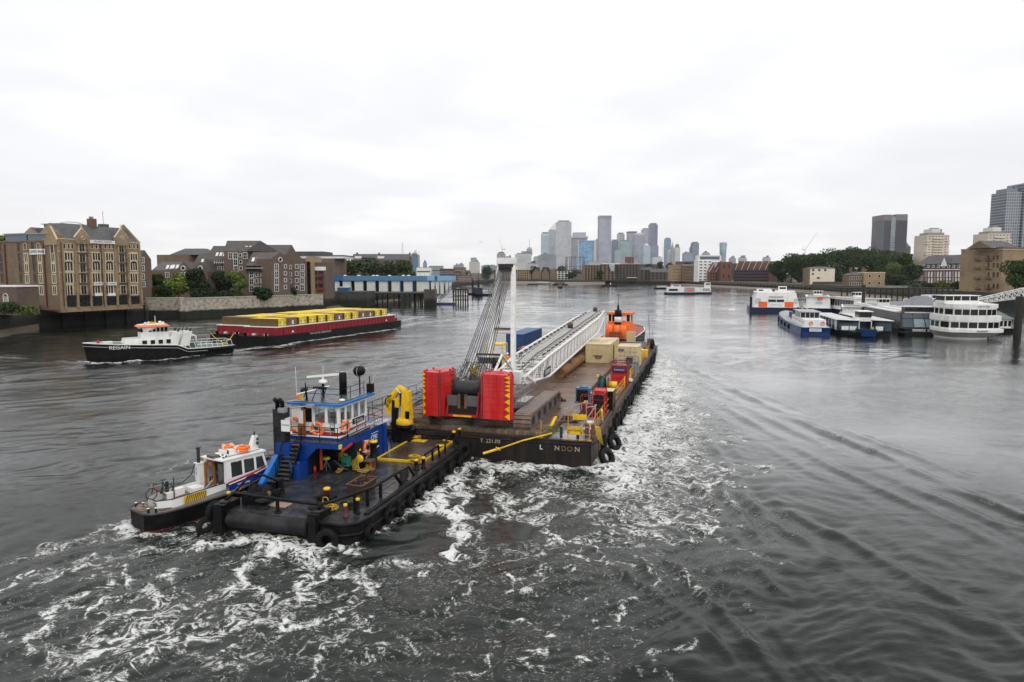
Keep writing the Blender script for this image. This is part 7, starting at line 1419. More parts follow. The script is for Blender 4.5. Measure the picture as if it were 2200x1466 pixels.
t = tthing('anchor_windlass_capstan', 'black capstan with mushroom head on the tug stern, port side', 'capstan', -6.15,1.0); q = MB(); q.lathe([(.34,0),(.34,.06),(.2,.12),(.2,.3),(.42,.42),(.44,.5),(.1,.55)], black, n=20); q.build('head', t); t.name = 'capstan'
t2 = dup(t, TW(-2.75,.75), None, 'black capstan beside the stern guard rail post')
tb_ = tthing('deck_bollard_large', 'single yellow topped bollard on a black base in mid deck', 'bollard', -3.55,3.2); q = MB(); q.box(-.5,.5,-.25,.25,0,.22, black); q.lathe([(.15,.2),(.15,.55),(.18,.6)], mat('worn_maroon', (.10,.03,.03)), n=16); q.build('base', tb_); q = MB(); q.lathe([(.19,.6),(.2,.64),(.2,.70),(.16,.73)], yel, n=18); q.build('cap', tb_)
bollard('red brown bollard with yellow cap at the near stern corner', -1.15,1.0, h=.6, m=mat('worn_maroon', (.10,.03,.03)), r=.13, cap=.17); bollard('black bollard with yellow cap behind the corner one', -.75,1.6, h=.75, r=.12, cap=.17)
bollard('left yellow cap on the port quarter of the tug', -8.35,.95,1.55,.3,.1,.17, mat('worn_maroon', (.10,.03,.03))); bollard('right yellow cap on the port quarter of the tug', -8.3,1.75,1.55,.3,.1,.17, mat('worn_maroon', (.10,.03,.03)))
bollard('yellow capped bollard before the cargo deck, nearer', -1.05,10.1, h=.6, r=.19, cap=.2); bollard('yellow capped bollard before the cargo deck, farther', -.75,10.6, h=.65, r=.17, cap=.2)
bollard('yellow capped bollard at the forward corner, nearer', -.75,16.4, h=1.1, r=.12, cap=.2); bollard('yellow capped bollard at the forward corner, farther', -.6,17.2, h=1.15, r=.12, cap=.19)
bollard('tall wide yellow capped bollard beside the blue wall', -4.3,10.45, h=1.55, r=.32, cap=.42); bollard('yellow disc bollard behind the striped rope, left', -5.4,9.3, h=1.15, r=.2, cap=.26); bollard('yellow disc bollard behind the striped rope, right', -4.95,9.6, h=1.15, r=.2, cap=.24); bollard('yellow disc bollard left of the striped rope in the dark recess', -6.0,9.9-.6, h=1.4, r=.12, cap=.24)
bollard('low yellow capped bollard by the foot of the yellow crane', -4.9,17.9, h=.5, r=.12, cap=.2)
t = bthing('barge_bollard', 'yellow capped post on the barge stern behind the yellow crane', 'bollard', -15.3,.6,1.9); q = MB(); q.lathe([(.16,0),(.16,.7)], black); q.build('post', t); q = MB(); q.lathe([(.25,.7),(.26,.8),(.2,.84)], yel); q.build('cap', t)
# striped rope
m = bpy.data.materials.new('striped_rope'); m.use_nodes = True; tt = m.node_tree; b = tt.nodes['Principled BSDF']; wv = tt.nodes.new('ShaderNodeTexWave'); wv.inputs['Scale'].default_value = 6.5; wv.inputs['Distortion'].default_value = 0; wv.bands_direction = 'DIAGONAL'; tt.links.new(tt.nodes.new('ShaderNodeTexCoord').outputs['Object'], wv.inputs['Vector']); tt.links.new(ramp(tt, wv.outputs[1],[(.42,(.02,.015,.01)),(.5,(.72,.48,.05))]), b.inputs['Base Color']); b.inputs['Roughness'].default_value = .8; strp = m
t = tthing('striped_mooring_rope', 'black and yellow striped mooring rope hanging in loops to the deck', 'rope', -5.0,9.1); q = MB()
for i in range(0,11,2):
    k = i/10; q.path([(-.25+.05*i, .2,1.3-.04*abs(i-5)),(-.3+.07*i, -.02,.9),(-.1+.06*i, -.15-.03*i, .42),(.05+.09*i, -.3-.055*i, .08+.02*(i % 3)),(.45+.07*i, -.25-.03*i, .06+.03*(i % 3)),(.85+.04*i, .0,.15+.04*(i % 4)),(.75+.03*i, .15,.45-.02*i)],.028, strp, 6)
q.build('rope', t)
t = tthing('rope_hank_upper', 'smaller striped rope hank draped left of the green box', 'rope', -5.95,9.0); q = MB(); [q.path([(.1+.05*i, .1,1.35),(-.1+.06*i, -.1,1.0),(-.05+.08*i, -.15,.55),(.3+.05*i, -.1,.75),(.25+.04*i, .05,1.3)],.024, strp, 5, True) for i in range(6)]; q.build('rope', t); t.name = 'striped_rope_hank'
t = tthing('black_hose_pile', 'tangle of black hoses on the deck left of the green box', 'hose', -6.1,8.5); q = MB(); g = random.Random(2)
for i in range(7): q.path([(-.3+.1*i, .1,.05),(-.35+.12*i, -.1,.5+.1*(i % 3)),(.1+.1*i, -.2,.75-.08*i),(.6+.05*i, -.1,.2),(.8,.1+.1*i, .06)],.05, mat('hose_grey', (.05,.055,.06),.5),6)
q.build('hoses', t)
t = tthing('green_box', 'green plastic box between the hoses and striped rope', 'box', -5.35,8.7); q = MB(); q.box(-.3,.25,-.2,.25,.35,.95, mat('green_plastic', (.01,.16,.10),.4),.05,.04); q.box(-.2,.1,-.215,-.19,.45,.58, iron); q.build('shell', t)
t = tthing('wooden_crate', 'open brown wooden crate at the foot of the tall bollard', 'crate', -4.35,9.35); q = MB()
for a in (-.55,.5):
    for b in (-.3,.25): q.box(a, a+.07, b, b+.07,0,.62, wood)
q.box(-.55,.57,-.3,.32,0,.05, mat('crate_wood', (.32,.19,.10))); q.box(-.55,.57,.28,.32,.05,.6, wood); q.box(-.55,-.5,-.3,.32,.05,.6, wood); q.box(-.58,.6,-.33,.35,.58,.66, mat('crate_dark', (.10,.07,.05))); q.build('frame', t)
t = tthing('yellow_drum_head', 'black fairlead with a round yellow end facing aft', 'fairlead', -4.55,9.0); q = MB(); q.lathe([(.18,0),(.18,.5)], black, (0,0,.8),14, 'Y'); q.box(-.15,.15,.1,.4,0,.8, black); q.build('body', t); q = MB(); q.lathe([(.24,-.06),(.26,-.02),(.26,0)], yel, (0,0,.8),18, 'Y'); q.build('yellow_end', t)
t = tthing('hi_vis_vest', 'lime and red life vest on a stand in the dark recess', 'vest', -6.6,8.3); q = MB(); q.ball((0,0,.85),.26, mat('lime_vest', (.6,.7,.06)),.5); q.cbox((.02,-.1,.98),(.18,.1,.12), redd); q.build('vest', t); q = MB(); [q.tube((0,0,.75),(.3*math.cos(a),.3*math.sin(a),.1),.02, steel, 4) for a in (0,1.3,2.6,3.9,5.2)]; q.build('stand', t)
t = tthing('fire_extinguisher', 'small red extinguisher inside the dark recess beside the blue locker', 'extinguisher', -7.0,7.55); q = MB(); q.lathe([(.09,0),(.09,.42),(.03,.5)], redd); q.build('cylinder', t); q = MB(); q.cbox((0,0,.55),(.05,.12,.05), iron); q.build('valve', t)
t = tthing('scrap_basket', 'rusty steel basket full of chain against the side rail', 'basket', -2.15,4.6); q = MB(); q.add([(-.4,-.55,0),(.4,-.55,0),(.4,.9,0),(-.4,.9,0),(-.55,-.75,.75),(.5,-.75,.75),(.5,1.1,.75),(-.55,1.1,.75)],[(0,1,5,4),(1,2,6,5),(2,3,7,6),(3,0,4,7),(3,2,1,0)], mat('basket_rust', (.06,.035,.025),.8)); q.path([(-.55,-.75,.76),(.5,-.75,.76),(.5,1.1,.76),(-.55,1.1,.76)],.04, rust, 5, True); q.build('basket_sides', t); q = MB(); g = random.Random(5)
for i in range(40): q.torus((g.uniform(-.35,.35), g.uniform(-.5,.95), g.uniform(.25,.75+.5*(i % 5 == 0))),.09,.03, rust if i % 2 else steeld, 'XYZ'[i % 3],9,4)
q.build('chain', t)
for i, (x, y, rd, tn, mm, r_, lab) in enumerate([(-2.35,1.55,.42,9, ropey, .035, 'bright yellow rope flaked down by the starboard stern rail'),(-1.65,2.9,.38,7, greenr, .03, 'yellow green rope ring beside the rail post'),(-1.8,2.2,.3,5, rub, .04, 'black hose ring on the stern deck'),(-1.65,11.3,.42,12, ropey, .05, 'thick yellow rope heap at the near corner of the cargo deck'),(-4.55,17.7,.55,10, ropey, .045, 'yellow rope heap at the far corner of the cargo deck'),(-5.5,8.0,.25,4, strp, .03, 'short striped rope end lying by the hoses')]):
    t = tthing('rope_coil', lab, 'rope', x, y, 1.22 if i != 3 else 1.3); coil(t, 'rope_turns', (0,0,0), rd, tn, mm, r_, i, .3 if i != 3 else .5)
t = tthing('yellow_rope_hoop', 'yellow rope hoop standing up by the mid deck bollard', 'rope', -2.75,1.7); q = MB(); q.torus((0,0,.55),.17,.025, ropey, 'Y', 16,6); q.path([(-.3,0,.05),(-.3,0,.3),(-.15,0,.45)],.03, ropey, 6); q.build('rope', t)
t = tthing('folding_crane', 'yellow folding deck crane with hanging black jib on the tug bow', 'crane', -5.1,17.2); q = MB(); q.box(-.7,.7,-.6,.7,0,.9, black); q.lathe([(.55,.9),(.55,1.3)], black, n=20); q.build('pedestal', t)
q = MB(); q.lathe([(.62,1.3),(.66,1.4),(.62,1.7),(.5,1.8)], yel, n=20); q.add([(-.15,-.35,1.75),(.62,-.35,1.75),(.62,.35,1.75),(-.15,.35,1.75),(-.05,-.28,3.9),(.5,-.28,3.9),(.5,.28,3.9),(-.05,.28,3.9)],[(0,1,5,4),(1,2,6,5),(2,3,7,6),(3,0,4,7),(4,5,6,7)], yel); q.build('column', t)
q = MB(); q.path([(.2,0,3.8),(-.3,-.05,4.15),(-.85,-.1,3.5),(-1.2,-.1,3.0)],.31, yel, 4); q.cbox((-1.15,-.1,2.75),(.5,.4,1.3), yel, 0,0,-.05); q.cbox((-.6,-.15,3.0),(.6,.35,.7), yel); q.path([(-.9,-.3,3.6),(-1.4,-.3,3.3),(-1.5,-.3,2.9),(-1.2,-.3,2.6)],.03, black, 5); q.path([(-.9,-.36,3.6),(-1.3,-.36,3.4),(-1.4,-.36,3.0),(-1.1,-.3,2.7)],.03, black, 5)
q.cbox((-.35,-.28,3.95),(.5,.02,.12), whitec, 0,0,.75); q.build('main_arm', t)
q = MB(); q.tube((-.75,-.2,3.2),(-.85,-.3,.1),.17, black, 8); q.tube((-.45,-.2,2.9),(-.6,-.3,.2),.12, black, 8); q.tube((-.3,0,3.7),(-.1,0,2.2),.1, steeld, 8); q.ball((.38,0,3.75),.14, black); q.cbox((.4,-.25,2.1),(.35,.2,.6), black); q.build('jib', t)
t = tthing('bow_gear', 'dark hoses and chain heaped on the tug bow behind the yellow crane', 'deck gear', -4.3,18.0); q = MB(); g = random.Random(9)
for i in range(12): x, y = g.uniform(-2,2.6), g.uniform(-.3,1.0)-.2*g.random(); q.path([(x, y, .1),(x+.3, y+.2,.4+.3*g.random()),(x+.7, y-.1,.1)],.05, rub if i % 2 else steeld, 5)
q.build('gear', t)
# ------------------------------------------------------------ launch alongside
TL = R(37); OL = P(321,1112,.85)
t = thing('workboat_launch', 'small white and blue launch with orange roof floats and a bicycle aft', 'launch', (OL.x, OL.y, 0),-TL)
XL = t
def hull_pts(z, k, L=9.3, w=2.9, bow=1.): # outline, x right(0)..left(-w), y ahead
    o = []
    for y, f in ((.0,.55),(.25,.8),(.9,.97),(2,1),(5,1),(6.5,.93),(7.6,.72),(8.5,.42),(L*bow, .03)): o.append((-w/2+w/2*f*k, y))
    return o+[(-w-p[0], p[1]) for p in reversed(o)]
zs = lambda y: .85 if y < 4.6 else .85+(y-4.6)*.26
a_ = hull_pts(0,1.); b_ = hull_pts(0,.86, bow=.94); n = len(a_)
q = MB(); v = [(x, y, -.5) for x, y in b_]+[(x, y, -.08) for x, y in [((p[0]+r_[0])/2,(p[1]+r_[1])/2) for p, r_ in zip(a_, b_)]]+[(x, y, min(zs(y),.95+.05*max(0, y-4.6)*3)) for x, y in a_]
lred = mat('boot_red', (.18,.03,.02)); q.add(v, [(i, (i+1) % n, n+(i+1) % n, n+i) for i in range(n)], lred); q.add(v, [(n+i, n+(i+1) % n, 2*n+(i+1) % n, 2*n+i) for i in range(n)], black); q.add(v[2*n:],[tuple(range(n))], mat('launch_deck', (.13,.125,.12),.5, dirt=(.2,.15,.12)))
q.path([v[2*n+i] for i in range(n)],.07, mat('rubbing_strake', (.05,.045,.04)),6, True); q.build('hull', t)
# blue raised bow with red stripe
q = MB(); ys = [4.7,5.6,6.6,7.6,8.5,9.3]
def half(y): return 1.4*float(np.interp(y, [0,.9,2,5,6.5,7.6,8.5,9.3],[.8,.97,1,1,.93,.72,.42,.03]))
for sg in (1,-1):
    lo = [(-1.45+sg*half(y), y, zs(y)*.0+.93+.05*max(0, y-4.6)*3) for y in ys]; hi = [(-1.45+sg*(half(y)-.02), y, 1.55+.13*(y-4.7)) for y in ys]
    q.add([(x, y, z) for x, y, z in lo]+hi, [(i, i+1, len(ys)+i+1, len(ys)+i) for i in range(len(ys)-1)], mat('launch_blue', (.006,.03,.24),.35))
    h2 = [(x+sg*.015, y, z+.09) for x, y, z in hi]; h1 = [(x+sg*.015, y, z-.03) for x, y, z in hi]; q.add(h1+h2,[(i, i+1, len(ys)+i+1, len(ys)+i) for i in range(len(ys)-1)], redd)
    q.add([(x+sg*.012, y, z-.06) for x, y, z in h1]+h1,[(i, i+1, len(ys)+i+1, len(ys)+i) for i in range(len(ys)-1)], white)
dk = [(-1.45+(half(y)-.04), y, 1.57+.13*(y-4.7)) for y in ys[2:]]+[(-1.45-(half(y)-.04), y, 1.57+.13*(y-4.7)) for y in reversed(ys[2:])]; q.add(dk, [tuple(range(len(dk)))], mat('launch_deck', (.13,.125,.12))); q.build('bow_topsides', t)
text('side_lettering', 'RIVER SERVICES', .15, white, t, (-.02,5.65,1.38),(R(90),0, R(91)), sx_=.8)
# white bulwark aft
q = MB(); bw = [(-.45,4.75,.85),(-.45,3.4,.85),(-.5,1.5,.85),(-.95,.85,.85),(-1.95,.85,.85),(-2.4,1.5,.85),(-2.4,4.75,.85)]; hh = [.68,.62,.5,.48,.48,.5,.66]
for i in range(len(bw)-1):
    (x0, y0, z0),(x1, y1, z1) = bw[i], bw[i+1]; m_ = white; q.add([(x0, y0, z0),(x1, y1, z1),(x1, y1, z1+hh[i+1]),(x0, y0, z0+hh[i]),(x0-.06*(1 if x0 > -1.4 else -1), y0, z0),(x1-.06*(1 if x1 > -1.4 else -1), y1, z1),(x1-.06*(1 if x1 > -1.4 else -1), y1, z1+hh[i+1]),(x0-.06*(1 if x0 > -1.4 else -1), y0, z0+hh[i])],[(0,1,2,3),(4,7,6,5),(3,2,6,7)], m_)
q.path([(x, y, z+h_) for (x, y, z), h_ in zip(bw, hh)],.03, iron, 5); q.build('bulwark', t)
q = MB(); q.box(-2.35,-.5,.9,4.7,.86,.9, mat('cockpit_deck', (.14,.06,.05),.4)); q.build('cockpit_sole', t)
q = MB(); q.add([(-.435,2.15,.9),(-.425,3.5,.9),(-.425,3.5,1.42),(-.435,2.15,1.34)],[(0,1,2,3)], yel)
for i in range(11): y = 2.2+i*.12; q.add([(-.425, y, .9),(-.425, y+.05,.9),(-.42, min(3.5, y+.22),1.38),(-.42, min(3.5, y+.16),1.38)],[(0,1,2,3)], iron)
q.build('hazard_stripes', t)
q = MB(); q.add([(-.44,3.85,.9),(-.44,4.4,.9),(-.44,4.35,1.08),(-.44,3.9,1.06)],[(0,1,2,3)], mat('scuff_brown', (.25,.09,.07))); q.cbox((-1.1,.86-.05,1.12),(.42,.03,.13), iron, -.1); q.build('name_board', t); text('name_lettering', 'ROCHESTER', .075, whitec, t, (-1.1,.785,1.12),(R(90),0,-.1))
# cabin
lw = -.42; q = MB(); zr_ = 2.82
def cwall(x, sg): 
    lo = [(x, 4.55,1.35),(x-sg*.02,7.5,1.75)]; q.add([(x, 4.75,.9),(x, 4.75,1.5),(x, 7.6,1.9),(x, 7.6,1.2)],[(0,1,2,3)], white)
for x, sg in ((-.4,1),(-2.5,-1)):
    xi = x-.1*sg; a = [(x, 4.7,1.5),(x, 5.15,1.55),(x, 5.9,1.66),(x, 6.0,1.67),(x, 6.75,1.78),(x, 6.85,1.8),(x, 7.5,1.9)]
    for y0, y1 in ((4.7,5.12),(5.84,5.98),(6.66,6.8),(7.42,7.6)): q.add([(x, y0,1.45+.13*(y0-4.7)),(x, y1,1.45+.13*(y1-4.7)),(xi, y1-(.25 if y1 > 7.5 else 0), zr_),(xi, y0-(.2 if y0 > 7.3 else 0), zr_)],[(0,1,2,3)], white)
    q.add([(x, 4.7,1.45),(x, 7.6,1.82),(x, 7.6,1.95),(x, 4.7,1.72)],[(0,1,2,3)], white); q.add([(xi, 4.7, zr_-.16),(xi, 7.4, zr_-.16),(xi, 7.35, zr_),(xi, 4.7, zr_)],[(0,1,2,3)], white)
q.add([(-.4,4.7,.9),(-.4,4.7, zr_),(-.55,4.7, zr_),(-.6,4.7,.9)],[(0,1,2,3)], white); q.add([(-.5,4.7,1.3),(-1.4,4.7,1.3),(-1.4,4.7,.9),(-.5,4.7,.9)],[(0,1,2,3)], white); q.add([(-2.45,4.4,.9),(-2.05,4.4,.9),(-2.15,4.5, zr_),(-2.45,4.5, zr_)],[(0,1,2,3)], white)
q.add([(-2.5,7.6,1.3),(-.4,7.6,1.3),(-.4,7.6,1.95),(-2.5,7.6,1.95)],[(0,1,2,3)], white); q.build('cabin_wall', t)
lg = mat('launch_glass', (.03,.035,.035),.05, spec=.8)
for y0, y1 in ((5.14,5.82),(6.0,6.64),(6.82,7.4)):
    for x, nm in ((-.43, 'window'),(-2.46, 'window')): q = MB(); q.add([(x, y0,1.78+.1*(y0-5)),(x, y1,1.78+.1*(y1-5)),(x-.06*(1 if x > -1 else -1), y1, zr_-.2),(x-.06*(1 if x > -1 else -1), y0, zr_-.2)],[(0,1,2,3)], lg); q.build(nm, t)
q = MB(); q.add([(-.65,4.72,1.45),(-1.35,4.72,1.45),(-1.4,4.72,2.6),(-.62,4.72,2.6)],[(0,1,2,3)], lg); q.path([(-.6,4.68,1.4),(-1.4,4.68,1.42),(-1.45,4.68,2.65),(-.55,4.68,2.65)],.03, iron, 5, True); q.build('aft_window', t)
q = MB(); q.box(-2.1,-1.95,4.3,4.42,.9,2.6, wood); q.box(-1.65,-1.5,4.6,4.7,.9,2.6, wood); q.box(-2.1,-1.5,4.45,4.55,2.45,2.65, wood); q.box(-1.95,-1.6,4.62,4.66,1.0,1.6, wood); q.build('door_frame', t)
q = MB(); q.add([(-2.5,4.3, zr_),(-.45,4.55, zr_),(-.45,7.5, zr_+.04),(-2.45,7.5, zr_+.04),(-2.5,4.3, zr_+.08),(-.45,4.55, zr_+.08),(-.45,7.5, zr_+.14),(-2.45,7.5, zr_+.14)],[(0,1,5,4),(1,2,6,5),(2,3,7,6),(3,0,4,7),(4,5,6,7),(3,2,1,0)], white); q.path([(-.75,4.8, zr_+.16),(-.75,7.3, zr_+.2)],.02, iron, 4); q.build('cabin_roof', t)
for i, (x, y, lab) in enumerate([(-1.1,6.35, 'stack of orange life rings on the launch roof, nearer'),(-2.05,5.9, 'flat orange float on the launch roof, farther')]):
    ft = thing('orange_float', lab, 'float', tuple(Matrix.Translation((OL.x, OL.y, 0)) @ Matrix.Rotation(-TL, 4, 'Z') @ Vector((x, y, zr_+.2))),-TL); q = MB()
    for k in range(2 if i == 0 else 1): q.torus((0,0,.1+.15*k+(0 if i == 0 else .18)),.33,.09, orange, 'Z', 18,7)
    [q.cbox((.33*math.cos(a),.33*math.sin(a),.1+(0 if i == 0 else .18)),(.2,.07,.19), whitec, a) for a in (.4,2,3.5,5)]; q.build('ring', ft)
q = MB(); q.box(-2.3,-1.7,5.4,7.0, zr_+.12, zr_+.32, white); q.box(-1.35,-1.1,5.4,5.75, zr_+.12, zr_+.45, white); q.box(-1.33,-1.12,5.39,5.4, zr_+.2, zr_+.43, iron); q.prism([(-1.7,7.0),(-1.3,7.0),(-1.3,7.5),(-1.7,7.5)], zr_+.12, zr_+.95, white, [(-1.65,7.3),(-1.35,7.3),(-1.35,7.55),(-1.65,7.55)]); q.tube((-1.5,7.4, zr_+.9),(-1.5,7.4, zr_+1.2),.05, iron, 6); q.ball((-1.2,7.4, zr_+.5),.1, iron); q.ball((-1.25,7.45, zr_+.75),.08, iron); q.box(-2.0,-1.3,4.45,4.9, zr_+.1, zr_+.25, mat('cover_dark', (.10,.09,.08))); [q.cbox((-.9-.2*i, 4.9+.3*(i % 2), zr_+.14),(.12,.08,.06), iron, i) for i in range(5)]; q.build('roof_gear', t)
q = MB(); q.tube((-2.3,4.1,2.5),(-2.3,4.1,3.5),.1, iron, 12); q.lathe([(.16,0),(.16,.05)], iron, (-2.3,4.1,3.5),12); q.box(-2.5,-2.1,3.95,4.35,.9,2.55, white); q.box(-2.55,-2.05,3.9,4.4,2.55,2.6, white); q.path([(-2.48,3.95,2.5),(-2.5,3.7,1.9),(-2.46,3.1,1.55),(-2.44,1.6,1.42)],.03, iron, 5); q.build('exhaust_housing', t); text('side_number', 'M-10', .2, mat('lettering_blue', (.05,.2,.5)), t, (-2.3,3.94,2.1),(R(90), R(-90),0))
q = MB(); q.box(-2.3,-1.95,2.4,3.0,.9,1.4, white); q.box(-2.2,-1.4,3.2,3.9,.9,1.35, white); q.box(-1.2,-.7,3.9,4.5,.9,1.2, whitec); q.box(-2.25,-1.9,1.9,2.35,.9,1.3, whitec); [q.box(-2.25+.0,-1.9,1.88,1.9,.95+i*.07,.98+i*.07, steel) for i in range(5)]; q.cut('cockpit_locker', t); q.tube((-2.25,2.1,.9),(-2.25,2.1,1.9),.1, black, 10); q.tube((-1.85,2.3,.9),(-1.85,2.3,2.2),.03, iron, 5); q.tube((-2.1,.9,.9),(-2.1,.9,1.9),.025, steel, 5); q.tube((-1.7,3.9,.9),(-1.0,4.2,1.7),.02, whitec, 4); q.build('cockpit_rail', t)
q = MB(); [q.lathe([(.07,0),(.07,.22),(.075,.24)], iron, (x, y, .85),10) for x, y in ((-2.3,.35),(-2.0,.6),(-.75,.3),(-.5,.6))]; [q.lathe([(.075,.24),(.075,.27)], whitec, (x, y, .85),10) for x, y in ((-2.3,.35),(-2.0,.6),(-.75,.3),(-.5,.6))]; q.build('mooring_post', t)
q = MB(); [q.tube((-1.45+sg*(half(y)-.1), y, 1.57+.13*(y-4.7)),(-1.45+sg*(half(y)-.1), y, 1.95+.13*(y-4.7)),.02, steel, 4) for sg in (1,-1) for y in (7.9,8.6)]; q.box(-1.7,-1.3,8.0,8.4,1.9,2.2, iron); q.build('bow_fittings', t)
LW = lambda x, y, z: tuple(Matrix.Translation((OL.x, OL.y, 0)) @ Matrix.Rotation(-TL, 4, 'Z') @ Vector((x, y, z)))
t = thing('rope_coil', 'pale rope coil on the stern deck of the launch', 'rope', LW(-1.45,.35,.88),-TL); coil(t, 'rope_turns', (0,0,0),.38,6, mat('rope_tan', (.32,.22,.12),.9),.03,3,.12)
t = thing('bicycle', 'black and red racing bicycle leaning in the launch cockpit', 'bicycle', LW(-1.95,1.05,1.15),-TL+R(8)); r_ = .335
for y in (0,.98): q = MB(); q.torus((0,0,0), r_, .032, iron, 'X', 26,6); [q.tube((0,0,0),(0, r_*math.cos(a), r_*math.sin(a)),.003, steel, 3) for a in [i*math.pi/7 for i in range(14)]]; q.tube((-.03,0,0),(.03,0,0),.02, steel, 6); o = q.build('wheel', t); o.location = (0,1.0-y, r_)
q = MB(); F_ = {'r': (0,1.0, r_), 'f': (0,.02, r_), 'bb': (0,.58, r_-.06), 'st': (0,.74,.82), 'ht': (0,.17,.84), 'hb': (0,.13,.68)}
for a, b, m_ in (('r', 'bb', iron),('r', 'st', iron),('bb', 'st', iron),('st', 'ht', iron),('bb', 'hb', redd),('ht', 'hb', redd),('hb', 'f', iron)): q.tube(F_[a], F_[b],.032, m_, 6)
q.build('frame', t); q = MB(); q.tube(F_['st'],(0,.78,.97),.014, iron, 5); q.cbox((0,.78,.98),(.12,.27,.04), iron); q.build('saddle', t); q = MB(); q.tube(F_['ht'],(0,.12,.94),.015, iron, 5); q.path([(-.2,.02,.82),(-.21,-.06,.93),(-.2,.1,.95),(.2,.1,.95),(.21,-.06,.93),(.2,.02,.82)],.015, iron, 5); q.build('handlebar', t); q = MB(); q.lathe([(.09,-.02),(.09,.0)], iron, (.04,.58, r_-.06),14, 'X'); q.tube((.06,.58, r_-.06),(.06,.7, r_-.2),.012, iron, 4); q.cbox((.1,.7, r_-.2),(.08,.08,.02), iron); q.build('crankset', t)
o = person('person in blue seen through the launch cabin window', LW(-1.3,6.2,.75),-TL, .98, mat('blue_jacket', (.02,.06,.3),.7), iron, 0.1)
# ------------------------------------------------------------ other vessels
def loft_hull(q, L, w, z_keel, sheer, m, mdeck, bow=1., stern=.6, flare=.85, rub=None, n=14, belt=None):
    """hull from y=0 (stern) to y=L (bow); sheer(k)->deck height; returns deck outline"""
    ks = [i/n for i in range(n+1)]
    def half(k):
        a = stern+(1-stern)*min(1, k/.18)**.6 if k < .18 else 1; b = 1 if k < .62 else max(.015,(1-((k-.62)/.38)**2.1))**(.8*bow); return w/2*a*b
    up = [(half(k), L*k, sheer(k)) for k in ks]; lo = [(half(k)*flare, L*(.02+.94*k) if bow else L*k, z_keel) for k in ks]; md = [((a[0]*.55+b[0]*.45),(a[1]+b[1])/2,.2) for a, b in zip(up, lo)]
    for sg in (1,-1):
        v = [(sg*x, y, z) for x, y, z in lo+md+up]; N1 = n+1; f = [(r*N1+i, r*N1+i+1,(r+1)*N1+i+1,(r+1)*N1+i) for r in (0,1) for i in range(n)]; q.add(v, f, m)
    q.add([(x, y, z) for x, y, z in (lo[0], md[0], up[0])]+[(-x, y, z) for x, y, z in (lo[0], md[0], up[0])],[(0,1,4,3),(1,2,5,4)], m)
    dk = [(x, y, z-.02) for x, y, z in up]; v = dk+[(-x, y, z) for x, y, z in dk]; q.add(v, [(i, i+1, n+2+i, n+1+i) for i in range(n)], mdeck)
    if rub: [q.path([(sg*x*1.005, y, z) for x, y, z in up],.09 if rub is not True else .09, rub if rub is not True else white, 5) for sg in (1,-1)]
    if belt: [q.path([(sg*(x*.99+.02), y, z-belt[0]) for x, y, z in up], belt[2], belt[1],4) for sg in (1,-1)]
    return up, half
def cabin(q, x0, x1, y0, y1, z0, z1, m, rake=0., tx=.1, mt=None):
    q.prism([(x0, y0),(x1, y0),(x1, y1),(x0, y1)], z0, z1, m, [(x0+tx, y0+tx),(x1-tx, y0+tx),(x1-tx, y1-rake),(x0+tx, y1-rake)], mt)
def strip_windows(t, x0, x1, y0, y1, z0, z1, ny, nx=0, g=None, nm='window', gap=.82, ends=(1,1)):
    g = g or glassd
    for i in range(ny):
        a = y0+(y1-y0)*(i+(1-gap)/2)/ny; b = y0+(y1-y0)*(i+1-(1-gap)/2)/ny; q = MB()
        q.box(x1-.02, x1+.025, a, b, z0, z1, g); q.box(x0-.025, x0+.02, a, b, z0, z1, g); q.build(nm, t)
    for i in range(nx):
        a = x0+(x1-x0)*(i+(1-gap)/2)/nx; b = x0+(x1-x0)*(i+1-(1-gap)/2)/nx
        if ends[0]: q = MB(); q.box(a, b, y0-.03, y0+.02, z0, z1, g); q.build(nm, t)
        if ends[1]: q = MB(); q.box(a, b, y1-.02, y1+.03, z0, z1, g); q.build(nm, t)
def vessel(name, label, cat, stern, bow, group=None):
    d = bow-stern; L = Vector((d.x, d.y, 0)).length; rz = math.atan2(-d.x, d.y); return thing(name, label, cat, (stern.x, stern.y, 0), rz, group), L
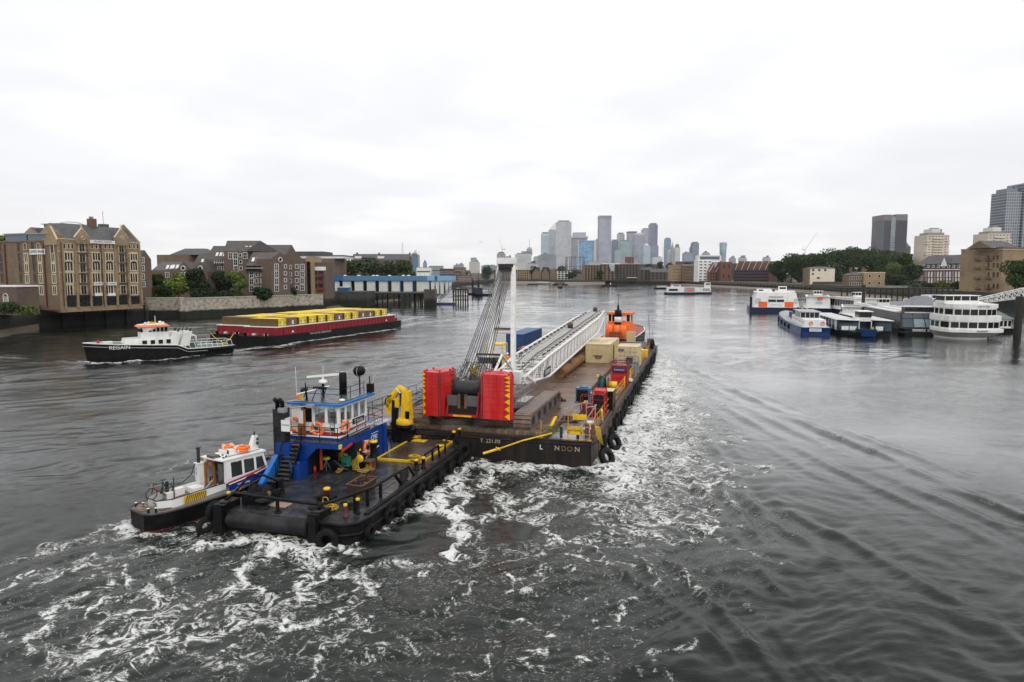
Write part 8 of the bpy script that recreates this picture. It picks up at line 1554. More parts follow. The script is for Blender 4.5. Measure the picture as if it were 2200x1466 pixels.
def regain():
    b = P(196,777); s = P(487,756); b.z = s.z = 0; s = s+(s-b).normalized()*.8; t, L = vessel('river_tug', 'black hulled river tug with white house and orange wheelhouse roof, lettered Regain', 'tug', s, b)
    ctr = Vector((2.7,0,0)); t.location = t.location+Matrix.Rotation(t.rotation_euler.z, 4, 'Z') @ Vector((-3.1,0,0)) if False else t.location
    # the near side is the port side seen from the river
    q = MB(); sh = lambda k: 1.35+.0*k if k < .38 else 1.35+(.75 if k >= .42 else .75*(k-.38)/.04)+.95*max(0, k-.42)/.58; up, half = loft_hull(q, L+1.0,6.6,-.8, sh, black, mat('tug_green_deck', (.06,.12,.085),.5), bow=.9, stern=.55, flare=.93, rub=white, belt=(.5, white, .035)); q.build('hull', t)
    q = MB(); q.path([(sg_*(half(k)+.12)*1.,(L+1)*k-.05,1.05) for sg_, k in [(1,.22),(1,.15),(1,.08),(1,.0)]]+[(-(half(k)+.12),(L+1)*k-.05,1.05) for k in (.0,.08,.15,.22)],.3, rub, 8); q.build('stern_fender', t)
    q = MB(); wg = white
    for sg in (1,-1):
        pts = [(sg*half(k),(L+1)*k, 1.35) for k in [.02,.06,.10,.14,.18,.22,.26,.30,.34,.37]]; tp_ = [(x*.8, y+.1, z+1.0) for x, y, z in pts]; q.path(tp_, .05, wg, 5)
        for a, b2 in zip(pts, tp_): q.tube(a, b2,.04, wg, 4)
    q.tube((half(.02)*.8,.55,2.35),(-half(.02)*.8,.55,2.35),.05, wg, 5); q.add([(1.2,.2,1.4),(-1.2,.2,1.4),(-1.0,.7,2.3),(1.0,.7,2.3)],[(0,1,2,3)], black); q.build('stern_rail', t)
    q = MB(); q.prism([(-2.3, L*.43),(2.3, L*.43),(2.5, L*.62),(1.6, L*.80),(-1.6, L*.80),(-2.5, L*.62)],1.9,3.45, white, [(-2.1, L*.46),(2.1, L*.46),(2.2, L*.62),(1.3, L*.78),(-1.3, L*.78),(-2.2, L*.62)], mat('house_top_grey', (.45,.46,.46))); q.build('deckhouse', t)
    for i, y in enumerate((.50,.555,.61,.665)):
        for sg in (1,-1): q = MB(); q.box(sg*2.28-.18, sg*2.28+.18, L*y-.32, L*y+.32,2.45,3.1, glassd); q.build('window', t)
    q = MB(); yc = L*.575; q.prism([(-1.7, yc-1.9),(1.7, yc-1.9),(1.9, yc+1.2),(1.1, yc+2.2),(-1.1, yc+2.2),(-1.9, yc+1.2)],3.4,4.3, white); q.prism([(-1.6, yc-1.8),(1.6, yc-1.8),(1.8, yc+1.2),(1.0, yc+2.1),(-1.0, yc+2.1),(-1.8, yc+1.2)],4.3,5.3, white, [(-1.75, yc-1.9),(1.75, yc-1.9),(1.95, yc+1.3),(1.1, yc+2.3),(-1.1, yc+2.3),(-1.95, yc+1.3)]); q.build('wheelhouse', t)
    for i in range(5):
        for sg in (1,-1): q = MB(); y = yc-1.5+i*.62; q.box(sg*1.72-.12, sg*1.72+.12, y-.24, y+.24,4.45,5.15, glassd); q.build('window', t)
    for x in (-1.0,-.35,.35,1.0): q = MB(); q.box(x-.25, x+.25, yc-1.95, yc-1.78,4.45,5.15, glassd); q.box(x-.25, x+.25, yc+1.9, yc+2.24,4.45,5.15, glassd); q.build('window', t)
    q = MB(); rf = [(-1.95, yc-2.1),(1.95, yc-2.1),(2.15, yc+1.4),(1.2, yc+2.7),(-1.2, yc+2.7),(-2.15, yc+1.4)]; q.prism(rf, 5.3,5.62, orange, [(x*.86, yc+(y-yc)*.86) for x, y in rf], white)
    for x, y, r_ in ((-1.2, yc+1.5,.28),(.6, yc-1.2,.3),(1.0, yc+.5,.2),(-.6, yc-1.4,.2)): q.ball((x, y, 5.85), r_, whitec, .8,9,5)
    q.cbox((0, yc, 5.9),(2.0,.15,.12), yel, .3); q.tube((0, yc-.3,5.6),(0, yc-.3,7.0),.05, whitec, 5); q.build('wheelhouse_roof', t)
    q = MB()
    for y in (L*.37, L*.455):
        for x in (-1.1,1.1): q.prism([(x-.55, y-.6),(x+.55, y-.6),(x+.55, y+.9),(x-.55, y+.9)],1.7,4.2, white, [(x-.5, y-1.2),(x+.5, y-1.2),(x+.5, y+.1),(x-.5, y+.1)]); q.tube((x, y-.9,4.1),(x, y-1.1,4.7),.17, iron, 6)
    q.tube((0, L*.37,4.2),(0, L*.35,5.8),.1, iron, 5,.04); q.build('funnel', t)
    q = MB(); q.path([(.3, L*.27,1.4),(.3, L*.27,3.1),(.3, L*.29,3.35),(.3, L*.33,3.3)],.22, white, 8); q.box(-.9,.9, L*.28, L*.34,1.4,2.3, mat('tug_green_deck', (.06,.12,.085))); q.cbox((.9, L*.31,1.9),(.5,.4,.8), yel); q.build('towing_winch', t)
    q = MB(); q.box(-.5,.5, L*.86, L*.92,2.6,3.1, white); q.lathe([(.2,0),(.2,.5)], redd, (0, L*.95,2.8),8); [q.tube((sg*half(.9)*.8,(L+1)*.9,2.7),(sg*half(.9)*.8,(L+1)*.9,3.2),.05, white, 4) for sg in (1,-1)]; q.build('bow_gear', t)
    rail = MB(); [rail.path([(sg*2.3, L*.44,3.4),(sg*2.3, L*.44,3.9),(sg*2.2, L*.36,3.7)],.03, white, 4) for sg in (1,-1)]; rail.build('rail', t)
    k = .80; x = -(half(k)+.03); ang = math.atan2(half(.72)-half(.86),.14*(L+1))
    for sg in (1,-1): text('name_lettering', 'REGAIN', .85, white, t, (sg*(half(.80)*.965+.10),(L+1)*.80,2.20),(R(90),0, R(90) if sg > 0 else R(-90)), ext=.01).rotation_euler[2] += (ang if sg > 0 else -ang)
regain()
def lighters():
    c = P(594,741); c.z = 0; e = P(853,704); e.z = 0; d = (e-c).normalized(); rz = math.atan2(-d.x, d.y); L = (e-c).length+1
    mr = mat('lighter_red', (.26,.012,.022),.5, var=.2, dirt=(.12,.02,.02), dirt_amt=.6, dscale=.6, streak=True); ym = mat('waste_yellow', (.84,.62,.004),.5, var=.12, dirt=(.38,.26,.03), dirt_amt=.45, dscale=.7); bm_ = mat('waste_brown', (.20,.125,.085),.6, var=.2)
    n = Vector((-d.y, d.x, 0)); g = random.Random(12)
    dm = mat('container_dark_frame', (.12,.08,.03),.7)
    for b_ in range(2):
        off = c+n*(b_*8.6+.0)-d*(.0 if b_ == 0 else -1.5); t = thing('waste_lighter', ['near red and black lighter loaded with yellow waste containers', 'far red and black lighter loaded with yellow waste containers'][b_], 'lighter', (off.x, off.y, 0), rz)
        q = MB(); w = 8.2
        q.prism([(-w+.6,-2.2),(-.6,-2.2),(0,-1.0),(0, L+1),(-.8, L+2.6),(-w+.8, L+2.6),(-w, L+1),(-w, -1)],-.8,1.75, hullblack if False else black); q.build('hull', t)
        q = MB(); q.box(-w, 0,.4, L-2,1.75,3.35, mr)
        for i in range(int(L/1.5)): q.box(-.001,.08,.8+i*1.5,.95+i*1.5,1.8,3.3, mr)
        q.build('coaming', t); q = MB(); q.box(-w-.1,.12,.3, L-1.9,3.352,3.5, whitec); q.box(-.02,.1,.35, L-1.9,1.76,1.85, whitec) if False else None; q.build('white_gunwale', t)
        q = MB(); [q.lathe([(.25,0),(.25,.5),(.4,.55)], black, (x, y, 1.75),8) for x in (-1.5,-w+1.5) for y in (-1.2, L+1.2)]; [q.cbox((-2-i*1.1,-.6+.3*(i % 2),1.95),(.6,.5,.35),[whitec, redd, rust][i % 3], i) for i in range(5)]; q.cut('bow_clutter', t); q.add([(.09,4.6,2.1),(.09,5.5,2.1),(.09,5.05,2.6)],[(0,1,2)], whitec); q.add([(.09, L-7,2.1),(.09, L-6.1,2.1),(.09, L-6.55,2.6)],[(0,1,2)], whitec); q.build('deck_fittings', t)
        if b_ == 0: text('warning_lettering', 'THIS LIGHTER OPERATED BY', .6, mat('lettering_white_worn', (.5,.5,.48)), t, (.04,14.5,1.35),(R(90),0, R(90)))
        k = int((L-3.5)/3.3)
        for i in range(k):
            y = 1.2+i*3.3; brown = (i in (1,6,9,10)) if b_ == 0 else (i in (0,4))
            base = ['%s yellow waste container', '%s yellow waste container'][0]
            lab = ('%s %s waste container counted from the tug, %s lighter' % (ORD[i], 'brown' if brown else 'yellow', 'near' if b_ == 0 else 'far'))
            if ('wc', b_, brown) not in MATS:
                m_ = bm_ if brown else ym; q = MB(); q.box(-6.9,0,0,2.75,0,2.0, m_); q.box(-6.95,.05,-.04,.08,0,2.02, dm if i == 0 else m_); q.box(-6.95,.05,2.68,2.79,0,2.02, m_)
                for j in range(14): q.box(-6.6+j*.48,-6.42+j*.48,-.06,0,.1,1.9, m_ if i else dm)
                for z in (.6,1.2): q.box(0,.05,.1,2.65, z, z+.06, dm)
                q.box(-6.9,-.02,.02,2.7,2.0,2.04, m_); q.box(-6.9,0,2.74,2.77,1.9,2.06, dm); q.box(-.05,.06,0,.14,0,2.0, dm); q.box(-.05,.06,2.65,2.77,0,2.0, dm)
                o = q.build('waste_container'); qq = MB(); qq.box(.055,.07,1.1,1.6,.7,1.5, whitec); pl = qq.build('plate', o); MATS[('wc', b_, brown)] = o; src = o
            else:
                src0 = MATS[('wc', b_, brown)]; src = src0.copy(); COL.objects.link(src); ch = src0.children[0].copy(); COL.objects.link(ch); ch.parent = src
            pos = off+d*y-n*(-.0)+n*.55; src.location = (pos.x, pos.y, 3.05+.03*math.sin(i*2.2+b_)); src.rotation_euler = (0,0, rz); tag(src, lab, 'container', 'waste containers on the towed lighters')
    a = P(470,728); q = thing('tow_rope', 'pair of yellow tow ropes between the tug stern and the lighters', 'rope', (0,0,0)); mb = MB(); s = P(478,750); 
    for x0, y0, x1, y1 in ((452,716,482,738),(503,716,482,738)): p = P(x0, y0,2.6); r_ = P(x1, y1,2.6); mb.path([p, (p+r_)/2-Vector((0,0,.3)), r_],.07, ropey, 4)
    mb.build('rope', q); del a, s
lighters()
def tourboat(label, stern, bow, w=7., decks=1, hull=None, sup=None, orange_=True, txt=None, name='tour_boat', wheel=.55, h1=3.0, z0=1.1, win=None, roofm=None, side_txt=None, zd=None, glazed=False, wb=True):
    t, L = vessel(name, label, 'boat', stern, bow, None); sup = sup or white; hull = hull or mat('navy_hull', (.012,.02,.055),.4)
    q = MB(); up, half = loft_hull(q, L, w, -.6, lambda k: z0+.5*max(0, k-.6), hull, white, stern=.92, flare=.97, bow=.8, rub=white); q.build('hull', t)
    z = z0; q = MB(); cabin(q, -w*.45, w*.45, L*.04, L*.82, z, z+h1, sup, rake=2., tx=.35); q.build('saloon', t)
    strip_windows(t, -w*.45+.12, w*.45-.12, L*.12, L*.76, z+.9, z+h1-.7,9,4, g=win, ends=(1,0))
    if decks > 1:
        q = MB(); cabin(q, -w*.42, w*.42, L*.06, L*.66, z+h1, z+h1+2.4, sup, rake=1., tx=.2); q.build('upper_saloon', t); strip_windows(t, -w*.42+.06, w*.42-.06, L*.1, L*.62, z+h1+.7, z+h1+1.9,7,4, g=win, ends=(1,0)); zt = z+h1+2.4
    else: zt = z+h1
    q = MB(); q.box(-w*.44, w*.44, L*.03, L*.7, zt, zt+.12, roofm or whitec)
    for i in range(5): q.box(-w*.36, w*.36, L*(.08+.11*i), L*(.08+.11*i)+.25, zt+.12, zt+.3, mat('roof_edge_grey', (.35,.36,.37)))
    q.build('roof', t)
    if wb: q = MB(); yw = L*wheel; q.box(-1.5,1.5, yw, yw+2.2, zt+.1, zt+1.0, white); q.box(-1.4,1.4, yw+.1, yw+2.1, zt+1.0, zt+1.9, glassd); q.box(-1.8,1.8, yw-.3, yw+2.6, zt+1.9, zt+2.05, white); [q.box(x-.06, x+.06, yw+.06, yw+.14, zt+1, zt+1.9, white) for x in (-1.4,-.5,.5,1.4)]; q.build('wheelhouse', t)
    return t, L, zt, half
def moored():
    # big boat showing its stern
    q_ = lambda px, py: (lambda v: Vector((v.x, v.y, 0)))(P(px, py))
    s = q_(1665,673); b = s+Vector((9,30,0)); t, L = vessel('tour_boat', 'white tour boat showing its flat stern with two orange panels, lettered citycruises', 'boat', s, b)
    w = 18.0*.98; mpx = 250/FPX
    q = MB(); q.prism([(-w/2,0),(w/2,0),(w/2, L*.8),(w*.2, L),(-w*.2, L),(-w/2, L*.8)],-.5,2.0, mat('navy_hull', (.012,.02,.055),.4)); q.build('hull', t)
    q = MB(); q.prism([(-w/2+.9,.5),(w/2-.5,.5),(w/2-.5, L*.8),(-w/2+.9, L*.8)],2.0,7.4, white, [(-w/2+2.4,1.4),(w/2-1.8,1.4),(w/2-1.8, L*.7),(-w/2+2.4, L*.7)]); q.build('superstructure', t)
    sl = .9/5.4
    def yz(z): return .5+(z-2)*sl-.06
    def plate(x0, x1, z0, z1, m, nm): q = MB(); q.add([(x0, yz(z0), z0),(x1, yz(z0), z0),(x1, yz(z1), z1),(x0, yz(z1), z1)],[(0,1,2,3)], m); return q.build(nm, t)
    om = mat('panel_orange', (.80,.12,.02),.5)
    plate(-5.7,-2.7,2.15,4.1, om, 'orange_panel'); plate(3.2,6.2,2.15,4.1, om, 'orange_panel'); plate(-2.4,.25,4.0,4.9, glassd, 'stern_window'); plate(.5,3.0,4.0,4.9, glassd, 'stern_window'); plate(-6.9,-4.9,3.3,5.3, mat('door_pale_grey', (.5,.5,.5)), 'side_panel'); plate(6.3,7.6,3.3,5.3, mat('door_pale_grey', (.5,.5,.5)), 'side_panel')
    text('lettering', 'citycruises', 1.15, mat('lettering_slate', (.06,.10,.2)), t, (.2, yz(5.8)-.1,5.9),(R(80),0,0)); text('lettering', 'www.citycruises.com', .42, mat('lettering_slate', (.06,.10,.2)), t, (.3, yz(3)-.1,3.0),(R(80),0,0))
    q = MB(); q.box(-w/2,-w/2+.9,.2,1.4,2,5.8, glassd); q.box(-w*.4, w*.3,2, L*.6,7.4,7.55, whitec); q.box(-6,-1,6,12,7.5,8.6, white); q.box(-5.5,-4,5.95,6,7.9,8.4, glassd); q.box(-.5,0,5.9,6,7.6,8.4, glassd); q.box(1.5,4.3,7,10,7.5,9.6, white); q.box(1.8,4.0,6.95,7,8.6,9.3, glassd); q.box(0,7,5,9,7.5,8.0, whitec); [q.tube((-w/2+.4+i*.4,1,6),(-w/2+.4+i*.4,1,8.2),.08, iron, 4) for i in range(3)]; q.build('top_deck_gear', t)
    # sister boats behind in a row
    navy = mat('navy_hull', (.012,.02,.055),.4)
    t, L, zt, hf = tourboat('white tour boat with an orange square and the word city on its end', q_(1757,672), q_(1757,672)+Vector((14,34,0)),9.5,1, h1=4.2, z0=1.6, wheel=.2); 
    q = MB(); q.add([(-.3,1.3,4.7),(1.5,1.3,4.7),(1.5,1.4,5.6),(-.3,1.4,5.6)],[(0,1,2,3)], om); q.build('orange_square', t); text('lettering', 'city', 1.6, mat('lettering_sky', (.08,.30,.55)), t, (.3,1.25,3.7),(R(88),0,0))
    tourboat('white tour boat with raised bridge, directly behind the glass roofed boat', q_(1868,680), q_(1868,680)+Vector((4,36,0)),8.5,1, h1=4.2, z0=1.6, wheel=.25)
    tourboat('white tour boat whose square bridge front faces the river', q_(1900,694), q_(1900,694)+Vector((8,30,0)),7.5,1, h1=3.6, z0=1.3, wheel=.04)
    t, *_ = tourboat('long white tour boat with an air conditioner, beyond the black glazed boat', q_(2010,686), q_(2010,686)+Vector((10,32,0)),9,1, h1=4.0, z0=1.5, wheel=.08); q = MB(); q.box(-4,-1.5,-.2,2,5.5,7.6, white); q.lathe([(.5,0),(.5,.05)], iron, (-2.8,-.25,6.5),14, 'Y'); q.build('air_conditioner', t)
    tourboat('low white boat with rows of roof rails between the moored boats', q_(1965,700), q_(1965,700)+Vector((8,26,0)),7,1, h1=2.6, z0=1.1, wb=False)
    tourboat('slim white tour boat with red trim, behind the blue work tug', q_(1830,688), q_(1830,688)+Vector((12,26,0)),6.5,1, h1=2.8, z0=1.1, wb=False)
    # glass canopied boat
    gb = mat('canopy_glass', (.008,.035,.06),.12, spec=.5)
    s = q_(1862,724); b = s+Vector((8,33,0)); t, L = vessel('glass_tour_boat', 'low tour boat with white roof panels over blue tinted glass sides and navy bow', 'boat', b, s); w = 11.5
    q = MB(); q.prism([(-w/2,0),(w/2,0),(w/2, L*.9),(.9, L+1),(-.9, L+1),(-w/2, L*.9)],-.5,1.2, mat('hull_black', (.01,.012,.016),.4),[(-w/2,0),(w/2,0),(w/2, L*.9),(1.3, L+1.6),(-1.3, L+1.6),(-w/2, L*.9)]); q.build('hull', t)
    q = MB(); q.add([(-1.9, L-.5,.2),(1.9, L-.5,.2),(1.0, L+2.2,.2),(-1.0, L+2.2,.2),(-2.3, L-.5,1.7),(2.3, L-.5,1.7),(1.2, L+2.9,1.9),(-1.2, L+2.9,1.9)],[(0,1,5,4),(1,2,6,5),(2,3,7,6),(3,0,4,7),(4,5,6,7)], blued); q.build('blue_bow', t)
    for sg in (-1,1):
        q = MB(); x0, x1 = sorted((sg*w*.10, sg*w*.48)); q.prism([(x0,1),(x1,1),(x1, L*.86),(x0, L*.95)],1.2,3.5, gb, [(x0,1),(x1-.3*sg if sg > 0 else x1,1),(x1-.3*sg if sg > 0 else x1, L*.84),(x0, L*.93)]); q.build('glass_side', t)
        q = MB(); x0, x1 = sorted((sg*w*.09, sg*w*.5)); q.prism([(x0,.8),(x1,.8),(x1, L*.88),(x0, L*.97)],3.5,3.65, whitec); [q.box(x0, x1, i*L*.11+2, i*L*.11+2.15,3.652,3.72, mat('roof_edge_grey', (.35,.36,.37))) for i in range(8)]; q.build('roof_panels', t)
        q = MB(); xs = sg*w*.485; [q.box(xs-.07, xs+.07,1+i*L*.1,1.15+i*L*.1,1.2,3.5, white) for i in range(9)]; q.tube((xs, L*.87,1.2),(xs, L*.87,3.5),.12, white, 5); q.tube((sg*w*.11, L*.95,1.2),(sg*w*.11, L*.95,3.5),.1, white, 5); q.build('frame_post', t)
    q = MB(); q.box(-1.4,1.4, L*.78, L*.92,3.3,4.2, white); q.box(-1.5,1.1, L*.80, L*.92,4.2,5.5, glassd); q.box(-1.7,1.3, L*.78, L*.94,5.5,5.65, white); q.build('wheelhouse', t)
    q = MB(); [q.box(x, x+1.5, L*.93, L*.93+.1,1.3,2.2, white) for x in (1.6,3.3,-3.9)]; q.cbox((-1.5, L*.96,1.8),(.3,.3,.6), yel); q.build('deck_box', t)
    # black glazed boat, front on
    bk = mat('glossy_black', (.006,.008,.01),.35, spec=.25); s = q_(1990,722); b = s+Vector((9,36,0)); t, L = vessel('black_glass_boat', 'black tour boat with large sloping glass front', 'boat', b, s); w = 11.2
    q = MB(); q.prism([(-w/2,0),(w/2,0),(w/2, L-1),(w/2-1.2, L),(-w/2+1.2, L),(-w/2, L-1)],-.5,1.6, bk); q.box(-w/2-.1, w/2+.1, L-1.4, L+.4,.7,.9, steeld); q.build('hull', t)
    q = MB(); q.prism([(-w/2+.3,1),(w/2-.3,1),(w/2-.3, L-.6),(-w/2+.3, L-.6)],1.6,5.0, bk, [(-w/2+.9,1),(w/2-.9,1),(w/2-.9, L-3.4),(-w/2+.9, L-3.4)]); q.build('saloon', t)
    q = MB(); [q.box(x0, x1,1, L-7,5.0,5.25, m_) for x0, x1, m_ in ((-w/2+1,-3.2, whitec),(-2.8,-1.2, mat('side_grey', (.42,.42,.42))),(-.8,.8, whitec),(1.2,2.8, mat('side_grey', (.42,.42,.42))),(3.2, w/2-1, whitec))]; q.build('roof_rails', t)
    gf = mat('front_glass', (.16,.23,.26),.06, spec=.9)
    for i in range(4):
        for j, (za, zb_) in enumerate(((1.9,3.7),(3.85,4.85))):
            f0 = -w/2+.6+i*(w-1.2)/4; f1 = f0+(w-1.2)/4-.2; k0, k1 = (za-1.6)/3.4,(zb_-1.6)/3.4; sh_ = lambda x, k: x*(1-.11*k); ya, yb = L-.6-2.8*k0+.04, L-.6-2.8*k1+.04; q = MB(); q.add([(sh_(f0, k0), ya, za),(sh_(f1, k0), ya, za),(sh_(f1, k1), yb, zb_),(sh_(f0, k1), yb, zb_)],[(0,1,2,3)], gf if i in (1,2) and j == 0 else mat('front_glass_dark', (.05,.075,.09),.06)); q.build('front_pane', t)
    q = MB(); q.box(-3.2,3.6, L-6.5, L-4,5.0,6.4, glassd); q.box(-3.4,3.8, L-6.8, L-3.7,6.4,6.6, whitec); q.box(-3.2,3.6, L-4, L-3.95,5.0,5.25, whitec); q.build('wheelhouse', t)
    q = MB(); q.box(-2.9,-.2, L-.02, L+.03,1.0,1.5, whitec); q.box(.2,2.9, L-.02, L+.03,1.0,1.5, whitec); q.build('name_board', t); [text('lettering', 'THAMES CRUISES', .34, iron, t, (x, L+.06,1.25),(R(90),0, R(180))) for x in (-1.55,1.55)]
    # white two deck boat
    s = q_(2098,731); t = thing('white_river_boat', 'white two deck river boat with bow flare, lettered Erasmus', 'boat', (s.x, s.y, 0), R(-6)); wm = white; L = 12.4; w = 13.0
    # built broadside: x along the visible face
    q = MB(); ou = [(-5.4,9),(-5.8,4),(-5.0,1.2),(-1.6,.1),(2.5,0),(5.6,.9),(6.8,2.6),(7.4,9),(18,28),(7.5,28)]; lo_ = [(-4.4,9),(-4.0,5),(-2.8,3.0),(-1,2.0),(2.5,2.0),(3.6,3.0),(4.6,4.5),(5.2,9),(16,27),(8.5,27)]; q.prism(lo_, -.6,.3, wm, lo_); n = len(ou); q.add([(x, y, .3) for x, y in lo_]+[(x, y, 1.5) for x, y in ou]+[(x, y, 2.2) for x, y in ou],[(r_*n+i, r_*n+(i+1) % n, (r_+1)*n+(i+1) % n, (r_+1)*n+i) for r_ in (0,1) for i in range(n)]+[tuple(range(2*n, 3*n))], wm); q.path([(x, y-.03,1.5) for x, y in ou],.06, iron, 5, True); q.build('hull', t)
    def deck(z0, z1, sc_, nm): q = MB(); p = [(x*sc_, .6+y*1.0 if y < 30 else y-2) for x, y in ou]; q.prism(p, z0, z1, wm); q.build(nm, t); return p
    p1 = deck(2.2,3.95,.93, 'lower_saloon'); deck(3.95,5.05,.97, 'bulwark'); p2 = deck(5.05,6.75,.80, 'upper_saloon'); deck(6.75,7.6,.84, 'top_bulwark')
    def winp(p, seg, a, b, z0, z1, m=glassd): 
        A, B = Vector((*p[seg],0)), Vector((*p[seg+1],0)); d = (B-A); nn = Vector((d.y, -d.x, 0)).normalized()*.04; c0 = A.lerp(B, a)+nn; c1 = A.lerp(B, b)+nn; q = MB(); q.add([c0+Vector((0,0, z0)), c1+Vector((0,0, z0)), c1+Vector((0,0, z1)), c0+Vector((0,0, z1))],[(0,1,2,3)], m); q.build('window', t)
    for p, z0, z1 in ((p1,2.5,3.75),(p2,5.3,6.5)):
        for seg, ks in ((0,((.1,.45),(.55,.92))),(1,((.1,.9),)),(2,((.05,.48),(.54,.97))),(3,((.03,.47),(.53,.97))),(4,((.05,.47),(.53,.95))),(5,((.1,.9),)),(6,((.1,.5),(.6,.95)))):
            for a, b in ks: winp(p, seg, a, b, z0, z1)
    q = MB(); q.box(-5,2.2,4,8,7.6,8.3, wm); q.box(-4.9,2.0,4.1,7.9,8.3,9.3, glassd); q.box(-5.2,2.4,3.8,8.2,9.3,9.45, wm); [q.box(x, x+.15,4.02,4.12,8.3,9.3, wm) for x in (-4.9,-3.2,-1.6,.2,1.9)]; q.build('wheelhouse', t)
    text('name_lettering', 'ERASMUS', .5, iron, t, (1.0,-.05,1.85),(R(90),0, R(2)), ext=.01); text('lettering', 'citycruises', .62, mat('lettering_slate', (.06,.10,.2)), t, (1.3,.45,7.2),(R(90),0, R(2)))
    # blue work tug
    b = q_(1692,690); s = q_(1752,722); t, L = vessel('blue_work_tug', 'blue hulled work tug with white wheelhouse, lettered Metro on the stern', 'tug', s, b+(b-s).normalized()*4); wb = mat('tug_blue', (.008,.045,.17),.4, var=.15); w = 7.4; L2 = L
    q = MB(); up, half = loft_hull(q, L2, w, -.6, lambda k: 1.9+1.1*max(0, k-.45)/.55, wb, mat('tug_grey_deck', (.3,.32,.34)), stern=.86, flare=.94, bow=.75, rub=wb); q.box(-w*.4, w*.4,-.05,.05,-.3,.9, mat('tug_blue_dark', (.008,.03,.12))); q.build('hull', t)
    q = MB(); q.box(-1.35,1.2,-.12,-.06,1.0,1.7, whitec); q.build('name_board', t); text('name_lettering', 'METRO', .5, mat('lettering_sky', (.08,.30,.55)), t, (-.05,-.14,1.35),(R(90),0,0), sx_=1.2)
    q = MB(); cabin(q, -2.4,2.4,1.2, L2*.42,1.85,3.6, white); q.build('deckhouse', t); q = MB(); q.box(-2.1,2.1, L2*.17, L2*.36,3.6,4.9, glassd); q.box(-2.4,2.4, L2*.15, L2*.38,4.9,5.1, mat('roof_edge_grey', (.35,.36,.37))); [q.box(x-.07, x+.07, L2*.17-.03, L2*.17+.05,3.6,4.9, white) for x in (-2.1,-1,0,1,2.1)]; q.build('wheelhouse', t)
    strip_windows(t, -2.32,2.32,1.6, L2*.40,2.3,3.0,4); q = MB(); q.box(-1.3,1.3, L2*.5, L2*.68,2.0,3.6, mat('winch_dark_navy', (.012,.014,.045))); q.tube((-.8, L2*.56,3.4),(-.8, L2*.56,4.6),.3, mat('winch_dark_navy', (.012,.014,.045)),8); q.tube((.7, L2*.64,3.4),(.7, L2*.64,4.9),.35, mat('winch_dark_navy', (.012,.014,.045)),8); q.tube((1.3, L2*.42,3.6),(1.3, L2*.42,6.8),.12, white, 6); q.build('winch', t)
    for x in (-.9,1.6): lifebuoy('', (x, 1.12,2.8),(R(90),0,0), t, 1.2)
    for i in range(5): k = .3+.14*i; p = Matrix.Rotation(t.rotation_euler.z, 4, 'Z') @ Vector((-half(k)-.2, L2*k, 1.0)); tyre('%s tyre from the stern on the side of the blue work tug' % ORD[i],(t.location.x+p.x, t.location.y+p.y, .9),(R(90),0, t.rotation_euler.z+R(90)),1.1, 'tyres on the blue work tug')
    # pier with gangway, pile, roofs
    t = thing('access_gangway', 'long white truss gangway rising to the right shore', 'gangway', tuple(P(2160,690)),0); a = D(2100,653,165)-t.location; b = D(2215,638,150)-t.location; mb = MB()
    for yo in (0,2.2):
        o_ = Vector((0, yo, 0)); lo0, lo1 = a+o_, b+o_; hi0, hi1 = lo0+Vector((0,0,.9)), lo1+Vector((0,0,1.9)); mb.tube(lo0, lo1,.11, white, 5); mb.tube(hi0, hi1,.13, white, 5)
        for i in range(11): p0 = lo0.lerp(lo1, i/10); p1 = hi0.lerp(hi1, i/10); mb.tube(p0, p1,.07, white, 4); mb.tube(p0 if i % 2 else p1,(hi0.lerp(hi1,(i+1)/10) if i % 2 else lo0.lerp(lo1,(i+1)/10)),.07, white, 4) if i < 10 else None
    mb.build('truss', t); q = MB(); q.add([a, b, b+Vector((0,2.2,0)), a+Vector((0,2.2,0))],[(0,1,2,3)], steeld); q.build('walkway', t)
    for px, d, lab, r_, yt in ((2194,150, 'thick dark steel mooring pile at the right edge', .75,637),(2044,190, 'dark mooring pile behind the moored boats', .8,628),(1857,215, 'tall dark mooring pile in the middle of the moored boats', .5,612)):
        x = XD(px, d); t = thing('mooring_pile', lab, 'pile', (x, d, 0)); mb = MB(); mb.tube((0,0,-2),(0,0, ZD(yt, d)), r_, m_pile, 14); mb.build('shaft', t)
    t = thing('pier_pontoon_house', 'grey hipped roofs and white walls of the floating pier behind the boats', 'pontoon', (XD(2010,205),205,0)); s_ = 205/FPX; mb = MB(); mb.box(-38*s_*1.9,150*s_, 0,12,-.5,1.0, black); mb.box(-20*s_*3,130*s_, 1,11,1.0,4.0, white); mb.build('wall', t)
    for x0, x1 in ((-110,-20),(-45,25),(25,55)): mb = MB(); mb.prism([(x0*s_, .5),(x1*s_, .5),(x1*s_, 11.5),(x0*s_, 11.5)],4.0,7.4 if x0 != -110 else 5.8, mat('pier_roof_grey', (.17,.18,.20),.5),[(x0*s_+4,5.5),(x1*s_-2,5.5),(x1*s_-2,6.5),(x0*s_+4,6.5)]); mb.build('roof', t)
    t = thing('pier_kiosk', 'white kiosk with green grey roof beside the right hand pile', 'kiosk', (XD(2165,162),162,0)); s_ = 162/FPX; mb = MB(); mb.box(-32*s_, 22*s_, 0,7,-.5,1.2, black); mb.box(-28*s_, 18*s_, .5,6,1.2,3.4, white); mb.build('wall', t); mb = MB(); mb.prism([(-32*s_, 0),(22*s_, 0),(22*s_, 7),(-32*s_, 7)],3.4,5.2, mat('kiosk_roof', (.12,.16,.15)),[(-20*s_, 3),(5*s_, 3),(5*s_, 4),(-20*s_, 4)]); mb.build('roof', t); [(lambda q: (q.box(-25*s_+i*9*s_, -19*s_+i*9*s_, .44,.5,1.7,3.0, glassd), q.build('window', t)))(MB()) for i in range(5)]
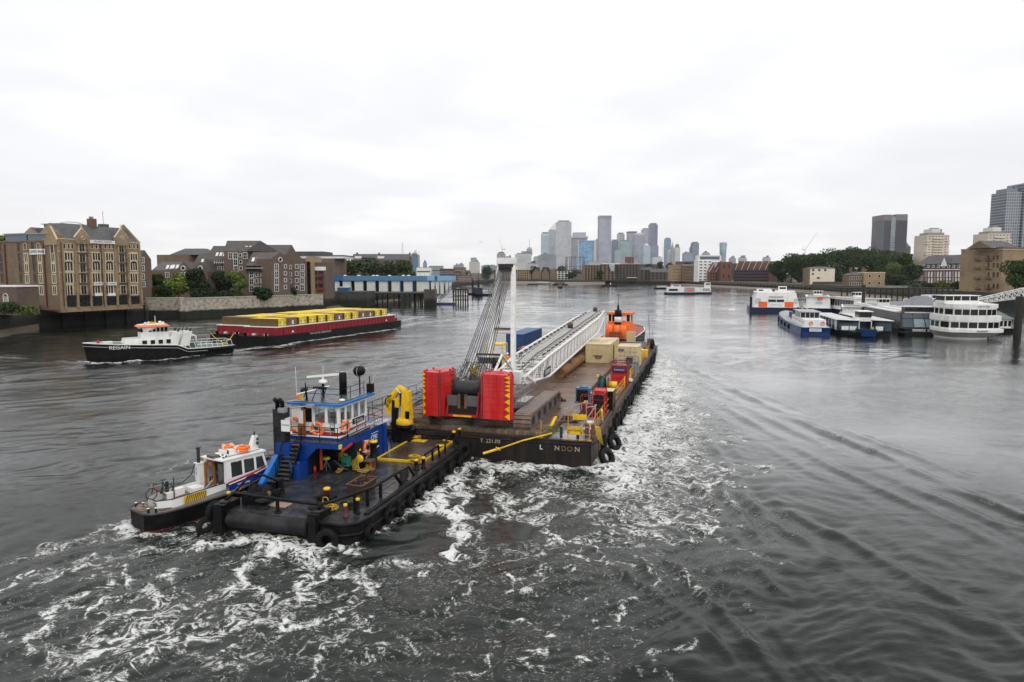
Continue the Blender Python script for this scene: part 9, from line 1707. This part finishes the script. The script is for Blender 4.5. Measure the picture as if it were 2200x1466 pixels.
    # timber staging on the right bank
    t = thing('timber_staging', 'dark timber staging along the right bank wall', 'jetty', (XD(1900,330),330,0)); s_ = 330/FPX; mb = MB(); mb.box(-90*s_, 150*s_, 0,8, ZD(619,330)-.6, ZD(619,330), m_pile); [mb.tube((x*s_, 0,-1),(x*s_, 0, ZD(619,330)),.35, m_pile, 6) for x in range(-90,151,12)]; mb.build('jetty_frame', t)
moored()
def far_boats():
    q_ = lambda px, py: (lambda v: Vector((v.x, v.y, 0)))(P(px, py)); om = mat('panel_orange', (.80,.12,.02),.5)
    def broadside(name, label, pl, pr, py, hull, parts, cat='boat'):
        A, B = q_(pl, py), q_(pr, py); w = (B-A).length; t = thing(name, label, cat, ((A.x+B.x)/2,(A.y+B.y)/2,0), math.atan2(B.y-A.y, B.x-A.x)); q = MB(); q.prism([(-w/2,1.5),(-w/2+1.5,0),(w/2-1,0),(w/2,2.5),(w/2-1,5),(-w/2+1.5,5)],-.5,1.3, hull, [(-w/2-.8,1.5),(-w/2+1.2,-.1),(w/2-.8,-.1),(w/2+.3,2.5),(w/2-.8,5.1),(-w/2+1.2,5.1)]); q.build('hull', t)
        for nm, x0, x1, y0, y1, z0, z1, m in parts: q = MB(); q.box(w*x0, w*x1, y0, y1, z0, z1, m); q.build(nm, t)
        return t, w
    navy = mat('navy_hull', (.012,.02,.055),.4)
    t, w = broadside('passenger_ferry', 'white passenger boat with an orange stripe panel out in midstream', 1429,1497,632.5, navy, [('saloon', -.42,.46,.3,4.7,1.3,5.2, white),('bow_window', -.38,-.1,.22,.3,2.3,3.8, glassd),('side_panel', .1,.44,.18,.3,1.5,5.0, mat('side_grey', (.42,.42,.42))),('orange_panel', .17,.38,.1,.18,2.2,3.2, om),('bridge', -.28,.0,1,4,5.2,6.6, white),('bridge_window', -.24,-.04,.93,1,5.6,6.3, glassd)])
    text('lettering', 'citycruises', 1.3, mat('lettering_slate', (.06,.10,.2)), t, (w*.27,.1,4.3),(R(90),0,0))
    t, w = broadside('passenger_ferry', 'white two tone boat with slanted windows touching the midstream passenger boat', 1491,1532,632, navy, [('saloon', -.46,.40,.8,4.2,1.3,4.6, white),('bridge', .1,.38,1.2,3.8,4.6,8.2, white),('bridge_window', .13,.34,1.1,1.2,6.6,7.6, glassd)])
    for i in range(5): q = MB(); x = w*(.02+.075*i); q.add([(x, .72,2.0),(x+.45,.72,2.0),(x-.3,.72,4.0),(x-.75,.72,4.0)],[(0,1,2,3)], glassd); q.build('slanted_window', t)
    broadside('moored_barge', 'dark barge moored beyond the midstream passenger boat', 1407,1436,621, black, [('hold_cover', -.3,.4,1,4,1.3,3.0, mat('hold_pale', (.5,.5,.48)))], 'barge')
    broadside('moored_barge', 'long black lighter moored alone below the old granary', 1294,1329,615.5, black, [('hatch', -.4,.4,1,4,1.3,2.0, steeld),('white_post', 0,.05,2,3,2.0,4.2, whitec)], 'barge')
    broadside('moored_barge', 'brown lighter with pale cover near the sandy foreshore', 1152,1184,611, mat('lighter_brown', (.05,.02,.02)),[('cover', -.4,.35,1,4,1.3,3.6, mat('hold_pale', (.5,.5,.48)))], 'barge')
    broadside('moored_barge', 'low grey lighter left of the brown lighter', 1134,1156,612, black, [('cover', -.4,.4,1,4,1.3,2.0, steel)], 'barge')
    broadside('moored_barge', 'dark lighter with clutter right of the brown lighter', 1188,1220,612.5, black, [('clutter', -.4,.3,1,4,1.3,3.4, rust)], 'barge')
    broadside('small_cruiser', 'small white cruiser moored before the tan terrace', 1128,1150,605, black, [('cabin', -.4,.4,1,4,1.3,4.5, white)])
    broadside('patrol_boat', 'small dark motor boat throwing spray in midstream', 1199,1209,618.5, black, [('cabin', -.3,.3,1,3,1.3,4.2, mat('cabin_grey', (.12,.13,.14))),('mast', -.05,.05,2,2.3,4.2,6, iron)])
    # two dark tugs by the jetty
    for pl, pr, py, lab, k in ((1006,1024,634, 'dark moored tug with thick funnel, left of the pair', 0),(1018,1057,636, 'dark moored tug with tall funnel and low stern, right of the pair', 1)):
        t, w = broadside('moored_tug', lab, pl, pr, py, black, [('deckhouse', -.45 if k else -.1,-.02 if k else .4,1,4,1.3,5.2, mat('tug_dark_house', (.03,.035,.05)))], 'tug'); q = MB(); x = -w*.25 if k else 0; q.lathe([(.75,5.0),(.6,10.5 if k else 10),(.45,11.5)], mat('tug_dark_house', (.03,.035,.05)),(x, 2.5,0),12); q.build('funnel', t); q = MB(); q.tube((x, 2.5,11),(x, 2.5,16 if k else 12),.12, iron, 5); q.box(x-2.6, x+2.6,1,4,5.2,5.4, mat('tug_roof', (.12,.12,.13))); [q.tube((w*.3,2,1.3),(w*.3,2,5.5),.1, iron, 4)]; q.build('mast', t)
    # orange tug ahead of the barge
    e = bthing('orange_tug', 'orange tug with black funnel made fast at the far end of the crane barge', 'tug', -8.4,79.5,0, R(-5)); w = 8.6; L = 26; e.scale = (.8,.8,1.0)
    q = MB(); up, half = loft_hull(q, L, w, -.6, lambda k: 2.0+1.2*k*k, black, mat('tug_red_deck', (.25,.06,.03)), stern=.85, flare=.95, bow=.8, rub=rub); q.build('hull', e)
    q = MB(); [q.path([(sg*half(k)*.97, L*k, 2.0+1.2*k*k+.02) for k in [i/14 for i in range(13)]]+[],.16, white, 5) for sg in (1,-1)]; q.build('bulwark_rail', e)
    q = MB(); cabin(q, -2.9,2.9,3.5,12,1.9,4.4, orange); [q.lathe([(.9,1.9),(.9,3.6),(.6,4.4)], orange, (x, 3.2,0),14) for x in (-1.8,0,1.5)]; q.box(-1.4,1.2,1.2,3.0,2.0,3.2, mat('tug_red_deck', (.25,.06,.03))); q.build('deckhouse', e)
    q = MB(); q.box(-2.9,-1.0,6,9,4.4,5.0, orange); q.box(.6,2.7,6,9,4.4,5.0, orange); q.box(-2.8,2.6,6.1,9,5.0,6.3, glassd); [q.box(x-.1, x+.1,6.0,6.15,5.0,6.3, whitec) for x in (-2.8,-1.9,-1.0,.7,1.6,2.6)]; q.box(.75,1.55,6.02,6.08,5.1,6.2, whitec); q.box(-3.1,-.9,5.6,9.4,6.3,6.7, orange); q.box(.5,3.0,5.6,9.4,6.3,6.7, orange); q.build('wheelhouse', e)
    q = MB(); q.lathe([(.85,4.4),(.85,4.9)], black, (-.2,5.2,0),16); q.lathe([(.88,4.9),(.88,5.9)], whitec, (-.2,5.2,0),16); q.lathe([(.85,5.9),(.8,7.2)], black, (-.2,5.2,0),16); q.lathe([(.3,7.2),(.25,8.2)], black, (-.2,5.2,0),10); q.build('funnel', e); q = MB(); q.tube((-.2,5.2,8.2),(-.2,5.2,10.6),.07, iron, 5); q.tube((-.9,5.2,10),(.5,5.2,10),.05, iron, 4); q.build('mast', e)
    t = thing('buoy', 'white post buoy on the water left of the crane mast', 'buoy', tuple(P(1000,612)),0); q = MB(); q.tube((0,0,-.3),(0,0,5),.3, whitec, 6); q.build('post', t)
far_boats()
# woodland behind the park trees that reads as one mass
def woods():
    me = None; vs = []; g = np.random.default_rng(77)
    o = bpy.data.objects.new('park_woodland', None)
    n = 34000; nb = 85; bx = g.uniform(1655,2075, nb); bd = g.uniform(735,830, nb); br_ = g.uniform(4.5,9, nb)
    top = np.interp(bx, [1655,1680,1720,1760,1800,1840,1900,1960,2010,2075],[568,555,549,546,538,536,541,547,550,554]); zt = 14+(590-top)*bd/FPX
    zc_ = np.where(g.random(nb) < .55, zt-br_, 5+(zt-5-br_)*g.random(nb)); bi = g.integers(0, nb, n); dd = g.normal(size=(n, 3)); dd /= np.linalg.norm(dd, axis=1)[:, None]
    p = np.stack([(bx[bi]-1100)/FPX*bd[bi], bd[bi], zc_[bi]],1)+dd*(br_[bi]*(.8+.25*g.random(n)))[:, None]; p[:, 2] = np.maximum(p[:, 2],5)
    nr = g.normal(size=(n, 3)); nr /= np.linalg.norm(nr, axis=1)[:, None]; u = np.cross(nr, g.normal(size=(n, 3))); u /= np.linalg.norm(u, axis=1)[:, None]; v = np.cross(nr, u); s = (.55+.8*g.random(n))[:, None]
    q = np.stack([p-u*s, p-v*s*.7, p+u*s, p+v*s*.7],1).reshape(-1,3); me = bpy.data.meshes.new('park_woodland'); me.vertices.add(4*n); me.vertices.foreach_set('co', q.astype(np.float32).ravel()); me.loops.add(4*n); me.loops.foreach_set('vertex_index', np.arange(4*n, dtype=np.int32)); me.polygons.add(n); me.polygons.foreach_set('loop_start', np.arange(0,4*n, 4, dtype=np.int32)); me.update(); me.materials.append(LG['mid'])
    bpy.data.objects.remove(o); o = bpy.data.objects.new('park_woodland', me); COL.objects.link(o); o['kind'] = 'stuff'; o['label'] = 'continuous green park woodland along the right bank'; o['category'] = 'woodland'
woods()
for i, (px, py) in enumerate([(1033,521),(1170,483),(1018,547)]):
    p = D(px, py, 200+60*i); o = thing('gull', ['gull flying high left of the mast head', 'gull flying above the left towers', 'small gull low over the far left shore'][i], 'bird', tuple(p),.5); q = MB(); gm = mat('gull_grey', (.2,.2,.2)); q.ball((0,0,0),.12, gm, .8,6,4); q.add([(0,.15,.05),(-.6,.1,.3),(-.6,-.1,.28),(0,-.15,.05)],[(0,1,2,3)], gm); q.add([(0,.15,.05),(.6,.1,.25),(.6,-.1,.23),(0,-.15,.05)],[(0,1,2,3)], gm); q.build('body', o)
# ------------------------------------------------------------ the damp air over the river
def haze():
    mb = MB(); m = bpy.data.materials.new('haze'); m.use_nodes = True; t = m.node_tree; t.nodes.clear(); o = t.nodes.new('ShaderNodeOutputMaterial'); v = t.nodes.new('ShaderNodeVolumePrincipled')
    v.inputs['Color'].default_value = (.93,.95,1,1); v.inputs['Density'].default_value = .000025; v.inputs['Anisotropy'].default_value = 0; t.links.new(v.outputs[0], o.inputs['Volume'])
    mb.box(-9300,9300,-60,9300,-3.5,300, m); ob = mb.build('haze'); ob['kind'] = 'stuff'; ob['label'] = 'thin pale haze over the river'; ob['category'] = 'haze'
haze()
